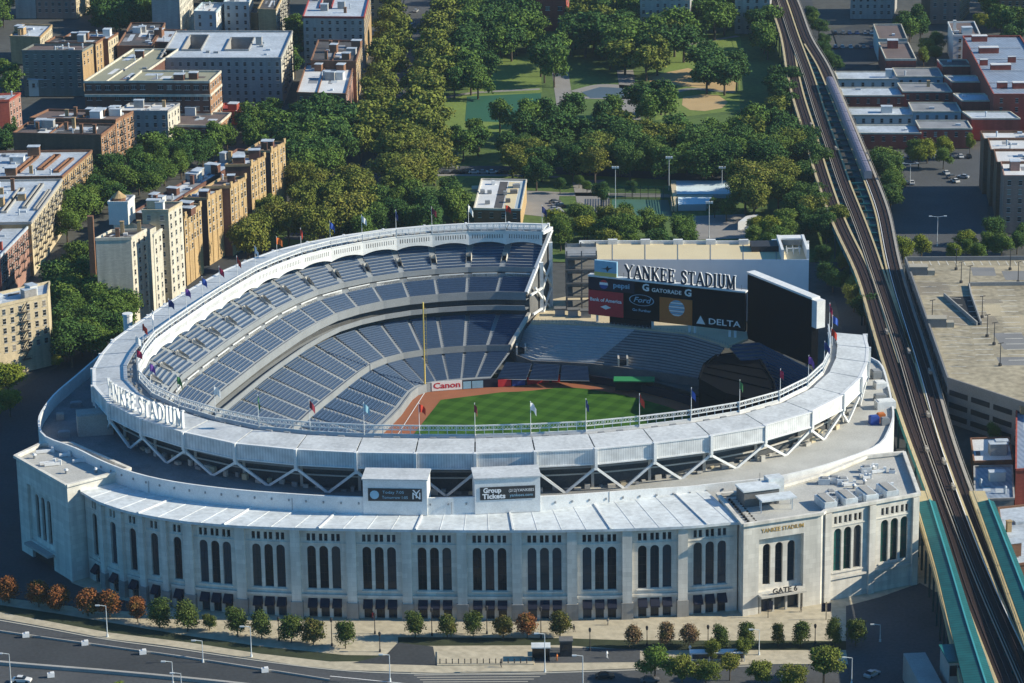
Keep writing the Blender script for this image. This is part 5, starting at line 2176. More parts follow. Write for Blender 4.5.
mb.build('stair_enclosure', M['conc'], stn)

# train on the right hand track
tp = [spot(x, y, 12.0) for x, y in ((829.5, 78), (838, 97), (849, 125), (860, 152), (868.5, 173))]
tp = smooth(resample([(p.x, p.y) for p in tp], 60), 2)
Lt = sum((b - a).length for a, b in zip(tp, tp[1:]))
train = thing('subway_train', 'grey purple subway train standing on the right hand elevated track', 'train', (tp[30].x, tp[30].y, RZ + .2))
M['train'] = mat('dull_train_roof', (0.16, 0.15, 0.20), .55, .15, .4)
M['trainside'] = mat('train_side', (0.30, 0.30, 0.33), .4, .1, .6)
ncar = max(6, int(round(Lt / 16)))
cs = resample([(p.x, p.y) for p in tp], ncar + 1)
for k in range(ncar):
    a, b = cs[k], cs[k + 1]
    d = (b - a).normalized()
    a, b = a + d * .35, b - d * .35
    n = Vector((-d.y, d.x, 0))
    prof = [(-1.38, .9), (-1.38, 3.0), (-1.1, 3.5), (-.5, 3.72), (.5, 3.72), (1.1, 3.5), (1.38, 3.0), (1.38, .9)]
    mb = MB()
    for (x0, z0), (x1, z1) in zip(prof, prof[1:]):
        m_ = 0 if min(z0, z1) >= 3.0 else 1
        mb.poly([a + n * x0 + Vector((0, 0, RZ + z0)), b + n * x0 + Vector((0, 0, RZ + z0)), b + n * x1 + Vector((0, 0, RZ + z1)), a + n * x1 + Vector((0, 0, RZ + z1))], m_)
    for p in (a, b):
        mb.poly([p + n * x + Vector((0, 0, RZ + z)) for x, z in prof], 1)
    car = mb.build('carriage', [M['train'], M['trainside']], train)
    rz = math.atan2(d.y, d.x)
    for w in (.25, .5, .75):
        p = a.lerp(b, w)
        mb = MB()
        mb.box((p.x, p.y, RZ + 3.72), (2.0, .9, .12), rz)
        mb.build('roof_vent', M['train'], car)

# ================================================================ multi-storey car park
gz = 13.0
M['gpatch'] = mat('garage_deck_worn', (0.41, 0.35, 0.24), .9, .3, .1)
M['gmark'] = mat('worn_bay_paint', (0.55, 0.53, 0.47), .9, .25, .5)
M['gpatch2'] = mat('garage_deck_dark', (0.24, 0.21, 0.16), .9, .3, .1)
gp = [spot(x, y, gz) for x, y in ((948, 378.6), (905.5, 258), (1060, 257), (1060, 415))]
gar = thing('parking_garage', 'concrete multi-storey car park with marked open roof deck beside the railway', 'car park', ((gp[0].x + gp[2].x) / 2, (gp[0].y + gp[2].y) / 2, 0))
M['gconc'] = mat('garage_concrete', (0.20, 0.20, 0.20), .9, .2, .1)
M['gdeck'] = mat('garage_deck', (0.32, 0.28, 0.20), .9, .42, .06, fine=.5)
mb = MB()
mb.prism([(p.x, p.y) for p in gp], 0, gz - 1.0, 0, 0)
mb.build('body', M['gconc'], gar)
mb = MB()
mb.poly([(p.x, p.y, gz - .98) for p in gp][::-1])
mb.build('roof_deck', M['gdeck'], gar)
for a, b in zip(gp, gp[1:] + gp[:1]):
    mb = MB()
    mb.bar((a.x, a.y, gz - .35), (b.x, b.y, gz - .35), .5, 1.5)
    mb.build('parapet', M['gconc'], gar)
a, b = gp[0], gp[3]
t = (b - a).normalized()
n = Vector((t.y, -t.x, 0))
if n.y > 0:
    n = -n
for lv, z in enumerate((2.2, 5.6, 9.2)):
    for k in range(5):
        p, q = a.lerp(b, .02 + k * .2), a.lerp(b, .185 + k * .2)
        c = (p + q) / 2 + n * .05
        mb = MB()
        mb.box((c.x, c.y, z), ((q - p).length, .25, 1.5), math.atan2(t.y, t.x))
        mb.build('open_bay', M['dark'], gar)
a, b = gp[0], gp[1]
t = (b - a).normalized()
n = Vector((-abs(t.y), 0, 0))
for lv, z in enumerate((2.2, 5.6, 9.2)):
    for k in range(10):
        p, q = a.lerp(b, .01 + k * .1), a.lerp(b, .09 + k * .1)
        c = (p + q) / 2 + n * .05
        mb = MB()
        mb.box((c.x, c.y, z), ((q - p).length, .25, 1.5), math.atan2(t.y, t.x))
        mb.build('open_bay', M['dark'], gar)
DZ = gz - .98
for k in range(18):       # bays along the railway side
    p = gp[1].lerp(gp[0], .08 + k * .05)
    mb = MB()
    mb.box((p.x + 4.2, p.y - 1, DZ + .03), (5.0, .3, .02), -.06)
    mb.build('bay_marking', M['gmark'], gar)
for k in range(14):
    p = spot(912 + k * 8.5, 260.5, DZ)
    mb = MB()
    mb.box((p.x, p.y - 3, DZ + .03), (.3, 5, .02), 0)
    mb.build('bay_marking', M['gmark'], gar)
for c0 in (983, 1015):
    for k in range(14):
        p = spot(c0 - 9 + k * .9, 290 + k * 5.4, DZ)
        mb = MB()
        mb.box((p.x, p.y, DZ + .03), (5.2, .4, .02), 0)
        mb.build('bay_marking', M['gmark'], gar)
for k in range(12):
    p = spot(950 + k * 1.5, 285 + k * 6.5, DZ)
    mb = MB()
    mb.box((p.x, p.y, DZ + .03), (5.0, .3, .02), -.35)
    mb.build('bay_marking', M['gmark'], gar)
gr_ = random.Random(21)
for k in range(16):       # worn and resurfaced patches
    p = spot(925 + gr_.random() * 95, 268 + gr_.random() * 105, DZ)
    if p.x < gp[0].lerp(gp[1], .5).x + 6:
        continue
    mb = MB()
    mb.box((p.x, p.y, DZ + .006 + k * .0006), (gr_.uniform(4, 14), gr_.uniform(3, 16), .004), gr_.uniform(-.1, .1))
    mb.build('deck_patch', M[gr_.choice(('gpatch', 'gconc', 'gpatch2'))], gar)
# ramp void and its walls
rv = [spot(x, y, DZ + .03) for x, y in ((944, 296.5), (971, 296.5), (981, 325), (977, 325.5))]
mb = MB()
mb.poly([(p.x, p.y, DZ + .03) for p in rv][::-1])
mb.build('ramp_opening', M['dark'], gar)
for a, b in ((rv[1], rv[2]), (rv[0], rv[3]), (spot(969, 286, DZ), spot(1060, 285, DZ)), (spot(969, 286, DZ), rv[1])):
    mb = MB()
    mb.bar((a.x, a.y, DZ + .6), (b.x, b.y, DZ + .6), .4, 1.2)
    mb.build('ramp_wall', M['conc'], gar)
for px_, py_ in ((912, 271), (930, 323)):
    p = spot(px_ + 3, py_ + 3, DZ)
    mb = MB()
    mb.box((p.x + 1, p.y, DZ + 1.3), (5.4, 3.5, 2.6), -.05, 0)
    mb.box((p.x + 1, p.y, DZ + 2.7), (5.8, 3.9, .25), -.05, 1)
    mb.box((p.x + 4.9, p.y - .6, DZ + .8), (2.2, 2.6, 1.6), -.05, 1)
    mb.build('stair_bulkhead', [M['gconc'], M['walk']], gar)
lp = MB()
lp.tube((0, 0, 0), (0, 0, 6.8), .14, .10, 6)
lp.bar((-.9, 0, 6.8), (.9, 0, 6.8), .18)
lp.box((0, 0, .4), (.7, .7, .8))
lp_me = lp.mesh('lamp_post', M['frame'])
for k, (px_, py_) in enumerate(((956, 270), (961, 283), (969.5, 287), (1010, 270), (1018, 283), (982, 318), (987, 337), (994, 345), (1000, 366), (932, 322))):
    p = spot(px_, py_, DZ)
    o = inst(lp_me, 'deck_lamp', None, (p.x, p.y, DZ), .4)
    tag(o, 'dark lamp post standing on the roof deck of the concrete car park', 'lamp', 'lamp posts on the car park roof')
# ================================================================ buildings round about
brick = lambda n, c: block_mat(n, c, .8, .9, .35, var=.10)
M['tan'] = brick('tan_brick', (0.40, 0.28, 0.15))
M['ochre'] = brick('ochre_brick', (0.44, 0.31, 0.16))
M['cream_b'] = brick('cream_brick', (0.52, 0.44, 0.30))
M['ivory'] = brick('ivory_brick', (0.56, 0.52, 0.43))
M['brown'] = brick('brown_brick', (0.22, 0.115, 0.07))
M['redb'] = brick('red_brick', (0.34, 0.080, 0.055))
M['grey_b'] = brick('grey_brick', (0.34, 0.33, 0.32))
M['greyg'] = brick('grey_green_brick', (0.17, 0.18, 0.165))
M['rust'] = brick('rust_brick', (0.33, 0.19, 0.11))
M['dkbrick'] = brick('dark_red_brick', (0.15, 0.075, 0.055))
M['pink'] = brick('pink_brick', (0.34, 0.20, 0.16))
M['whitew'] = mat('white_render', (0.60, 0.60, 0.58), .8, .1, .2)
M['bluew'] = mat('pale_blue_render', (0.36, 0.44, 0.48), .8, .1, .2)
M['rf_silver'] = mat('silver_roof', (0.42, 0.47, 0.53), .6, .28, .12, fine=.9)
M['rf_grey'] = mat('grey_roof', (0.22, 0.23, 0.25), .85, .3, .15)
M['rf_dark'] = mat('tar_roof', (0.075, 0.072, 0.075), .9, .3, .15, fine=.9)
M['rf_green'] = mat('gravel_roof', (0.27, 0.27, 0.20), .9, .15, .1)
M['rf_white'] = mat('white_roof', (0.58, 0.59, 0.60), .7, .2, .1)
M['rf_brown'] = mat('brown_roof', (0.13, 0.10, 0.095), .9, .3, .15)
M['rf_blue'] = stripe_mat('standing_seam_roof', (0.20, 0.25, 0.33), (0.26, 0.31, 0.39), 1.4, .2, .5)
M['redtile'] = mat('red_parapet', (0.30, 0.05, 0.045), .8, .1, .3)
M['wframe'] = mat('window_trim', (0.45, 0.44, 0.42), .7, .1, 1)
wm = MB()
wm.poly([(-.55, -.03, -.8), (.55, -.03, -.8), (.55, -.03, .8), (-.55, -.03, .8)], 0)
wm.box((0, -.10, -.9), (1.4, .2, .16), 0, 1)
wm.box((0, -.05, .88), (1.3, .1, .14), 0, 1)
wm.box((0, -.05, .05), (1.1, .06, .08), 0, 1)
win_me = wm.mesh('window', [M['wglass'], M['wframe']])
wm = MB()
wm.poly([(-1.0, -.03, -.8), (1.0, -.03, -.8), (1.0, -.03, .8), (-1.0, -.03, .8)], 0)
wm.box((0, -.10, -.9), (2.3, .2, .16), 0, 1)
wm.box((0, -.05, .88), (2.2, .1, .14), 0, 1)
for s in (-.35, .35):
    wm.box((s, -.05, 0), (.08, .06, 1.6), 0, 1)
win2_me = wm.mesh('window', [M['wglass'], M['wframe']])
fe = MB()       # one flight of a fire escape
fe.box((0, -.6, 0), (3.0, 1.1, .08))
fe.bar((-1.5, -1.1, .9), (1.5, -1.1, .9), .08)
for k in range(7):
    fe.bar((-1.5 + k * .5, -1.1, 0), (-1.5 + k * .5, -1.1, .9), .05)
fe.bar((-1.2, -.7, 0), (1.2, -.7, 3.0), .16, .3)
fe_me = fe.mesh('fire_escape', M['frame'])


def V2(p):
    return Vector((p.x, p.y, 0))


def bldg(name, label, cat, FL, FR, BR, h, wallm, roofm='rf_silver', st=3.05, sp=3.0, wins='fr', rnd=0, wing=None, base=0.0, wide=False,
         escape=(), clutter=6, parapet=.9, side=None, court=None, trim=None, cap=100):
    """block from three roof corners seen in the photo (front left, front right, back right) at roof height h"""
    rr = random.Random(rnd * 13 + 5)
    a, b, c = [V2(spot(x, y, h)) for x, y in (FL, FR, BR)]
    d = a + (c - b)
    poly = [a, b, c, d]
    o = wing if wing is not None else thing(name, label, cat, ((a.x + c.x) / 2, (a.y + c.y) / 2, 0))
    mb = MB()
    hs = []
    if court:
        for (u0, u1, v0, v1) in court:
            Q = lambda u, v: a + (b - a) * u + (d - a) * v
            hs.append([Q(u0, v0), Q(u1, v0), Q(u1, v1), Q(u0, v1)])
    for k in range(4):
        p, q = poly[k], poly[(k + 1) % 4]
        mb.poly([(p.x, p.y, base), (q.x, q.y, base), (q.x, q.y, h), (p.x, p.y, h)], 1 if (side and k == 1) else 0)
    for hl in hs:
        for k in range(4):
            p, q = hl[k], hl[(k + 1) % 4]
            mb.poly([(q.x, q.y, base), (p.x, p.y, base), (p.x, p.y, h), (q.x, q.y, h)], 0)
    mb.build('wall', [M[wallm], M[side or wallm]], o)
    mb = MB()
    loops = [[Vector((p.x, p.y, 0)) for p in poly]] + [[Vector((p.x, p.y, 0)) for p in hl] for hl in hs]
    flat = [p for lp_ in loops for p in lp_]
    mb.v = [Vector((p.x, p.y, h - .12)) for p in flat]
    for tr in tessellate_polygon(loops):
        mb.f.append(tuple(tr))
        mb.m.append(0)
    roof = mb.build('roof', M[roofm], o)
    if parapet:
        mb = MB()
        for lp_ in [poly] + hs:
            for k in range(4):
                p, q = lp_[k], lp_[(k + 1) % 4]
                t = (q - p).normalized()
                mb.bar((p.x, p.y, h + parapet / 2 - .25 + k * .004), (q.x, q.y, h + parapet / 2 - .25 + k * .004), .42 + k * .004, parapet)
        mb.build('parapet', M[trim or wallm], o)
    if clutter >= 2 and not court:       # repaired and re-laid areas of roofing
        for k in range(min(9, 2 + clutter // 2)):
            u, v = rr.uniform(.03, .75), rr.uniform(.05, .7)
            du, dv = rr.uniform(.06, .22), rr.uniform(.12, .3)
            q = [a + (b - a) * uu + (d - a) * vv for uu, vv in ((u, v), (u + du, v), (u + du, v + dv), (u, v + dv))]
            mb = MB()
            mb.poly([(p.x, p.y, h - .10 + k * .003) for p in q])
            mb.build('roof_patch', M[rr.choice(('rf_grey', 'rf_silver', 'rf_brown', 'rf_white', 'rf_grey'))], roof)
    # windows
    n_w = 0
    for code, p, q in (('f', a, b), ('r', b, c)):
        if code not in wins:
            continue
        t = (q - p).normalized()
        L = (q - p).length
        rz = math.atan2(t.y, t.x)
        nc = max(1, int((L - 1.0) / sp))
        nf = int((h - 1.2 - base) / st)
        for f in range(nf):
            z = h - 2.1 - f * st
            if z < base + 1.2:
                continue
            for k in range(nc):
                if n_w >= cap or rr.random() < .05:
                    continue
                w = (k + .5) / nc
                pos = p + t * (w * L)
                inst(win2_me if wide else win_me, 'window', o, (pos.x, pos.y, z), rz)
                n_w += 1
        if code in escape:
            for k in range(1, nc, 3):
                pos = p + t * ((k + .5) / nc * L)
                for f in range(min(nf, 6)):
                    z = h - 3.1 - f * st
                    if z > base + 2:
                        inst(fe_me, 'fire_escape', o, (pos.x, pos.y, z), rz)
    # roof clutter
    for k in range(clutter):
        u, v = rr.uniform(.08, .92), rr.uniform(.1, .9)
        p = a + (b - a) * u + (d - a) * v
        if any(u0 - .05 < u < u1 + .05 and v0 - .05 < v < v1 + .05 for (u0, u1, v0, v1) in (court or ())):
            continue
        t = (b - a).normalized()
        rz = math.atan2(t.y, t.x)
        kind = rr.choice((0, 0, 1, 2, 3, 3))
        mb = MB()
        if kind == 0:
            w, dd, hh = rr.uniform(2.2, 4.5), rr.uniform(2, 4), rr.uniform(2.2, 3.4)
            mb.box((p.x, p.y, h + hh / 2 - .1), (w, dd, hh), rz, 0)
            mb.box((p.x, p.y, h + hh), (w + .3, dd + .3, .18), rz, 1)
            mb.build('roof_bulkhead', [M[rr.choice((wallm, 'whitew', 'grey_b', wallm))], M['rf_silver']], roof)
        elif kind == 1:
            hh = rr.uniform(2.0, 4.2)
            mb.box((p.x, p.y, h + hh / 2 - .1), (1.2, 1.0, hh), rz, 0)
            mb.box((p.x, p.y, h + hh), (1.4, 1.2, .25), rz, 0)
            mb.build('chimney', M[rr.choice((wallm, 'brown', 'tan'))], roof)
        elif kind == 2:
            mb.tube((p.x, p.y, h - .1), (p.x, p.y, h + 1.6), .3, .3, 8)
            mb.tube((p.x, p.y, h + 1.6), (p.x, p.y, h + 2.0), .5, .2, 8)
            mb.build('vent', M['rf_silver'], roof)
        else:
            mb.box((p.x, p.y, h + .25), (rr.uniform(1, 2.4), rr.uniform(1, 2), .7), rz, 0)
            mb.build('skylight', M[rr.choice(('rf_white', 'steel', 'rf_silver'))], roof)
    # low dividing walls on long roofs
    if clutter >= 5 and (b - a).length > 18 and not court:
        mb = MB()
        w = rr.uniform(.35, .65)
        p, q = a + (b - a) * w, d + (c - d) * w
        mb.bar((p.x, p.y, h + .15), (q.x, q.y, h + .15), .3, .7)
        mb.build('roof_divider', M[trim or wallm], roof)
    return o, a, b, c, d


B = 'building'
# --- left edge, near
bldg('apartment_block', 'cream brick six-storey apartment block with a fire escape at the left edge', B, (-75, 323), (47.5, 295.5), (49.5, 283), 22, 'cream_b', 'rf_silver', st=2.9, sp=2.55, wins='f', rnd=1, escape=(), clutter=7, cap=80)
o_ = [o for o in bpy.data.objects if o.get('label', '').startswith('cream brick six')][0]
p0, p1 = V2(spot(-75, 323, 22)), V2(spot(47.5, 295.5, 22))
for f in range(6):
    t = (p1 - p0).normalized()
    q = p0.lerp(p1, .79)
    inst(fe_me, 'fire_escape', o_, (q.x, q.y, 22 - 3.4 - f * 2.9), math.atan2(t.y, t.x))
# --- ivory stepped block by the avenue
o, *_ = bldg('apartment_block', 'tall ivory brick apartment block with stepped bays and a roof water tank', B, (95.5, 240), (131, 239), (146.5, 230.5), 28, 'ivory', 'rf_dark', st=3.0, sp=2.6, wins='r', rnd=2, clutter=4)
bldg('', '', B, (153, 236.5), (153.5, 236.5), (162, 230.2), 27.9, 'ivory', 'rf_dark', st=3.0, sp=2.6, wins='r', rnd=3, wing=o, clutter=0)
bldg('', '', B, (113, 215), (150, 229.5), (156, 226.5), 27, 'ivory', 'rf_dark', wins='', wing=o, clutter=0, parapet=0)
bldg('', '', B, (142, 211.5), (168.2, 211.5), (182, 203.5), 31, 'cream_b', 'rf_dark', st=3.0, sp=2.6, wins='fr', rnd=4, wing=o, clutter=3, side='ivory')
bldg('', '', B, (108, 203.5), (127.5, 203.5), (134.5, 197), 34, 'whitew', 'rf_white', wins='', wing=o, clutter=0, base=27)
tk = spot(119, 200.5, 34)
mb = MB()
mb.tube((tk.x, tk.y, 34), (tk.x, tk.y, 35.2), 2.2, 2.2, 14, 0)
mb.tube((tk.x, tk.y, 35.2), (tk.x, tk.y, 37.2), 2.5, .1, 14, 1)
mb.build('water_tank', [M['brown'], M['ochre']], o)
ch = spot(90.5, 222, 30)
mb = MB()
mb.box((ch.x, ch.y, 16), (1.8, 1.8, 32))
mb.build('chimney', M['brown'], o)
# --- tan row with notched parapets along the avenue
row = thing('apartment_row', 'long tan brick apartment row with notched parapets and deep shaded recesses', B, (spot(225, 190, 23).x, spot(225, 190, 23).y, 0))
wings = [((172, 217), (184, 218), (201, 206)), ((184, 199), (207, 199), (225, 188.5)), ((206, 188), (230, 187.5), (246, 178)), ((225, 166), (250.5, 165.5), (265, 157)), ((245, 152), (270.5, 152), (285, 143))]
for k, (fl, fr, br) in enumerate(wings):
    _, a, b, c, d = bldg('', '', B, fl, fr, br, 23 + (1 if k in (2, 3) else 0), 'dkbrick', 'rf_silver' if k % 2 else 'rf_brown', st=2.95, sp=2.3, wins='r', rnd=20 + k, wing=row, clutter=3, side='ochre', trim='tan', cap=20)  # wing fronts in dark brick: shade of the recesses painted on
    hh = 23 + (1 if k in (2, 3) else 0)
    t = (c - b).normalized()
    for w, s in ((.06, 1.8), (.5, 1.0), (.94, 1.8)):       # raised notches
        p = b.lerp(c, w)
        mb = MB()
        mb.box((p.x - t.y * -.1, p.y, hh + s / 2), (1.6, .5, s), math.atan2(t.y, t.x))
        mb.build('parapet_notch', M['ochre'], row)
    for w in (.22, .5, .78):       # full height piers
        p = b.lerp(c, w)
        mb = MB()
        mb.box((p.x, p.y, hh / 2), (.5, .4, hh - .6), math.atan2(t.y, t.x))
        mb.build('pier', M['ochre'], row)
bldg('', '', B, (132, 214), (152, 216), (256, 152), 18, 'dkbrick', 'rf_silver', wins='', wing=row, clutter=26, rnd=31)  # back of the recesses, its shade likewise painted as dark brick
# --- street row at far left
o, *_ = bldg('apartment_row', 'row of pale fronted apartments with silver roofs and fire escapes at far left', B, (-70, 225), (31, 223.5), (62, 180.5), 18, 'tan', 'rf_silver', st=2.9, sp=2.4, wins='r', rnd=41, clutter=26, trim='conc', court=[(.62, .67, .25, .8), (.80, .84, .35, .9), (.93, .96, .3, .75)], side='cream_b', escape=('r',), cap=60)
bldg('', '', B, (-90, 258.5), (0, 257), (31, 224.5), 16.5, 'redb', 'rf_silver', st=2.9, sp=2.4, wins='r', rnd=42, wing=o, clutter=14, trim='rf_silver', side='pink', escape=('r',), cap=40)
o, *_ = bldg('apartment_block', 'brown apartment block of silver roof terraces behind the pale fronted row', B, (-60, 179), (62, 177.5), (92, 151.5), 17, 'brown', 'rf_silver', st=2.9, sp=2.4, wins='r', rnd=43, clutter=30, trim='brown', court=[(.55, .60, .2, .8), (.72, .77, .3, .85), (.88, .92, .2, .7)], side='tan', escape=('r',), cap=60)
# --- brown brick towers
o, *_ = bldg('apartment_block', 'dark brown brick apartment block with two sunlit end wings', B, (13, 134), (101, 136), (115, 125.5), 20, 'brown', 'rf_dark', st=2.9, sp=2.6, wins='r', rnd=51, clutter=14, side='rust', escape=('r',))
bldg('', '', B, (30, 119), (115.5, 121), (133, 112.5), 21, 'brown', 'rf_brown', st=2.9, sp=2.6, wins='r', rnd=52, wing=o, clutter=14, side='rust', escape=('r',))
bldg('apartment_block', 'small pale grey block with a bright end wall between two brown brick blocks', B, (117, 112), (167.5, 112), (179.5, 104.5), 15, 'grey_b', 'rf_white', st=3.0, sp=3.0, wins='fr', rnd=53, clutter=5, side='ivory')
# --- large flat roofed brown building
o, *_ = bldg('school', 'broad dark brick building with white bands and a flat tan roof', B, (129, 82), (209.5, 82.5), (221, 72), 21, 'dkbrick', 'rf_green', st=4.2, sp=3.2, wins='fr', rnd=61, clutter=4, side='rust', wide=True, trim='ivory')
bldg('', '', B, (84, 82.5), (131, 82.5), (178, 50), 20, 'dkbrick', 'rf_green', st=4.2, sp=3.2, wins='f', rnd=62, wing=o, clutter=6, wide=True, trim='ivory')
bldg('', '', B, (165, 126), (216, 127), (231, 114), 8.0, 'dkbrick', 'rf_brown', st=3.6, sp=3.2, wins='fr', rnd=63, wing=o, clutter=2, side='rust', trim='ivory')
pA, pB, pC = [V2(spot(x, y, 21)) for x, y in ((84, 82.5), (209.5, 82.5), (221, 72))]
for z in (15.8, 8.0):
    mb = MB()
    for p, q in ((pA, pB), (pB, pC)):
        t = (q - p).normalized()
        n = Vector((t.y, -t.x, 0)) * .12
        mb.bar((p.x + n.x, p.y + n.y, z), (q.x + n.x, q.y + n.y, z), .3, 1.0)
    mb.build('stone_band', M['ivory'], o)
# --- grey block with light courts
bldg('apartment_block', 'wide grey brick apartment block with two square light courts in its silver roof', B, (160, 59), (281, 59), (292.5, 32), 20, 'grey_b', 'rf_silver', st=3.0, sp=3.2, wins='fr', rnd=71, clutter=12, side='ivory', court=[(.14, .30, .30, .85), (.50, .70, .30, .75)], escape=('r',))
# --- top left
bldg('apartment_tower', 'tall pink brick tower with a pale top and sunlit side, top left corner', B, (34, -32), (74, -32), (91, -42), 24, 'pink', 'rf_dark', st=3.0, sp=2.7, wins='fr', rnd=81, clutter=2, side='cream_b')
bldg('apartment_tower', 'plain grey tower wall standing left of the pink brick tower', B, (13, -32), (33.5, -32), (40, -38), 24, 'grey_b', 'rf_dark', wins='', rnd=82, clutter=2)
o, *_ = bldg('apartment_block', 'grey green block with three stepped tan wings below the pink brick tower', B, (22, 51.5), (82, 51.5), (93, 45.5), 19, 'greyg', 'rf_brown', st=3.0, sp=3.2, wins='fr', rnd=83, clutter=7, side='tan', cap=40)
bldg('', '', B, (45, 43.5), (95.5, 44), (105, 38.2), 19.5, 'brown', 'rf_dark', st=3.0, sp=2.8, wins='r', rnd=84, wing=o, clutter=4, side='tan', cap=20)
bldg('', '', B, (62, 39.5), (108, 40), (118, 33.8), 19.3, 'brown', 'rf_silver', st=3.0, sp=2.8, wins='r', rnd=85, wing=o, clutter=4, side='cream_b', cap=20)
bldg('apartment_row', 'low row with pale roof terraces left of the stepped tan wings', B, (10, 37), (40, 38), (52, 26), 12, 'tan', 'rf_silver', st=3.0, sp=3, wins='r', rnd=86, clutter=6, side='cream_b')
bldg('apartment_row', 'long dark roofed row between the stepped tan wings and the courtyard block', B, (117, 47), (152, 47), (165, 24), 15, 'brown', 'rf_dark', st=3.0, sp=3.0, wins='r', rnd=87, clutter=9, side='tan')
bldg('row_house', 'brown row house with a silver roof in front of the courtyard block', B, (152, 43), (178, 43.5), (186, 31), 15, 'brown', 'rf_silver', st=3.0, sp=3.0, wins='r', rnd=88, clutter=4, side='tan')
bldg('apartment_tower', 'pale slab tower with lit balconied side at the top, left of the pale blue house', B, (151, -8), (179, -8), (192, -22), 24, 'grey_b', 'rf_dark', st=3.0, sp=3.0, wins='r', rnd=89, clutter=1, side='ivory')
bldg('commercial_building', 'low pale blue building with a white side wall near the top edge', B, (194, 12), (216, 12.5), (224, 4), 14, 'bluew', 'rf_white', st=3.4, sp=3.2, wins='fr', rnd=90, clutter=3, side='whitew')
bldg('commercial_building', 'taller pale blue building with dark windows near the top edge', B, (224, 3), (249, 3), (253, -6), 16, 'bluew', 'rf_white', st=3.4, sp=3.2, wins='fr', rnd=91, clutter=3, side='whitew')
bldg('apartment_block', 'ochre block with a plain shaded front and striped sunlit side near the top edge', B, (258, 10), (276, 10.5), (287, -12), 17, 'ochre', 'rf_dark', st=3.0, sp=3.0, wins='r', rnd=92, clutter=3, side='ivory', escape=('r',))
bldg('shop', 'small yellow shop front between the pale blue and ochre blocks', 'shop', (241, 14), (257.5, 14), (259, 8), 10, 'ochre', 'rf_dark', st=3.4, sp=4.0, wins='f', rnd=93, clutter=1)
# --- along the avenue, right of the courtyard block
bldg('apartment_block', 'tall apartment block with a red trimmed parapet and silver roof beside the avenue', B, (303, 17.5), (364, 18), (370.5, -8), 22, 'grey_b', 'rf_silver', st=3.0, sp=2.9, wins='fr', rnd=94, clutter=8, side='tan', trim='redtile', court=[(.22, .42, .35, .8)])
bldg('apartment_block', 'dark roofed apartment block between two silver roofed blocks beside the avenue', B, (311, 61.5), (356, 62.5), (362, 42), 17, 'brown', 'rf_dark', st=3.0, sp=2.9, wins='r', rnd=95, clutter=7, side='ochre')
bldg('apartment_block', 'brown block with a bright white tiered roof beside the avenue trees', B, (297, 93.5), (346, 95), (353.5, 66), 14, 'brown', 'rf_white', st=3.0, sp=2.9, wins='fr', rnd=96, clutter=9, side='pink', cap=40)
bldg('apartment_block', 'tan block at the top edge beside the avenue behind the red trimmed parapet', B, (352, -16), (384, -16), (390, -34), 18, 'tan', 'rf_dark', st=3.0, sp=2.9, wins='fr', rnd=97, clutter=2, side='ochre')
bldg('shop', 'low red fronted shop under the trees right of the broad dark brick building', 'shop', (221, 112), (240, 112.5), (243, 105), 5, 'redb', 'redtile', wins='f', sp=4, st=3, rnd=98, clutter=1)
bldg('shop', 'low white fronted shop next to the red fronted shop', 'shop', (236, 113), (256, 113), (258, 107), 4.5, 'whitew', 'rf_brown', wins='f', sp=4, st=3, rnd=99, clutter=1)
bldg('row_house', 'narrow brick house at the left edge under the grey green block', B, (-30, 103), (9, 101), (20.5, 94), 16, 'redb', 'rf_silver', st=3.0, sp=2.8, wins='r', rnd=100, clutter=3, side='pink')
# --- white gabled house
hp = spot(52, 96, 0)
hs_ = thing('house', 'small white house with a gabled roof and two dormers among the brick blocks', 'house', (hp.x, hp.y, 0))
hw, hd = 19, 10
mb = MB()
mb.box((hp.x, hp.y + hd / 2, 3.6), (hw, hd, 7.2))
mb.build('wall', M['whitew'], hs_)
mb = MB()
y0, y1, ym = hp.y - .4, hp.y + hd + .4, hp.y + hd / 2
x0, x1 = hp.x - hw / 2 - .4, hp.x + hw / 2 + .4
mb.poly([(x0, y0, 7.1), (x1, y0, 7.1), (x1, ym, 11), (x0, ym, 11)])
mb.poly([(x1, y1, 7.1), (x0, y1, 7.1), (x0, ym, 11), (x1, ym, 11)])
mb.poly([(x0, y0, 7.1), (x0, ym, 11), (x0, y1, 7.1)])
mb.poly([(x1, y0, 7.1), (x1, y1, 7.1), (x1, ym, 11)])
rf = mb.build('roof', M['rf_silver'], hs_)
for dx in (-4, 3):
    mb = MB()
    mb.box((hp.x + dx, hp.y + 1.8, 8.6), (2.4, 2.6, 2.2), 0, 0)
    mb.poly([(hp.x + dx - 1.5, hp.y + .4, 9.6), (hp.x + dx, hp.y + .4, 11), (hp.x + dx, hp.y + 4, 11), (hp.x + dx - 1.5, hp.y + 4, 9.6)], 1)
    mb.poly([(hp.x + dx + 1.5, hp.y + .4, 9.6), (hp.x + dx + 1.5, hp.y + 4, 9.6), (hp.x + dx, hp.y + 4, 11), (hp.x + dx, hp.y + .4, 11)], 1)
    mb.poly([(hp.x + dx - 1.2, hp.y + .48, 9.7), (hp.x + dx + 1.2, hp.y + .48, 9.7), (hp.x + dx, hp.y + .48, 11)], 0)
    mb.build('dormer', [M['whitew'], M['rf_silver']], rf)
for k in range(5):
    inst(win_me, 'window', hs_, (hp.x - 7.4 + k * 3.6, hp.y, 4.6), 0)
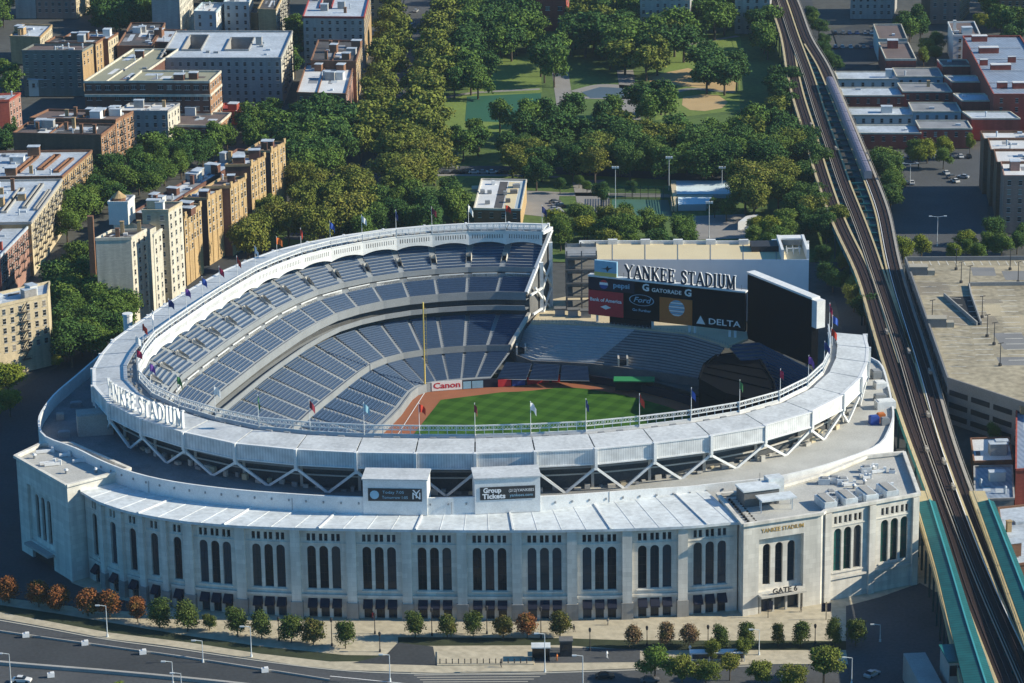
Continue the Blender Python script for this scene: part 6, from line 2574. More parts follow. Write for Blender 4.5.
# --- small field house behind the stadium
o, a, b, c, d = bldg('field_house', 'low brick field house with a white and tan roof of plant behind the stadium', B, (474, 209), (520.5, 210), (526.5, 180.5), 8, 'brown', 'rf_white', st=3.6, sp=3.6, wins='f', rnd=110, clutter=0, side='ochre', parapet=.7, trim='ivory')
mb = MB()
for u0, u1, m_ in ((.42, .60, 0), (.62, .86, 1), (.88, .97, 2)):
    q = [a + (b - a) * u + (d - a) * v for u, v in ((u0, .03), (u1, .03), (u1, .95), (u0, .95))]
    mb.poly([(p.x, p.y, 7.92) for p in q], m_)
mb.build('roof_covering', [M['rf_dark'], M['tanroof'], M['bluew']], o)
rr = random.Random(4)
for k in range(9):
    p = a + (b - a) * rr.uniform(.08, .85) + (d - a) * rr.uniform(.1, .9)
    mb = MB()
    mb.box((p.x, p.y, 8.6), (rr.uniform(1, 2.6), rr.uniform(1, 2), 1.2), .1)
    mb.build('roof_unit', M[rr.choice(('steel', 'white', 'conc_dk'))], o)
for w in (.15, .92):
    p = a.lerp(d, w)
    mb = MB()
    mb.box((p.x - 1.6, p.y, 5.5), (3.6, 5, 1.0))
    mb.build('side_terrace', M['beige'], o)
# --- pool enclosure and brick school at the top of the park
q = spot(702, 195, 1)
M['icewhite'] = mat('pale_blue_ice', (0.62, 0.74, 0.80), .5, .15, .15)
pool = thing('sports_rink', 'open white and pale blue rink with tan end walls beyond the scoreboard', 'rink', (q.x, q.y, 0))
mb = MB()
pts = [spot(x, y, 1.6) for x, y in ((676, 194), (731, 194), (729, 180.5), (674.5, 180.5))]
mb.prism([(p.x, p.y) for p in pts], 0, 1.6, 1, 0)
mb.build('playing_surface', [M['icewhite'], M['bluew']], pool)
mb = MB()
pts = [spot(x, y, 2.4) for x, y in ((678, 204.5), (706, 204), (712, 197), (678, 197))]
mb.prism([(p.x, p.y) for p in pts], 0, 2.4, 1, 0)
mb.build('ice_cover', [M['icewhite'], M['bluew']], pool)
for pts in (((671, 206), (677, 206), (676, 180), (671, 180)), ((676, 196.5), (712, 196.5), (714, 195.2), (676, 195.2))):
    p_ = [spot(x, y, 2.0) for x, y in pts]
    mb = MB()
    mb.prism([(p.x, p.y) for p in p_], 0, 2.0)
    mb.build('end_wall', M['beige'], pool)
# tennis court fence
q = spot(640, 203, 0)
tf = thing('court_fence', 'tall dark green mesh fence round the tennis court', 'fence', (q.x, q.y, 0))
ff = [spot(x, y, 0) for x, y in ((610, 217), (610, 199), (671, 199.5), (674, 217))]
for a, b in zip(ff, ff[1:]):
    n_ = 8
    for k in range(n_ + 1):
        p = a.lerp(b, k / n_)
        mb = MB()
        mb.bar((p.x, p.y, 0), (p.x, p.y, 5), .16)
        mb.build('fence_post', M['frame'], tf)
    mb = MB()
    for k in range(10):
        mb.bar((a.x, a.y, .25 + k * .5), (b.x, b.y, .25 + k * .5), .05, .22)
    mb.build('mesh_panel', M['court'], tf)
bldg('brick_school', 'tall red brick school hall with long vertical windows at the top of the park', 'school', (529, -8), (566, -8), (569, -20), 18, 'redb', 'rf_dark', st=5.5, sp=4.2, wins='fr', rnd=120, clutter=2, wide=True, trim='ivory')
bldg('apartment_block', 'shaded grey block behind the trees at the top edge right of the red brick school', B, (640, -6), (690, -6), (693, -18), 22, 'grey_b', 'rf_dark', st=3.0, sp=3.0, wins='f', rnd=121, clutter=2)
bldg('apartment_block', 'dim grey block at the top edge just left of the railway', B, (735, -10), (770, -10), (772, -22), 20, 'grey_b', 'rf_dark', st=3.0, sp=3.0, wins='f', rnd=122, clutter=2)
# --- right hand side
bldg('apartment_tower', 'shaded grey tower with small windows at the top edge right of the railway', B, (851, -24), (893, -24), (898, -34), 20, 'grey_b', 'rf_dark', st=3.0, sp=3.0, wins='f', rnd=130, clutter=1)
o, *_ = bldg('apartment_tower', 'pink brick tower with a sunlit side at the top edge above the school roofs', B, (931, -26), (961, -26), (971, -36), 23, 'pink', 'rf_dark', st=3.0, sp=3.4, wins='fr', rnd=131, clutter=1, side='tan')
bldg('', '', B, (922, -24), (931, -24), (934, -28), 22, 'brown', 'rf_dark', wins='', wing=o, clutter=0)
bldg('apartment_tower', 'brown tower at the top right corner of the view', B, (1000, -14), (1050, -14), (1054, -30), 20, 'brown', 'rf_dark', st=3.0, sp=3.0, wins='f', rnd=132, clutter=2)
# long red school with seamed roof
o, a, b, c, d = bldg('school', 'long dark red brick school with a blue grey seamed roof at the right edge', 'school', (993.7, 95.3), (1056, 95.3), (1020, 37), 14, 'redb', 'rf_blue', st=3.6, sp=5.0, wins='f', rnd=140, clutter=0, trim='redb')
for k, (u, v, s) in enumerate(((.25, .93, 4), (.3, .72, 5), (.34, .42, 5), (.5, .12, 4), (.2, .12, 2.5), (.6, .55, 2), (.1, .5, 2))):
    p = a + (b - a) * u + (d - a) * v
    mb = MB()
    mb.box((p.x, p.y, 15.0), (s * 1.6, s * .7, 2.4), .0, 0)
    mb.box((p.x, p.y, 16.3), (s * 1.65, s * .75, .2), .0, 1)
    mb.build('roof_bulkhead', [M['redb'], M['rf_white']], o)
for k in range(1, 5):
    p = a.lerp(d, k / 5)
    mb = MB()
    mb.bar((p.x, p.y, 14.1), ((p + (b - a) * .9).x, (p + (b - a) * .9).y, 14.1), .4, .25)
    mb.build('roof_rib', M['rf_white'], o)
bldg('', '', B, (953.5, 36), (980, 35.5), (974, 22.5), 13, 'whitew', 'rf_brown', st=3.4, sp=3.6, wins='f', rnd=141, wing=o, clutter=3)
# two small brown roofed classroom blocks
bldg('classroom_block', 'small brown roofed block with pale parapets, nearer of two left of the long school', B, (886, 60), (916, 60), (908, 43.5), 9, 'redb', 'rf_brown', st=3.4, sp=3.6, wins='', rnd=142, clutter=1, trim='ivory')
bldg('classroom_block', 'small brown roofed block with pale walls, farther of two left of the long school', B, (879, 40), (907, 39.8), (901, 25.2), 9.5, 'whitew', 'rf_brown', st=3.4, sp=3.6, wins='f', rnd=143, clutter=1, trim='ivory')
# terraced low wings
lowc = thing('school_wings', 'rows of low red and white school wings stepping down beside the railway', 'school', (spot(880, 110, 5).x, spot(880, 110, 5).y, 0))
def low(FL, FR, BR, h, wm_, rm, wn='f', k=0):
    return bldg('', '', B, FL, FR, BR, h, wm_, rm, st=3.2, sp=3.4, wins=wn, rnd=150 + k, wing=lowc, clutter=1, parapet=.6, trim='ivory', cap=14)
low((838, 79.5), (898, 79.5), (894, 72), 5, 'whitew', 'rf_silver', k=1)
low((897, 77), (943, 77), (938, 68.5), 6, 'bluew', 'rf_grey', k=2)
low((843, 96), (904, 96), (900, 88), 5, 'redb', 'rf_silver', k=3)
low((903, 92), (952, 92), (946, 83.5), 6.5, 'redb', 'rf_grey', k=4)
low((850, 115.5), (914, 115.5), (910, 108), 5, 'whitew', 'rf_silver', k=5)
low((913, 112), (961, 112), (956, 103), 6.5, 'bluew', 'rf_grey', k=6)
low((857, 133.5), (921, 133.5), (917, 125.5), 6, 'redb', 'rf_silver', k=7)
low((920, 129), (972, 129), (967, 121), 7.5, 'redb', 'rf_grey', k=8)
low((943, 66), (972, 66), (966, 60), 8, 'redb', 'rf_brown', '', k=9)
low((952, 82), (983, 82), (975, 76), 9, 'redb', 'rf_silver', '', k=10)
low((962, 101), (993, 101), (984, 94), 9, 'redb', 'rf_silver', '', k=11)
low((972, 119), (1020, 119), (1010, 112), 8.5, 'redb', 'rf_silver', '', k=12)
# stepped block at the right edge
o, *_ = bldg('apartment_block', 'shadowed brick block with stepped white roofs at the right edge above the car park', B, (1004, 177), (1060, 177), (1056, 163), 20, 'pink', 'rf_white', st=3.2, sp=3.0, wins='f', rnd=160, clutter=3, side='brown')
for k, (fl, fr, br) in enumerate((((997, 163.5), (1060, 163.5), (1056, 150.5)), ((991, 151), (1060, 151), (1056, 139.5)), ((984, 140), (1060, 140), (1056, 132.5)))):
    bldg('', '', B, fl, fr, br, 20, 'brown', 'rf_white', wins='', rnd=161 + k, wing=o, clutter=3)
# low roofs at the right edge, beside the station
bldg('low_store', 'low store with a flat white roof below the car park', 'shop', (974, 462), (1013, 461), (1009, 438), 6, 'brown', 'rf_white', wins='', rnd=170, clutter=3, parapet=.6)
bldg('low_store', 'low store with a bluish shaded roof between the white roof and the station', 'shop', (975, 500), (1014, 499), (1012, 466), 5, 'grey_b', 'rf_blue', wins='', rnd=171, clutter=3, parapet=.6)
bldg('low_store', 'store with a pale roof beside the right hand station canopy', 'shop', (1006, 566), (1060, 560), (1050, 503), 6.5, 'brown', 'rf_silver', wins='', rnd=172, clutter=4, parapet=.6)
bldg('brick_building', 'narrow dark red brick building at the right edge below the car park', B, (1016, 470), (1060, 468), (1058, 400), 10, 'redb', 'rf_blue', wins='', rnd=173, clutter=2, parapet=.6)

q = spot(734, 222, 0)
mb = MB()
mb.prism([(p.x, p.y) for p in (spot(738, 222, 3), spot(750, 220, 3), (spot(758, 214, 3)), spot(746, 216, 3))], 0, 3)
tag(mb.build('yard_shed', [M['rf_white']]), 'small white shed in the paved yard right of the long flat hall', 'shed')
# ================================================================ trees
def crown_mesh(name, seed, R, Ht, lobes, n, leaf, m, base=.28, spread=.78):
    """leaf clumps spread through several lobes; trunk foot at the origin"""
    rr = random.Random(seed)
    L = []
    zc = Ht * (base + (1 - base) / 2)
    rz = Ht * (1 - base) / 2
    for k in range(lobes):
        a = 2 * math.pi * (k + rr.random()) / lobes
        rad = R * rr.uniform(.2, spread)
        zz = rr.uniform(-.62, .72)
        L.append((Vector((math.cos(a) * rad * (1 - .35 * max(0, zz)), math.sin(a) * rad * (1 - .35 * max(0, zz)), zc + zz * rz)), R * rr.uniform(.22, .48)))
    if spread < .7:
        L.append((Vector((0, 0, zc - rz * .2)), R * .74))
        L.append((Vector((0, 0, zc + rz * .25)), R * .62))
    L.append((Vector((0, 0, zc + rz * .45)), R * .5))
    L.append((Vector((0, 0, zc - rz * .1)), R * .55))
    mb = MB()
    wsum = [r * r for _, r in L]
    for k in range(n):
        c, r = rr.choices(L, wsum)[0]
        d = Vector((rr.gauss(0, 1), rr.gauss(0, 1), rr.gauss(.15, 1))).normalized()
        p = c + Vector((d.x * r, d.y * r, d.z * r * .85)) * ((rr.uniform(.5, 1.06) if rr.random() < .86 else rr.uniform(1.05, 1.3)))
        nrm = (d * .7 + Vector((rr.uniform(-1, 1), rr.uniform(-1, 1), rr.uniform(-.3, 1)))).normalized()
        t = nrm.orthogonal().normalized()
        t.rotate(Quaternion(nrm, rr.uniform(0, 6.28)))
        b = nrm.cross(t)
        s = leaf * rr.uniform(.6, 1.3)
        mb.poly([p - t * s * .5, p + b * s * .35 - nrm * s * .12, p + t * s * .55, p - b * s * .38 - nrm * s * .1])
    return mb.mesh(name, m)


def trunk_mesh(name, seed, Ht, R, r0, m):
    rr = random.Random(seed)
    mb = MB()
    th = Ht * .42
    mb.tube((0, 0, -.2), (0, 0, th), r0, r0 * .7, 7)
    mb.tube((0, 0, th), (rr.uniform(-.3, .3), rr.uniform(-.3, .3), Ht * .8), r0 * .7, r0 * .2, 6)
    for k in range(5):
        a = 2 * math.pi * (k + rr.random() * .6) / 5
        z = Ht * rr.uniform(.26, .45)
        mb.tube((0, 0, z), (math.cos(a) * R * .6, math.sin(a) * R * .6, z + Ht * rr.uniform(.15, .32)), r0 * .45, r0 * .12, 5)
    return mb.mesh(name, m)


M['bark'] = mat('bark', (0.09, 0.07, 0.05), .95, .3, 1.0)
LM = dict(
    dark=leaf_mat('dark_leaves', (0.024, 0.069, 0.018), (0.048, 0.105, 0.022), (0.087, 0.144, 0.030)),
    green=leaf_mat('green_leaves', (0.057, 0.114, 0.019), (0.092, 0.156, 0.025), (0.137, 0.186, 0.031)),
    olive=leaf_mat('olive_leaves', (0.095, 0.131, 0.020), (0.139, 0.163, 0.025), (0.192, 0.175, 0.031), .5),
    yellow=leaf_mat('yellow_green_leaves', (0.12, 0.175, 0.016), (0.175, 0.205, 0.022), (0.23, 0.23, 0.028)),
    russet=leaf_mat('russet_leaves', (0.20, 0.085, 0.024), (0.22, 0.080, 0.028), (0.11, 0.105, 0.024), .2),
    turning=leaf_mat('turning_leaves', (0.060, 0.090, 0.018), (0.095, 0.095, 0.022), (0.16, 0.090, 0.026), .25),
    plazagreen=leaf_mat('plaza_green_leaves', (0.045, 0.078, 0.016), (0.066, 0.098, 0.020), (0.098, 0.110, 0.024), .3),
    pinkish=leaf_mat('pinkish_leaves', (0.11, 0.105, 0.030), (0.19, 0.115, 0.065), (0.13, 0.115, 0.030), .2))
PROTO = {}
FAR = {}
for kk, lm in LM.items():
    big_ = kk in ('dark', 'green', 'olive', 'yellow')
    PROTO[kk] = []
    for v in range(4 if big_ else 2):
        sd = hash((kk, v)) % 1000 if False else (list(LM).index(kk) * 17 + v * 5 + 3)
        if big_:
            FAR.setdefault(kk, []).append((crown_mesh('crown', sd + 1, 5.8, 13.0, 13, 2200, .95, lm), trunk_mesh('trunk', sd, 13.0, 5.6, .38, M['bark']), 13.0, 5.6))
            PROTO[kk].append((crown_mesh('crown', sd, 5.8, 13.0, 12 + 3 * v, 6500, .62, lm), trunk_mesh('trunk', sd, 13.0, 5.6, .38, M['bark']), 13.0, 5.6))
        else:
            PROTO[kk].append((crown_mesh('crown', sd, 3.2, 7.6, 12, 3800, .42, lm, base=.07, spread=.58), trunk_mesh('trunk', sd, 7.6, 2.6, .16, M['bark']), 7.6, 2.6))
_tr = random.Random(99)


SPECS = []


def tree(name, label, kind, x, y, ht, wide=1.0, group=None, gz_=0.0):
    SPECS.append((name, label, kind, x, y, ht, wide, group))


def plant_trees(limit):
    """the nearest trees are things of their own; the far woods beyond them are one mass"""
    order = sorted(SPECS, key=lambda q: q[4] - (400 if q[5] < 9 else 0))
    for name, label, kind, x, y, ht, wide, group in order[:limit]:
        me, tm, H0, R0 = _tr.choice(PROTO[kind])
        o = thing(name, label, 'tree', (x, y, 0), group, _tr.uniform(0, 6.28))
        s = ht / H0
        w = s * wide * _tr.uniform(.85, 1.2)
        for m_, nm in ((me, 'crown'), (tm, 'trunk')):
            c = bpy.data.objects.new(nm, m_)
            COL.objects.link(c)
            c.parent = o
            c.scale = (w, w * _tr.uniform(.85, 1.15) if nm == 'crown' else w, s)
    kinds = list(LM)
    far = MB()
    for name, label, kind, x, y, ht, wide, group in order[limit:]:
        me, tm, H0, R0 = _tr.choice(FAR[kind])
        s = ht / H0
        w = s * wide * _tr.uniform(.85, 1.2)
        a = _tr.uniform(0, 6.28)
        ca, sa = math.cos(a) * w, math.sin(a) * w
        for q, mi in ((me, kinds.index(kind)), (tm, len(kinds))):
            n0 = len(far.v)
            far.v += [Vector((x + v.co.x * ca - v.co.y * sa, y + v.co.x * sa + v.co.y * ca, v.co.z * s)) for v in q.vertices]
            far.f += [tuple(k + n0 for k in p.vertices) for p in q.polygons]
            far.m += [mi] * len(q.polygons)
    if far.v:
        tag(far.build('distant_trees', [LM[k] for k in kinds] + [M['bark']]), 'far dark woods reaching back to the top edge beyond the park trees', 'woods', None, 'stuff')


def tree_px(name, label, kind, px, py, ht, wide=1.0, group=None):
    """px, py is the middle of the crown in the photo"""
    p = spot(px, py, ht * .6)
    tree(name, label, kind, p.x, p.y, ht, wide, group)


placed = []


def inpoly(x, y, poly):
    ins = False
    j = len(poly) - 1
    for i in range(len(poly)):
        if (poly[i][1] > y) != (poly[j][1] > y) and x < (poly[j][0] - poly[i][0]) * (y - poly[i][1]) / (poly[j][1] - poly[i][1]) + poly[i][0]:
            ins = not ins
        j = i
    return ins


def grove(label, group, kinds, poly, sp=9.5, h=(11, 15), wide=1.0, name='tree'):
    hm = (h[0] + h[1]) / 2
    P = [spot(x, y, hm * .6) for x, y in poly]
    pl = [(p.x, p.y) for p in P]
    x0, x1 = min(p[0] for p in pl), max(p[0] for p in pl)
    y0, y1 = min(p[1] for p in pl), max(p[1] for p in pl)
    y = y0
    r = 0
    while y <= y1:
        x = x0 + (r % 2) * sp / 2
        while x <= x1:
            xx, yy = x + _tr.uniform(-.3, .3) * sp, y + _tr.uniform(-.3, .3) * sp
            if inpoly(xx, yy, pl) and all((xx - a) ** 2 + (yy - b) ** 2 > (sp * .62) ** 2 for a, b in placed):
                placed.append((xx, yy))
                tree(name, label, _tr.choice(kinds), xx, yy, _tr.uniform(*h), wide, group)
            x += sp
        y += sp * .87
        r += 1


# the two rows along the avenue
left_row = [(392, 2), (388, 18), (386, 34), (381, 50), (386, 62), (378, 76), (372, 92), (380, 104), (366, 116), (374, 128), (360, 140), (352, 182), (358, 196), (318, 186), (304, 200), (298, 180), (270, 212), (288, 222), (262, 228), (318, 226), (342, 214), (356, 186), (248, 240), (330, 200), (400, 28), (398, 44), (393, 60), (388, 86), (386, 100), (380, 120)]
right_row = [(456, 0), (444, 10), (452, 22), (436, 26), (446, 36), (430, 44), (440, 54), (424, 62), (434, 72), (418, 82), (430, 90), (414, 102), (428, 108), (408, 118), (422, 124), (404, 136), (418, 142), (432, 130), (398, 152), (412, 158), (426, 152), (394, 170), (408, 174), (422, 170), (434, 160), (400, 186)]
for x, y in left_row:
    placed.append(tuple(spot(x, y, 9)[:2]))
    tree_px('street_tree', 'olive brown street tree in the row along the left side of the avenue', 'olive', x, y, _tr.uniform(14, 18), 1.05, 'street trees on the left of the avenue')
for x, y in right_row:
    placed.append(tuple(spot(x, y, 9)[:2]))
    tree_px('street_tree', 'olive brown street tree in the thick row between avenue and park', 'olive', x, y, _tr.uniform(15, 18), 1.2, 'street trees on the right of the avenue')
grove('green tree in the clump between the avenue trees and the stadium roof', 'trees between avenue and stadium roof', ['green', 'dark'], [(330, 222), (350, 205), (392, 198), (425, 188), (455, 185), (470, 200), (455, 222), (400, 222), (352, 232)], 9, (10, 14))
grove('big dark green tree in the clump in front of the white tiered roof', 'dark trees by the white tiered roof', ['dark', 'dark', 'green'], [(290, 112), (318, 108), (345, 118), (350, 150), (335, 168), (292, 172), (288, 140)], 9.5, (14, 18), 1.1)
grove('green tree below the courtyard block and the small shops', 'trees below the courtyard block', ['green', 'dark'], [(244, 112), (282, 104), (292, 125), (288, 150), (262, 150), (240, 130)], 9, (10, 14))
grove('dark tree in the wood at the top left of the park', 'wood at the top left of the park', ['dark', 'dark', 'green'], [(462, 0), (520, -8), (540, 10), (544, 30), (505, 44), (470, 52), (450, 46)], 10.5, (14, 18), 1.1)
grove('tree in the clump on the lawn edge beside the green pitch', 'trees beside the green pitch', ['dark', 'green'], [(446, 62), (470, 54), (498, 58), (496, 74), (470, 86), (444, 86)], 10, (11, 15))
grove('tree standing by the paths in the middle of the park', 'trees by the park paths', ['dark', 'dark', 'green'], [(537, 40), (556, 44), (562, 60), (552, 72), (538, 68)], 10, (13, 17))
grove('dark tree in the broad wood behind the red brick school lawn', 'wood right of the red brick school', ['dark', 'dark', 'green', 'dark', 'green', 'olive'], [(566, 20), (600, 8), (640, 4), (690, 8), (735, 0), (740, 18), (700, 30), (680, 52), (650, 66), (620, 58), (585, 48), (566, 36)], 13.5, (14, 18), 1.15)
grove('dark tree in the clump over the ball field', 'dark clump over the ball field', ['dark', 'dark'], [(694, 60), (720, 52), (742, 54), (744, 70), (722, 80), (694, 74)], 9.5, (12, 15), 1.1)
grove('dark tree in the strip between park and railway', 'trees between park and railway', ['dark', 'green', 'dark'], [(752, 12), (772, 8), (780, 30), (776, 46), (750, 44)], 10, (11, 14))
grove('tree at the near edge of the green pitch and paved circle', 'trees near the paved circle', ['dark', 'green', 'dark'], [(498, 112), (540, 106), (560, 104), (585, 108), (625, 104), (632, 118), (560, 126), (500, 128)], 13, (11, 14))
grove('tree left of the ball field sand', 'trees left of the ball field', ['dark', 'green'], [(636, 90), (654, 86), (666, 96), (668, 110), (646, 114), (632, 104)], 10.5, (12, 16))
grove('dark tree in the wide band of trees across the middle of the park', 'band of trees across the park', ['dark', 'dark', 'green', 'green', 'dark', 'olive'], [(560, 132), (620, 124), (670, 126), (745, 124), (765, 114), (800, 120), (815, 150), (800, 165), (740, 160), (700, 164), (640, 164), (590, 166), (556, 158)], 11.5, (12, 16), 1.15)
grove('dark tree beside the shadowed lawn next to the railway', 'trees beside the railway lawn', ['dark', 'olive', 'dark'], [(776, 75), (792, 78), (806, 112), (770, 112)], 9.5, (10, 13))
grove('tree on the left lawn between the green pitch and the field house', 'trees on the lawn by the field house', ['green', 'dark'], [(448, 128), (482, 124), (488, 142), (462, 150), (446, 146)], 9.5, (9, 12))
grove('olive green tree to the right of the field house lawn', 'trees right of the field house', ['olive', 'green', 'dark'], [(502, 138), (545, 132), (548, 170), (516, 176), (500, 160)], 9.5, (11, 15))
grove('tree in the hedge of trees just behind the long flat hall', 'trees behind the long flat hall', ['green', 'olive', 'yellow'], [(552, 212), (600, 214), (648, 210), (652, 238), (560, 240)], 9, (9, 12))
grove('green tree behind the right part of the long flat hall', 'trees behind the right of the long flat hall', ['green', 'dark', 'green'], [(652, 214), (700, 222), (702, 240), (652, 240)], 9, (8, 11))
grove('bushy green tree right of the paved yard behind the hall', 'trees right of the paved yard', ['green', 'yellow'], [(745, 220), (790, 222), (800, 240), (745, 242)], 9, (8, 11))
grove('olive tree of the large pair right of the rink', 'large olive trees right of the rink', ['olive'], [(740, 172), (785, 168), (792, 196), (745, 204)], 10.5, (13, 16), 1.1)
grove('dark tree in the gap between the rink and the railway', 'dark trees between rink and railway', ['dark', 'dark', 'olive'], [(792, 170), (818, 150), (834, 200), (848, 235), (822, 240), (795, 212)], 9.5, (10, 14))
grove('low dark tree right of the rink end', 'low trees by the rink', ['dark'], [(715, 200), (745, 205), (742, 214), (712, 212)], 9, (7, 9))
grove('dark tree under the railway beside the rear board', 'trees under the railway by the rear board', ['dark', 'olive'], [(815, 250), (846, 245), (868, 300), (872, 325), (838, 290)], 8.5, (7, 10))
for x, y, hh, kd in ((587, 186, 5, 'green'), (560, 184, 6, 'dark'), (632, 187, 6, 'dark'), (602, 192, 9, 'dark'), (579, 180, 5, 'green')):
    tree_px('small_tree', 'small round tree on the lawn strip behind the field house yard', kd, x, y, hh, .9, 'small lawn trees')
grove('green tree in the grove between the cream and ivory blocks', 'grove between the cream and ivory blocks', ['green', 'green', 'dark'], [(52, 268), (70, 246), (92, 262), (104, 290), (128, 296), (126, 322), (100, 340), (62, 345), (54, 310)], 8.5, (11, 15), 1.05)
grove('dark tree in the yard behind the ivory block', 'trees in the yard behind the ivory block', ['green', 'dark'], [(72, 172), (100, 165), (140, 182), (138, 196), (105, 196), (86, 214), (66, 235), (58, 215)], 9, (10, 14))
grove('dark tree between the pale grey block and the brown wings', 'trees by the pale grey block', ['dark', 'green'], [(136, 150), (160, 138), (182, 138), (215, 132), (236, 126), (226, 142), (192, 156), (166, 172), (150, 192), (138, 180)], 8.5, (10, 13))
grove('tree on the bank at the lower left edge', 'trees at the lower left edge', ['green', 'yellow'], [(-20, 384), (18, 376), (26, 392), (12, 412), (-20, 416)], 8.5, (8, 11))
grove('dark tree behind the pink brick tower', 'trees behind the pink brick tower', ['dark'], [(95, 0), (138, 0), (142, 20), (104, 26)], 10, (12, 16))
grove('tree at the top left corner', 'trees at the top left corner', ['green'], [(-15, -4), (10, -4), (12, 20), (-15, 24)], 10, (10, 13))
grove('dark tree beside the white gabled house', 'trees by the white gabled house', ['dark', 'green'], [(-10, 60), (16, 66), (18, 84), (-10, 90)], 10, (9, 12))
grove('dark tree left of the brown brick block', 'trees left of the brown brick block', ['dark'], [(-10, 118), (12, 116), (14, 150), (-10, 160)], 9, (9, 12))
grove('tree between the courtyard block and the red trimmed block', 'trees behind the courtyard block', ['green', 'dark'], [(290, 20), (303, 18), (304, 70), (296, 88), (290, 60)], 9, (9, 12))
grove('green tree beside the railway and the car park', 'trees right of the railway', ['green', 'dark'], [(874, 148), (892, 150), (902, 190), (892, 205), (880, 180)], 8.5, (9, 12))
grove('yellow green tree at the far edge of the car park', 'yellow green trees by the car park', ['yellow'], [(898, 240), (926, 238), (928, 254), (900, 256)], 8, (7, 9))
grove('rounded yellow green tree along the far wall of the car park', 'yellow green trees along the car park wall', ['yellow', 'yellow', 'green'], [(948, 240), (985, 238), (996, 252), (945, 256)], 8, (7, 9))
grove('green tree in front of the low red school wing', 'trees before the low school wings', ['green', 'yellow'], [(912, 146), (948, 140), (952, 156), (915, 160)], 8.5, (8, 10))
grove('tree in the yard of the small classroom blocks', 'trees in the school yard', ['green', 'dark'], [(918, 44), (946, 40), (944, 58), (920, 60)], 9, (7, 9))
grove('tree at the far end of the railway', 'trees at the far end of the railway', ['green', 'dark'], [(812, 10), (830, 40), (838, 66), (826, 60), (806, 20)], 9, (7, 9))
grove('dark tree at the right edge beyond the car park', 'trees at the right edge', ['green', 'dark'], [(992, 228), (1030, 226), (1030, 246), (1000, 250)], 8.5, (7, 10))
grove('dark tree in the far wood at the top right corner', 'far woods at the top right', ['dark', 'green', 'dark'], [(980, -40), (1040, -40), (1040, 30), (996, 34), (984, 10)], 13, (10, 15), 1.1)
grove('dark tree among the far blocks at the top left', 'far trees at the top left', ['dark', 'green'], [(95, -40), (300, -40), (300, -5), (200, -2), (140, 18), (96, 10)], 13, (10, 15), 1.1)
grove('dark tree at the top edge beyond the park', 'far woods beyond the park', ['dark', 'dark', 'green'], [(420, -40), (780, -40), (780, -4), (690, -2), (575, 4), (470, -8)], 13, (12, 16), 1.1)
grove('dark tree in the far gap between the two grey and pink towers', 'far trees between the towers', ['dark', 'green'], [(895, 14), (924, 12), (924, 30), (895, 34)], 10, (8, 11))
tree_px('small_tree', 'slim yellow tree before the low red school wing', 'yellow', 970, 141, 8, .6)
tree_px('small_tree', 'bright green bush at the corner of the cream apartment block', 'yellow', 57, 360, 5, 1.0)
for x, y in ((1001, 408), (994, 432)):
    tree_px('small_tree', 'small green tree in the gap below the car park wall', 'green', x, y, 6, .8, 'small trees below the car park')
tree_px('small_tree', 'bright green tree beside the pink tower and school yard', 'yellow', 980, 20, 8, 1.0)
# trees on the plaza, left to right
plaza_trees = [(8, 586, 'russet', 7.4), (38, 591, 'russet', 7.0), (58, 594, 'russet', 7.2), (87, 599, 'russet', 7.4), (109, 601, 'russet', 7.2), (137, 606, 'russet', 7.0), (159, 611, 'plazagreen', 7.2), (187, 614, 'plazagreen', 7.4), (209, 621, 'plazagreen', 4.2), (237, 619, 'plazagreen', 7.4), (261, 623, 'plazagreen', 6.8), (291, 626, 'plazagreen', 7.0), (313, 629, 'turning', 6.6), (345, 632, 'plazagreen', 7.0),
                (415, 622, 'plazagreen', 6.8), (447, 623, 'turning', 6.8), (473, 622, 'plazagreen', 6.2), (503, 624, 'turning', 6.6), (527, 622, 'russet', 6.8), (560, 621, 'turning', 6.4),
                (633, 633, 'pinkish', 6.6), (666, 632, 'pinkish', 6.8), (689, 632, 'pinkish', 6.4), (721, 636, 'plazagreen', 6.8), (747, 634, 'plazagreen', 6.6), (778, 632, 'turning', 6.0), (801, 631, 'plazagreen', 6.4), (834, 630, 'plazagreen', 6.8), (856, 630, 'plazagreen', 6.8)]
cname = dict(russet='russet', plazagreen='green', turning='green tree turning brown', pinkish='pink tinged')
cnt = {}
for k, (x, y, kd, hh) in enumerate(plaza_trees):
    blk = 'left' if k < 14 else ('middle' if k < 20 else 'right')
    i = cnt.get(blk, 0)
    cnt[blk] = i + 1
    nm = cname[kd] if kd == 'turning' else cname[kd] + ' tree'
    tree_px('plaza_tree', 'round %s, %s from the left in the %s row on the plaza' % (nm, _ord[i], blk), kd, x, y, hh, 1.15 if k < 20 else .95, 'round trees on the plaza')
kerb = ((655, 661, 'green', 7, 1.0, 'loose green kerb tree at the left end of the row along the bottom edge'), (682, 668, 'olive', 7, 1.0, None), (706, 672, 'olive', 6, 1.0, None), (730, 664, 'olive', 6, .9, None), (762, 672, 'olive', 6, 1.0, None), (792, 676, 'olive', 6, 1.0, None),
        (824, 662, 'olive', 8, 1.0, 'largest olive kerb tree at the right end of the row along the bottom edge'), (742, 648, 'olive', 5, .8, 'small olive tree right in front of the long white roofed shelter'), (712, 650, 'olive', 5, .8, 'small olive tree at the left part of the long white roofed shelter'), (118, 690, 'yellow', 4, 1.0, 'small yellow green tree at the bottom left edge'))
for k, (x, y, kd, hh, w, lb) in enumerate(kerb):
    tree_px('kerb_tree', lb or 'loose olive tree, %s from the left in the row along the bottom edge' % _ord[k], kd, x, y, hh * 1.1, w * 1.1, 'kerb trees at the bottom edge')
print('trees', len(SPECS))
plant_trees(296)

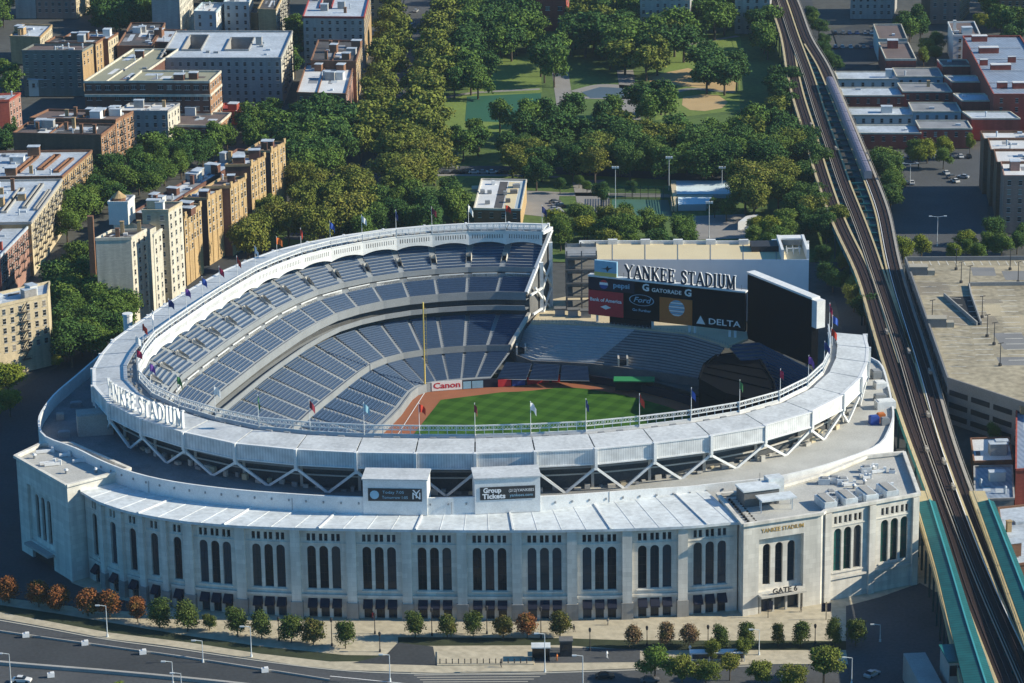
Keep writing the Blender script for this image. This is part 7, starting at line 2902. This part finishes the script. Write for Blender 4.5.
# ================================================================ lamps, people, cars
def lamp(px, py, top, kind, label, group=None):
    p = spot(px, py, 0)
    h = max(4.0, height_at(px, top, p.y))
    o = thing('street_lamp', label, 'street lamp', (p.x, p.y, 0), group)
    mb = MB()
    m_ = M['canopy'] if kind != 'black' else M['frame']
    mb.tube((p.x, p.y, -.1), (p.x, p.y, h), .13, .08, 7)
    mb.tube((p.x, p.y, -.1), (p.x, p.y, .7), .28, .22, 8)
    mb.build('pole', m_, o)
    mb = MB()
    if kind == 'black':
        mb.tube((p.x, p.y, h), (p.x, p.y, h + .7), .22, .34, 8)
        mb.ball((p.x, p.y, h + .8), .3, 8)
        mb.build('lantern', m_, o)
    elif kind == 'double':
        for s in (-1, 1):
            mb.bar((p.x, p.y, h), (p.x + s * 2.2, p.y, h + .3), .12)
            mb.box((p.x + s * 2.5, p.y, h + .3), (1.0, .4, .22))
        mb.build('lamp_arm', m_, o)
    elif kind == 'flood':
        mb.bar((p.x - 1.2, p.y, h), (p.x + 1.2, p.y, h), .2)
        for s in (-.9, 0, .9):
            mb.box((p.x + s, p.y - .3, h + .3), (.7, .5, .7))
        mb.build('floodlight', M['white'], o)
    else:
        mb.bar((p.x, p.y, h), (p.x - 1.5, p.y - .3, h + .35), .12)
        mb.box((p.x - 1.9, p.y - .4, h + .32), (1.0, .45, .25))
        mb.build('lamp_arm', m_, o)
    return o


for k, (x, y, t) in enumerate(((107.5, 637, 606), (203, 662, 641), (251.5, 657, 627), (390, 681, 655), (11, 684, 654), (173, 684, 662), (181.5, 690, 677))):
    lamp(x, y, t, 'street', 'white street lamp with a bent arm, %s from the left along the lower left street' % _ord[[2, 5, 6, 7, 1, 3, 4][k] - 1], 'white street lamps on the lower street')
for k, (x, y, t) in enumerate(((545, 672, 634), (583, 690, 656), (851.5, 684, 658), (880, 642, 625), (759, 655, 630))):
    lamp(x, y, t, 'street', ['white signal pole beside the small dark bus shelter', 'white lamp at the bottom edge right of the crossing', 'white lamp in the shade at the bottom right', 'slim white lamp in the shaded plaza below the railway', 'pale lamp pole among the right hand plaza trees'][k])
for k, (x, y, t) in enumerate(((279, 641, 621), (332, 646, 622), (375, 634, 617), (432, 636, 612), (487, 634, 610), (541, 638, 611), (590, 651, 632), (647, 646, 630), (708, 645, 629), (815, 644, 630), (380, 652, 640))):
    lamp(x, y, t, 'black', 'slim black plaza lamp standing in front of the limestone facade', 'black plaza lamps')
for x, y, t, lb in ((615.5, 219, 168, 'tall white floodlight mast left of the tennis court'), (669, 190, 158, 'floodlight mast at the left end of the rink'), (722, 190, 168, 'floodlight mast behind the rink'), (757, 166, 155, 'floodlight mast showing above the trees right of the rink'), (709, 238, 203, 'white floodlight mast in the paved yard behind the hall')):
    lamp(x, y, t, 'flood', lb)
for x, y, t, lb in ((937, 246, 217, 'double armed lamp in the shaded parking lot right of the railway'), (910, 185, 164, 'lamp post in the sunlit part of the parking lot')):
    lamp(x, y, t, 'double', lb)
lamp(458, 156, 142, 'street', 'white street lamp on the cross street left of the field house')
# white chimney pipe beside the roof at left
p = spot(128.5, 334, 25)
vp = MB()
vp.tube((p.x, p.y, 20), (p.x, p.y, 30.5), 1.3, 1.3, 12)
vp.tube((p.x, p.y, 30.5), (p.x, p.y, 31.1), 1.5, 1.5, 12)
vp.build('vent_stack', M['white'], STA)

# bus shelter, plinths, fence of bollards
p = spot(541, 660, 0)
sh = thing('bus_shelter', 'small dark shelter with a pale flat roof by the kerb in front of the plaza', 'shelter', (p.x, p.y, 0))
mb = MB()
mb.box((p.x, p.y, 3.6), (4.4, 3.0, .25))
mb.build('roof', M['canopy'], sh)
mb = MB()
mb.box((p.x, p.y + 1.2, 1.75), (4.0, .12, 3.5))
for s in (-1, 1):
    mb.box((p.x + s * 1.95, p.y, 1.75), (.12, 2.4, 3.5))
mb.build('glass_wall', M['glass'], sh)
p = spot(566, 655, 0)
kb = thing('kiosk', 'dark square kiosk right of the small bus shelter', 'kiosk', (p.x, p.y, 0))
mb = MB()
mb.box((p.x, p.y, 1.9), (2.8, 2.4, 3.8), 0, 0)
mb.box((p.x, p.y, 3.95), (3.2, 2.8, .3), 0, 1)
mb.build('cabin', [M['frame'], M['conc_dk']], kb)
mb = MB()
mb.box((p.x, p.y - 1.25, 2.4), (2.0, .1, 1.4))
mb.build('window', M['glass'], kb)
for k in range(15):
    p = spot(440 + k * 6.2, 664.3 - k * .03, .1)
    mb = MB()
    mb.tube((p.x, p.y, 0), (p.x, p.y, 1.3), .13, .11, 7)
    mb.ball((p.x, p.y, 1.35), .16, 7)
    tag(mb.build('bollard', M['frame']), 'short dark bollard in the line along the low stone terrace', 'bollard', 'bollards along the stone terrace')
for k, (x, y) in enumerate(((26, 637), (85, 645), (143, 654), (265, 672), (51, 677))):
    p = spot(x, y, 0)
    mb = MB()
    mb.box((p.x, p.y, .5), (1.6, .8, 1.0), .2)
    mb.box((p.x + .3, p.y, 1.1), (.9, .6, .25), .2)
    tag(mb.build('concrete_block', M['wprint']), 'pale concrete block on the parapet of the sunken lane, %s from the left' % _ord[[0, 2, 3, 4, 1][k]], 'block', 'concrete blocks on the parapet')
p = spot(718, 662, 0)
mb = MB()
mb.box((p.x, p.y, 2.6), (13, 2.2, .3), 0, 0)
for s in (-6, -2, 2, 6):
    mb.bar((p.x + s, p.y, 0), (p.x + s, p.y, 2.5), .2, .2, 0)
mb.box((p.x, p.y + 1, 1.2), (12, .2, 1.6), 0, 1)
tag(mb.build('long_shelter', [M['wprint'], M['glass']]), 'long white roofed shelter by the kerb behind the olive trees', 'shelter')
# banners on the plaza at right
for x, y, lb in ((768, 612, 'dark banner stand on the plaza left of the pair of banners'), (826, 614, 'banner stand on the plaza near the station shade')):
    p = spot(x, y + 6, 0)
    o = thing('banner_stand', lb, 'banner', (p.x, p.y, 0))
    mb = MB()
    mb.bar((p.x, p.y, 0), (p.x, p.y, 4.6), .16)
    mb.build('post', M['frame'], o)
    for s in (-.65, .65):
        mb = MB()
        mb.box((p.x + s, p.y, 3.2), (1.0, .06, 2.2), .15)
        mb.build('banner_cloth', M['navy'], o)


def person(px, py, shirt, label):
    p = spot(px, py, .05)
    o = thing('person', label, 'person', (p.x, p.y, .05))
    rr = random.Random(int(px * 7))
    me = bpy.data.meshes.new('body')
    V = [(0, 0, .95), (0, 0, 1.25), (0, 0, 1.45), (0, 0, 1.55), (0, 0, 1.68), (.10, .02, .9), (.12, .16, .5), (.12, .08, .06), (.13, -.06, .03), (-.10, -.02, .9), (-.12, -.12, .5), (-.12, -.26, .06), (-.13, -.38, .05), (.2, 0, 1.42), (.27, -.1, 1.15), (.25, -.2, .92), (-.2, 0, 1.42), (-.27, .08, 1.15), (-.25, .10, .9)]
    Ed = [(0, 1), (1, 2), (2, 3), (3, 4), (0, 5), (5, 6), (6, 7), (7, 8), (0, 9), (9, 10), (10, 11), (11, 12), (2, 13), (13, 14), (14, 15), (2, 16), (16, 17), (17, 18)]
    rad = [.17, .18, .17, .07, .13, .11, .08, .06, .05, .11, .08, .06, .05, .08, .06, .045, .08, .06, .045]
    me.from_pydata(V, Ed, [])
    b = bpy.data.objects.new('body', me)
    COL.objects.link(b)
    b.parent = o
    sk = b.modifiers.new('skin', 'SKIN')
    for i, r in enumerate(rad):
        me.skin_vertices[0].data[i].radius = (r, r)
    me.skin_vertices[0].data[0].use_root = True
    su = b.modifiers.new('sub', 'SUBSURF')
    su.levels = su.render_levels = 1
    me.materials.append(M[shirt])
    o.rotation_euler = (0, 0, rr.uniform(0, 6.28))
    o.scale = (1.05, 1.05, 1.05)
    hm = MB()
    hm.ball((0, .01, 1.78), .115, 8)
    h_ = hm.build('hair', M['frame'], o, loc=(p.x, p.y, .05))
    return o


for x, y, s, lb in ((501, 667, 'frame', 'person in dark clothes walking along the kerb by the bollards'), (608, 625, 'conc_dk', 'person standing on the plaza in front of the lit facade bay'), (690, 652, 'wprint', 'person in a white top by the pink tinged plaza trees'), (574, 632, 'frame', 'dark clothed person by the plaza lamp right of the middle tree row'), (607, 658, 'wprint', 'person in pale clothes on the forecourt right of the kiosk'), (373, 619, 'red', 'person in a red top by the facade doors'), (557, 661, 'orange', 'person in an orange top between shelter and kiosk'), (801, 612, 'frame', 'person in dark clothes near the corner entrance canopy')):
    person(x, y, s, lb)

# cars: one body of revolution-free saloon built once and copied
M['cartyre'] = mat('tyre', (0.02, 0.02, 0.02), .9, .1, 2)
paints = {}
for nm, c in dict(white=(.6, .6, .6), black=(.015, .015, .018), silver=(.35, .36, .38), red=(.30, .02, .02), blue=(.03, .06, .18), grey=(.12, .12, .13)).items():
    m, t, b = _new('car_paint_' + nm)
    b.inputs['Base Color'].default_value = (*c, 1)
    b.inputs['Roughness'].default_value = .25
    paints[nm] = m
cb_ = MB()
sec = [(-2.2, .35, .55, .80), (-2.15, .35, .85, .86), (-1.5, .3, .95, .88), (-1.3, .3, .98, .88), (.9, .3, .98, .88), (1.3, .3, .92, .88), (2.1, .33, .78, .84), (2.2, .38, .6, .78)]
def loft(mb, S):
    R = [[(x, -w, z0), (x, -w, z1), (x, w, z1), (x, w, z0)] for x, z0, z1, w in S]
    for A_, B_ in zip(R, R[1:]):
        for k in range(4):
            k2 = (k + 1) % 4
            mb.poly([A_[k], B_[k], B_[k2], A_[k2]])
    mb.poly(R[0])
    mb.poly(R[-1][::-1])


loft(cb_, sec)
cab = MB()
R = [[(-1.6, -.80, .95), (-1.05, -.62, 1.42), (-1.05, .62, 1.42), (-1.6, .80, .95)], [(.95, -.80, .95), (.25, -.62, 1.42), (.25, .62, 1.42), (.95, .80, .95)]]
for k in range(4):
    k2 = (k + 1) % 4
    cab.poly([R[0][k], R[1][k], R[1][k2], R[0][k2]])
cab.poly(R[0])
cab.poly(R[1][::-1])
rfm = MB()
rfm.box((-.4, 0, 1.44), (1.25, 1.22, .05))
wh = MB()
wh.tube((0, -.12, 0), (0, .12, 0), .34, .34, 12)
body_me = {k: cb_.mesh('body', m) for k, m in paints.items()}
roof_me = {k: rfm.mesh('roof', m) for k, m in paints.items()}
cab_me, wh_me = cab.mesh('cabin_glass', M['glass']), wh.mesh('wheel', M['cartyre'])


def car(px, py, colr, rz, label, z=0.0, group=None):
    p = spot(px, py, z)
    o = thing('parked_car', label, 'car', (p.x, p.y, z), group, rz)
    for me, nm in ((body_me[colr], 'body'), (cab_me, 'cabin'), (roof_me[colr], 'roof')):
        c = bpy.data.objects.new(nm, me)
        COL.objects.link(c)
        c.parent = o
    for sx in (-1.35, 1.35):
        for sy in (-.78, .78):
            c = bpy.data.objects.new('wheel', wh_me)
            COL.objects.link(c)
            c.parent = o
            c.location = (sx, sy, .34)
    return o


car(22, 682, 'white', -.15, 'white car in the lower lane at the bottom left edge')
car(605, 678, 'black', .05, 'black car at the bottom edge right of the crossing')
car(650, 682, 'grey', .05, 'grey car under the first kerb tree at the bottom edge')
car(790, 681, 'white', .0, 'white car at the bottom edge under the olive kerb trees')
car(452, 168, 'white', 0.1, 'white car on the cross street left of the field house')
car(872, 676, 'silver', .8, 'silver car in the shade at the bottom right')
rr = random.Random(8)
for k in range(11):
    car(884 + k * 8.5, 158 + rr.uniform(-.5, .5), rr.choice(['black', 'grey', 'silver', 'blue', 'white']), 1.57 + rr.uniform(-.1, .1), 'car parked in the row before the low red school wing', group='cars before the school wing')
for k, (x, y) in enumerate(((905, 184), (912, 184), (955, 182), (963, 178), (946, 174), (952, 178))):
    car(x, y, ['black', 'white', 'white', 'silver', 'white', 'grey'][k], rr.uniform(0, 3), '%s car in the sunlit strip of the parking lot, %s from the left' % (['black', 'white', 'white', 'silver', 'white', 'grey'][k], _ord[[0, 1, 4, 5, 2, 3][k]]))
for k in range(12):
    x, y = (836 + (k % 6) * 7, 34 + (k // 6) * 14)
    car(x + rr.uniform(-1, 1), y, rr.choice(['black', 'grey', 'silver', 'white', 'blue']), 1.57, 'car in the shaded far car park right of the railway', group='cars in the far car park')
for k, (x, y) in enumerate(((412, 24), (416, 12), (404, 84), (401, 96), (396, 118), (388, 140), (398, 104), (372, 170), (360, 192))):
    car(x, y, rr.choice(['white', 'silver', 'grey', 'black']), 1.3, 'car parked under the trees on the avenue beside the park', group='cars on the avenue')
for k in range(7):
    car(448 + k * 9 + rr.uniform(-1, 1), 95.5 if k < 0 else 173.5, rr.choice(['white', 'silver', 'grey', 'black']), .02, 'car parked along the cross street behind the stadium', group='cars on the cross street')
for k in range(6):
    car(555 + (k % 3) * 2.5, 203 + k * 2.4, rr.choice(['white', 'silver', 'grey', 'black']), .3, 'car in the yard right of the field house', group='cars in the field house yard')

# ================================================================ the light autumn haze
hz_ = MB()
hz_.box((0, 1300, 142.9), (2500, 2700, 294.2))
hb = hz_.build('haze', [])
m = bpy.data.materials.new('haze')
m.use_nodes = True
t = m.node_tree
t.nodes.clear()
vol = t.nodes.new('ShaderNodeVolumePrincipled')
vol.inputs['Color'].default_value = (0.62, 0.80, 1.0, 1)
vol.inputs['Density'].default_value = 0.00003
vol.inputs['Anisotropy'].default_value = 0.1
out = t.nodes.new('ShaderNodeOutputMaterial')
t.links.new(vol.outputs[0], out.inputs['Volume'])
hb.data.materials.append(m)
hb['kind'] = 'stuff'
hb['label'] = 'thin bluish autumn haze over the whole city'
hb['category'] = 'haze'
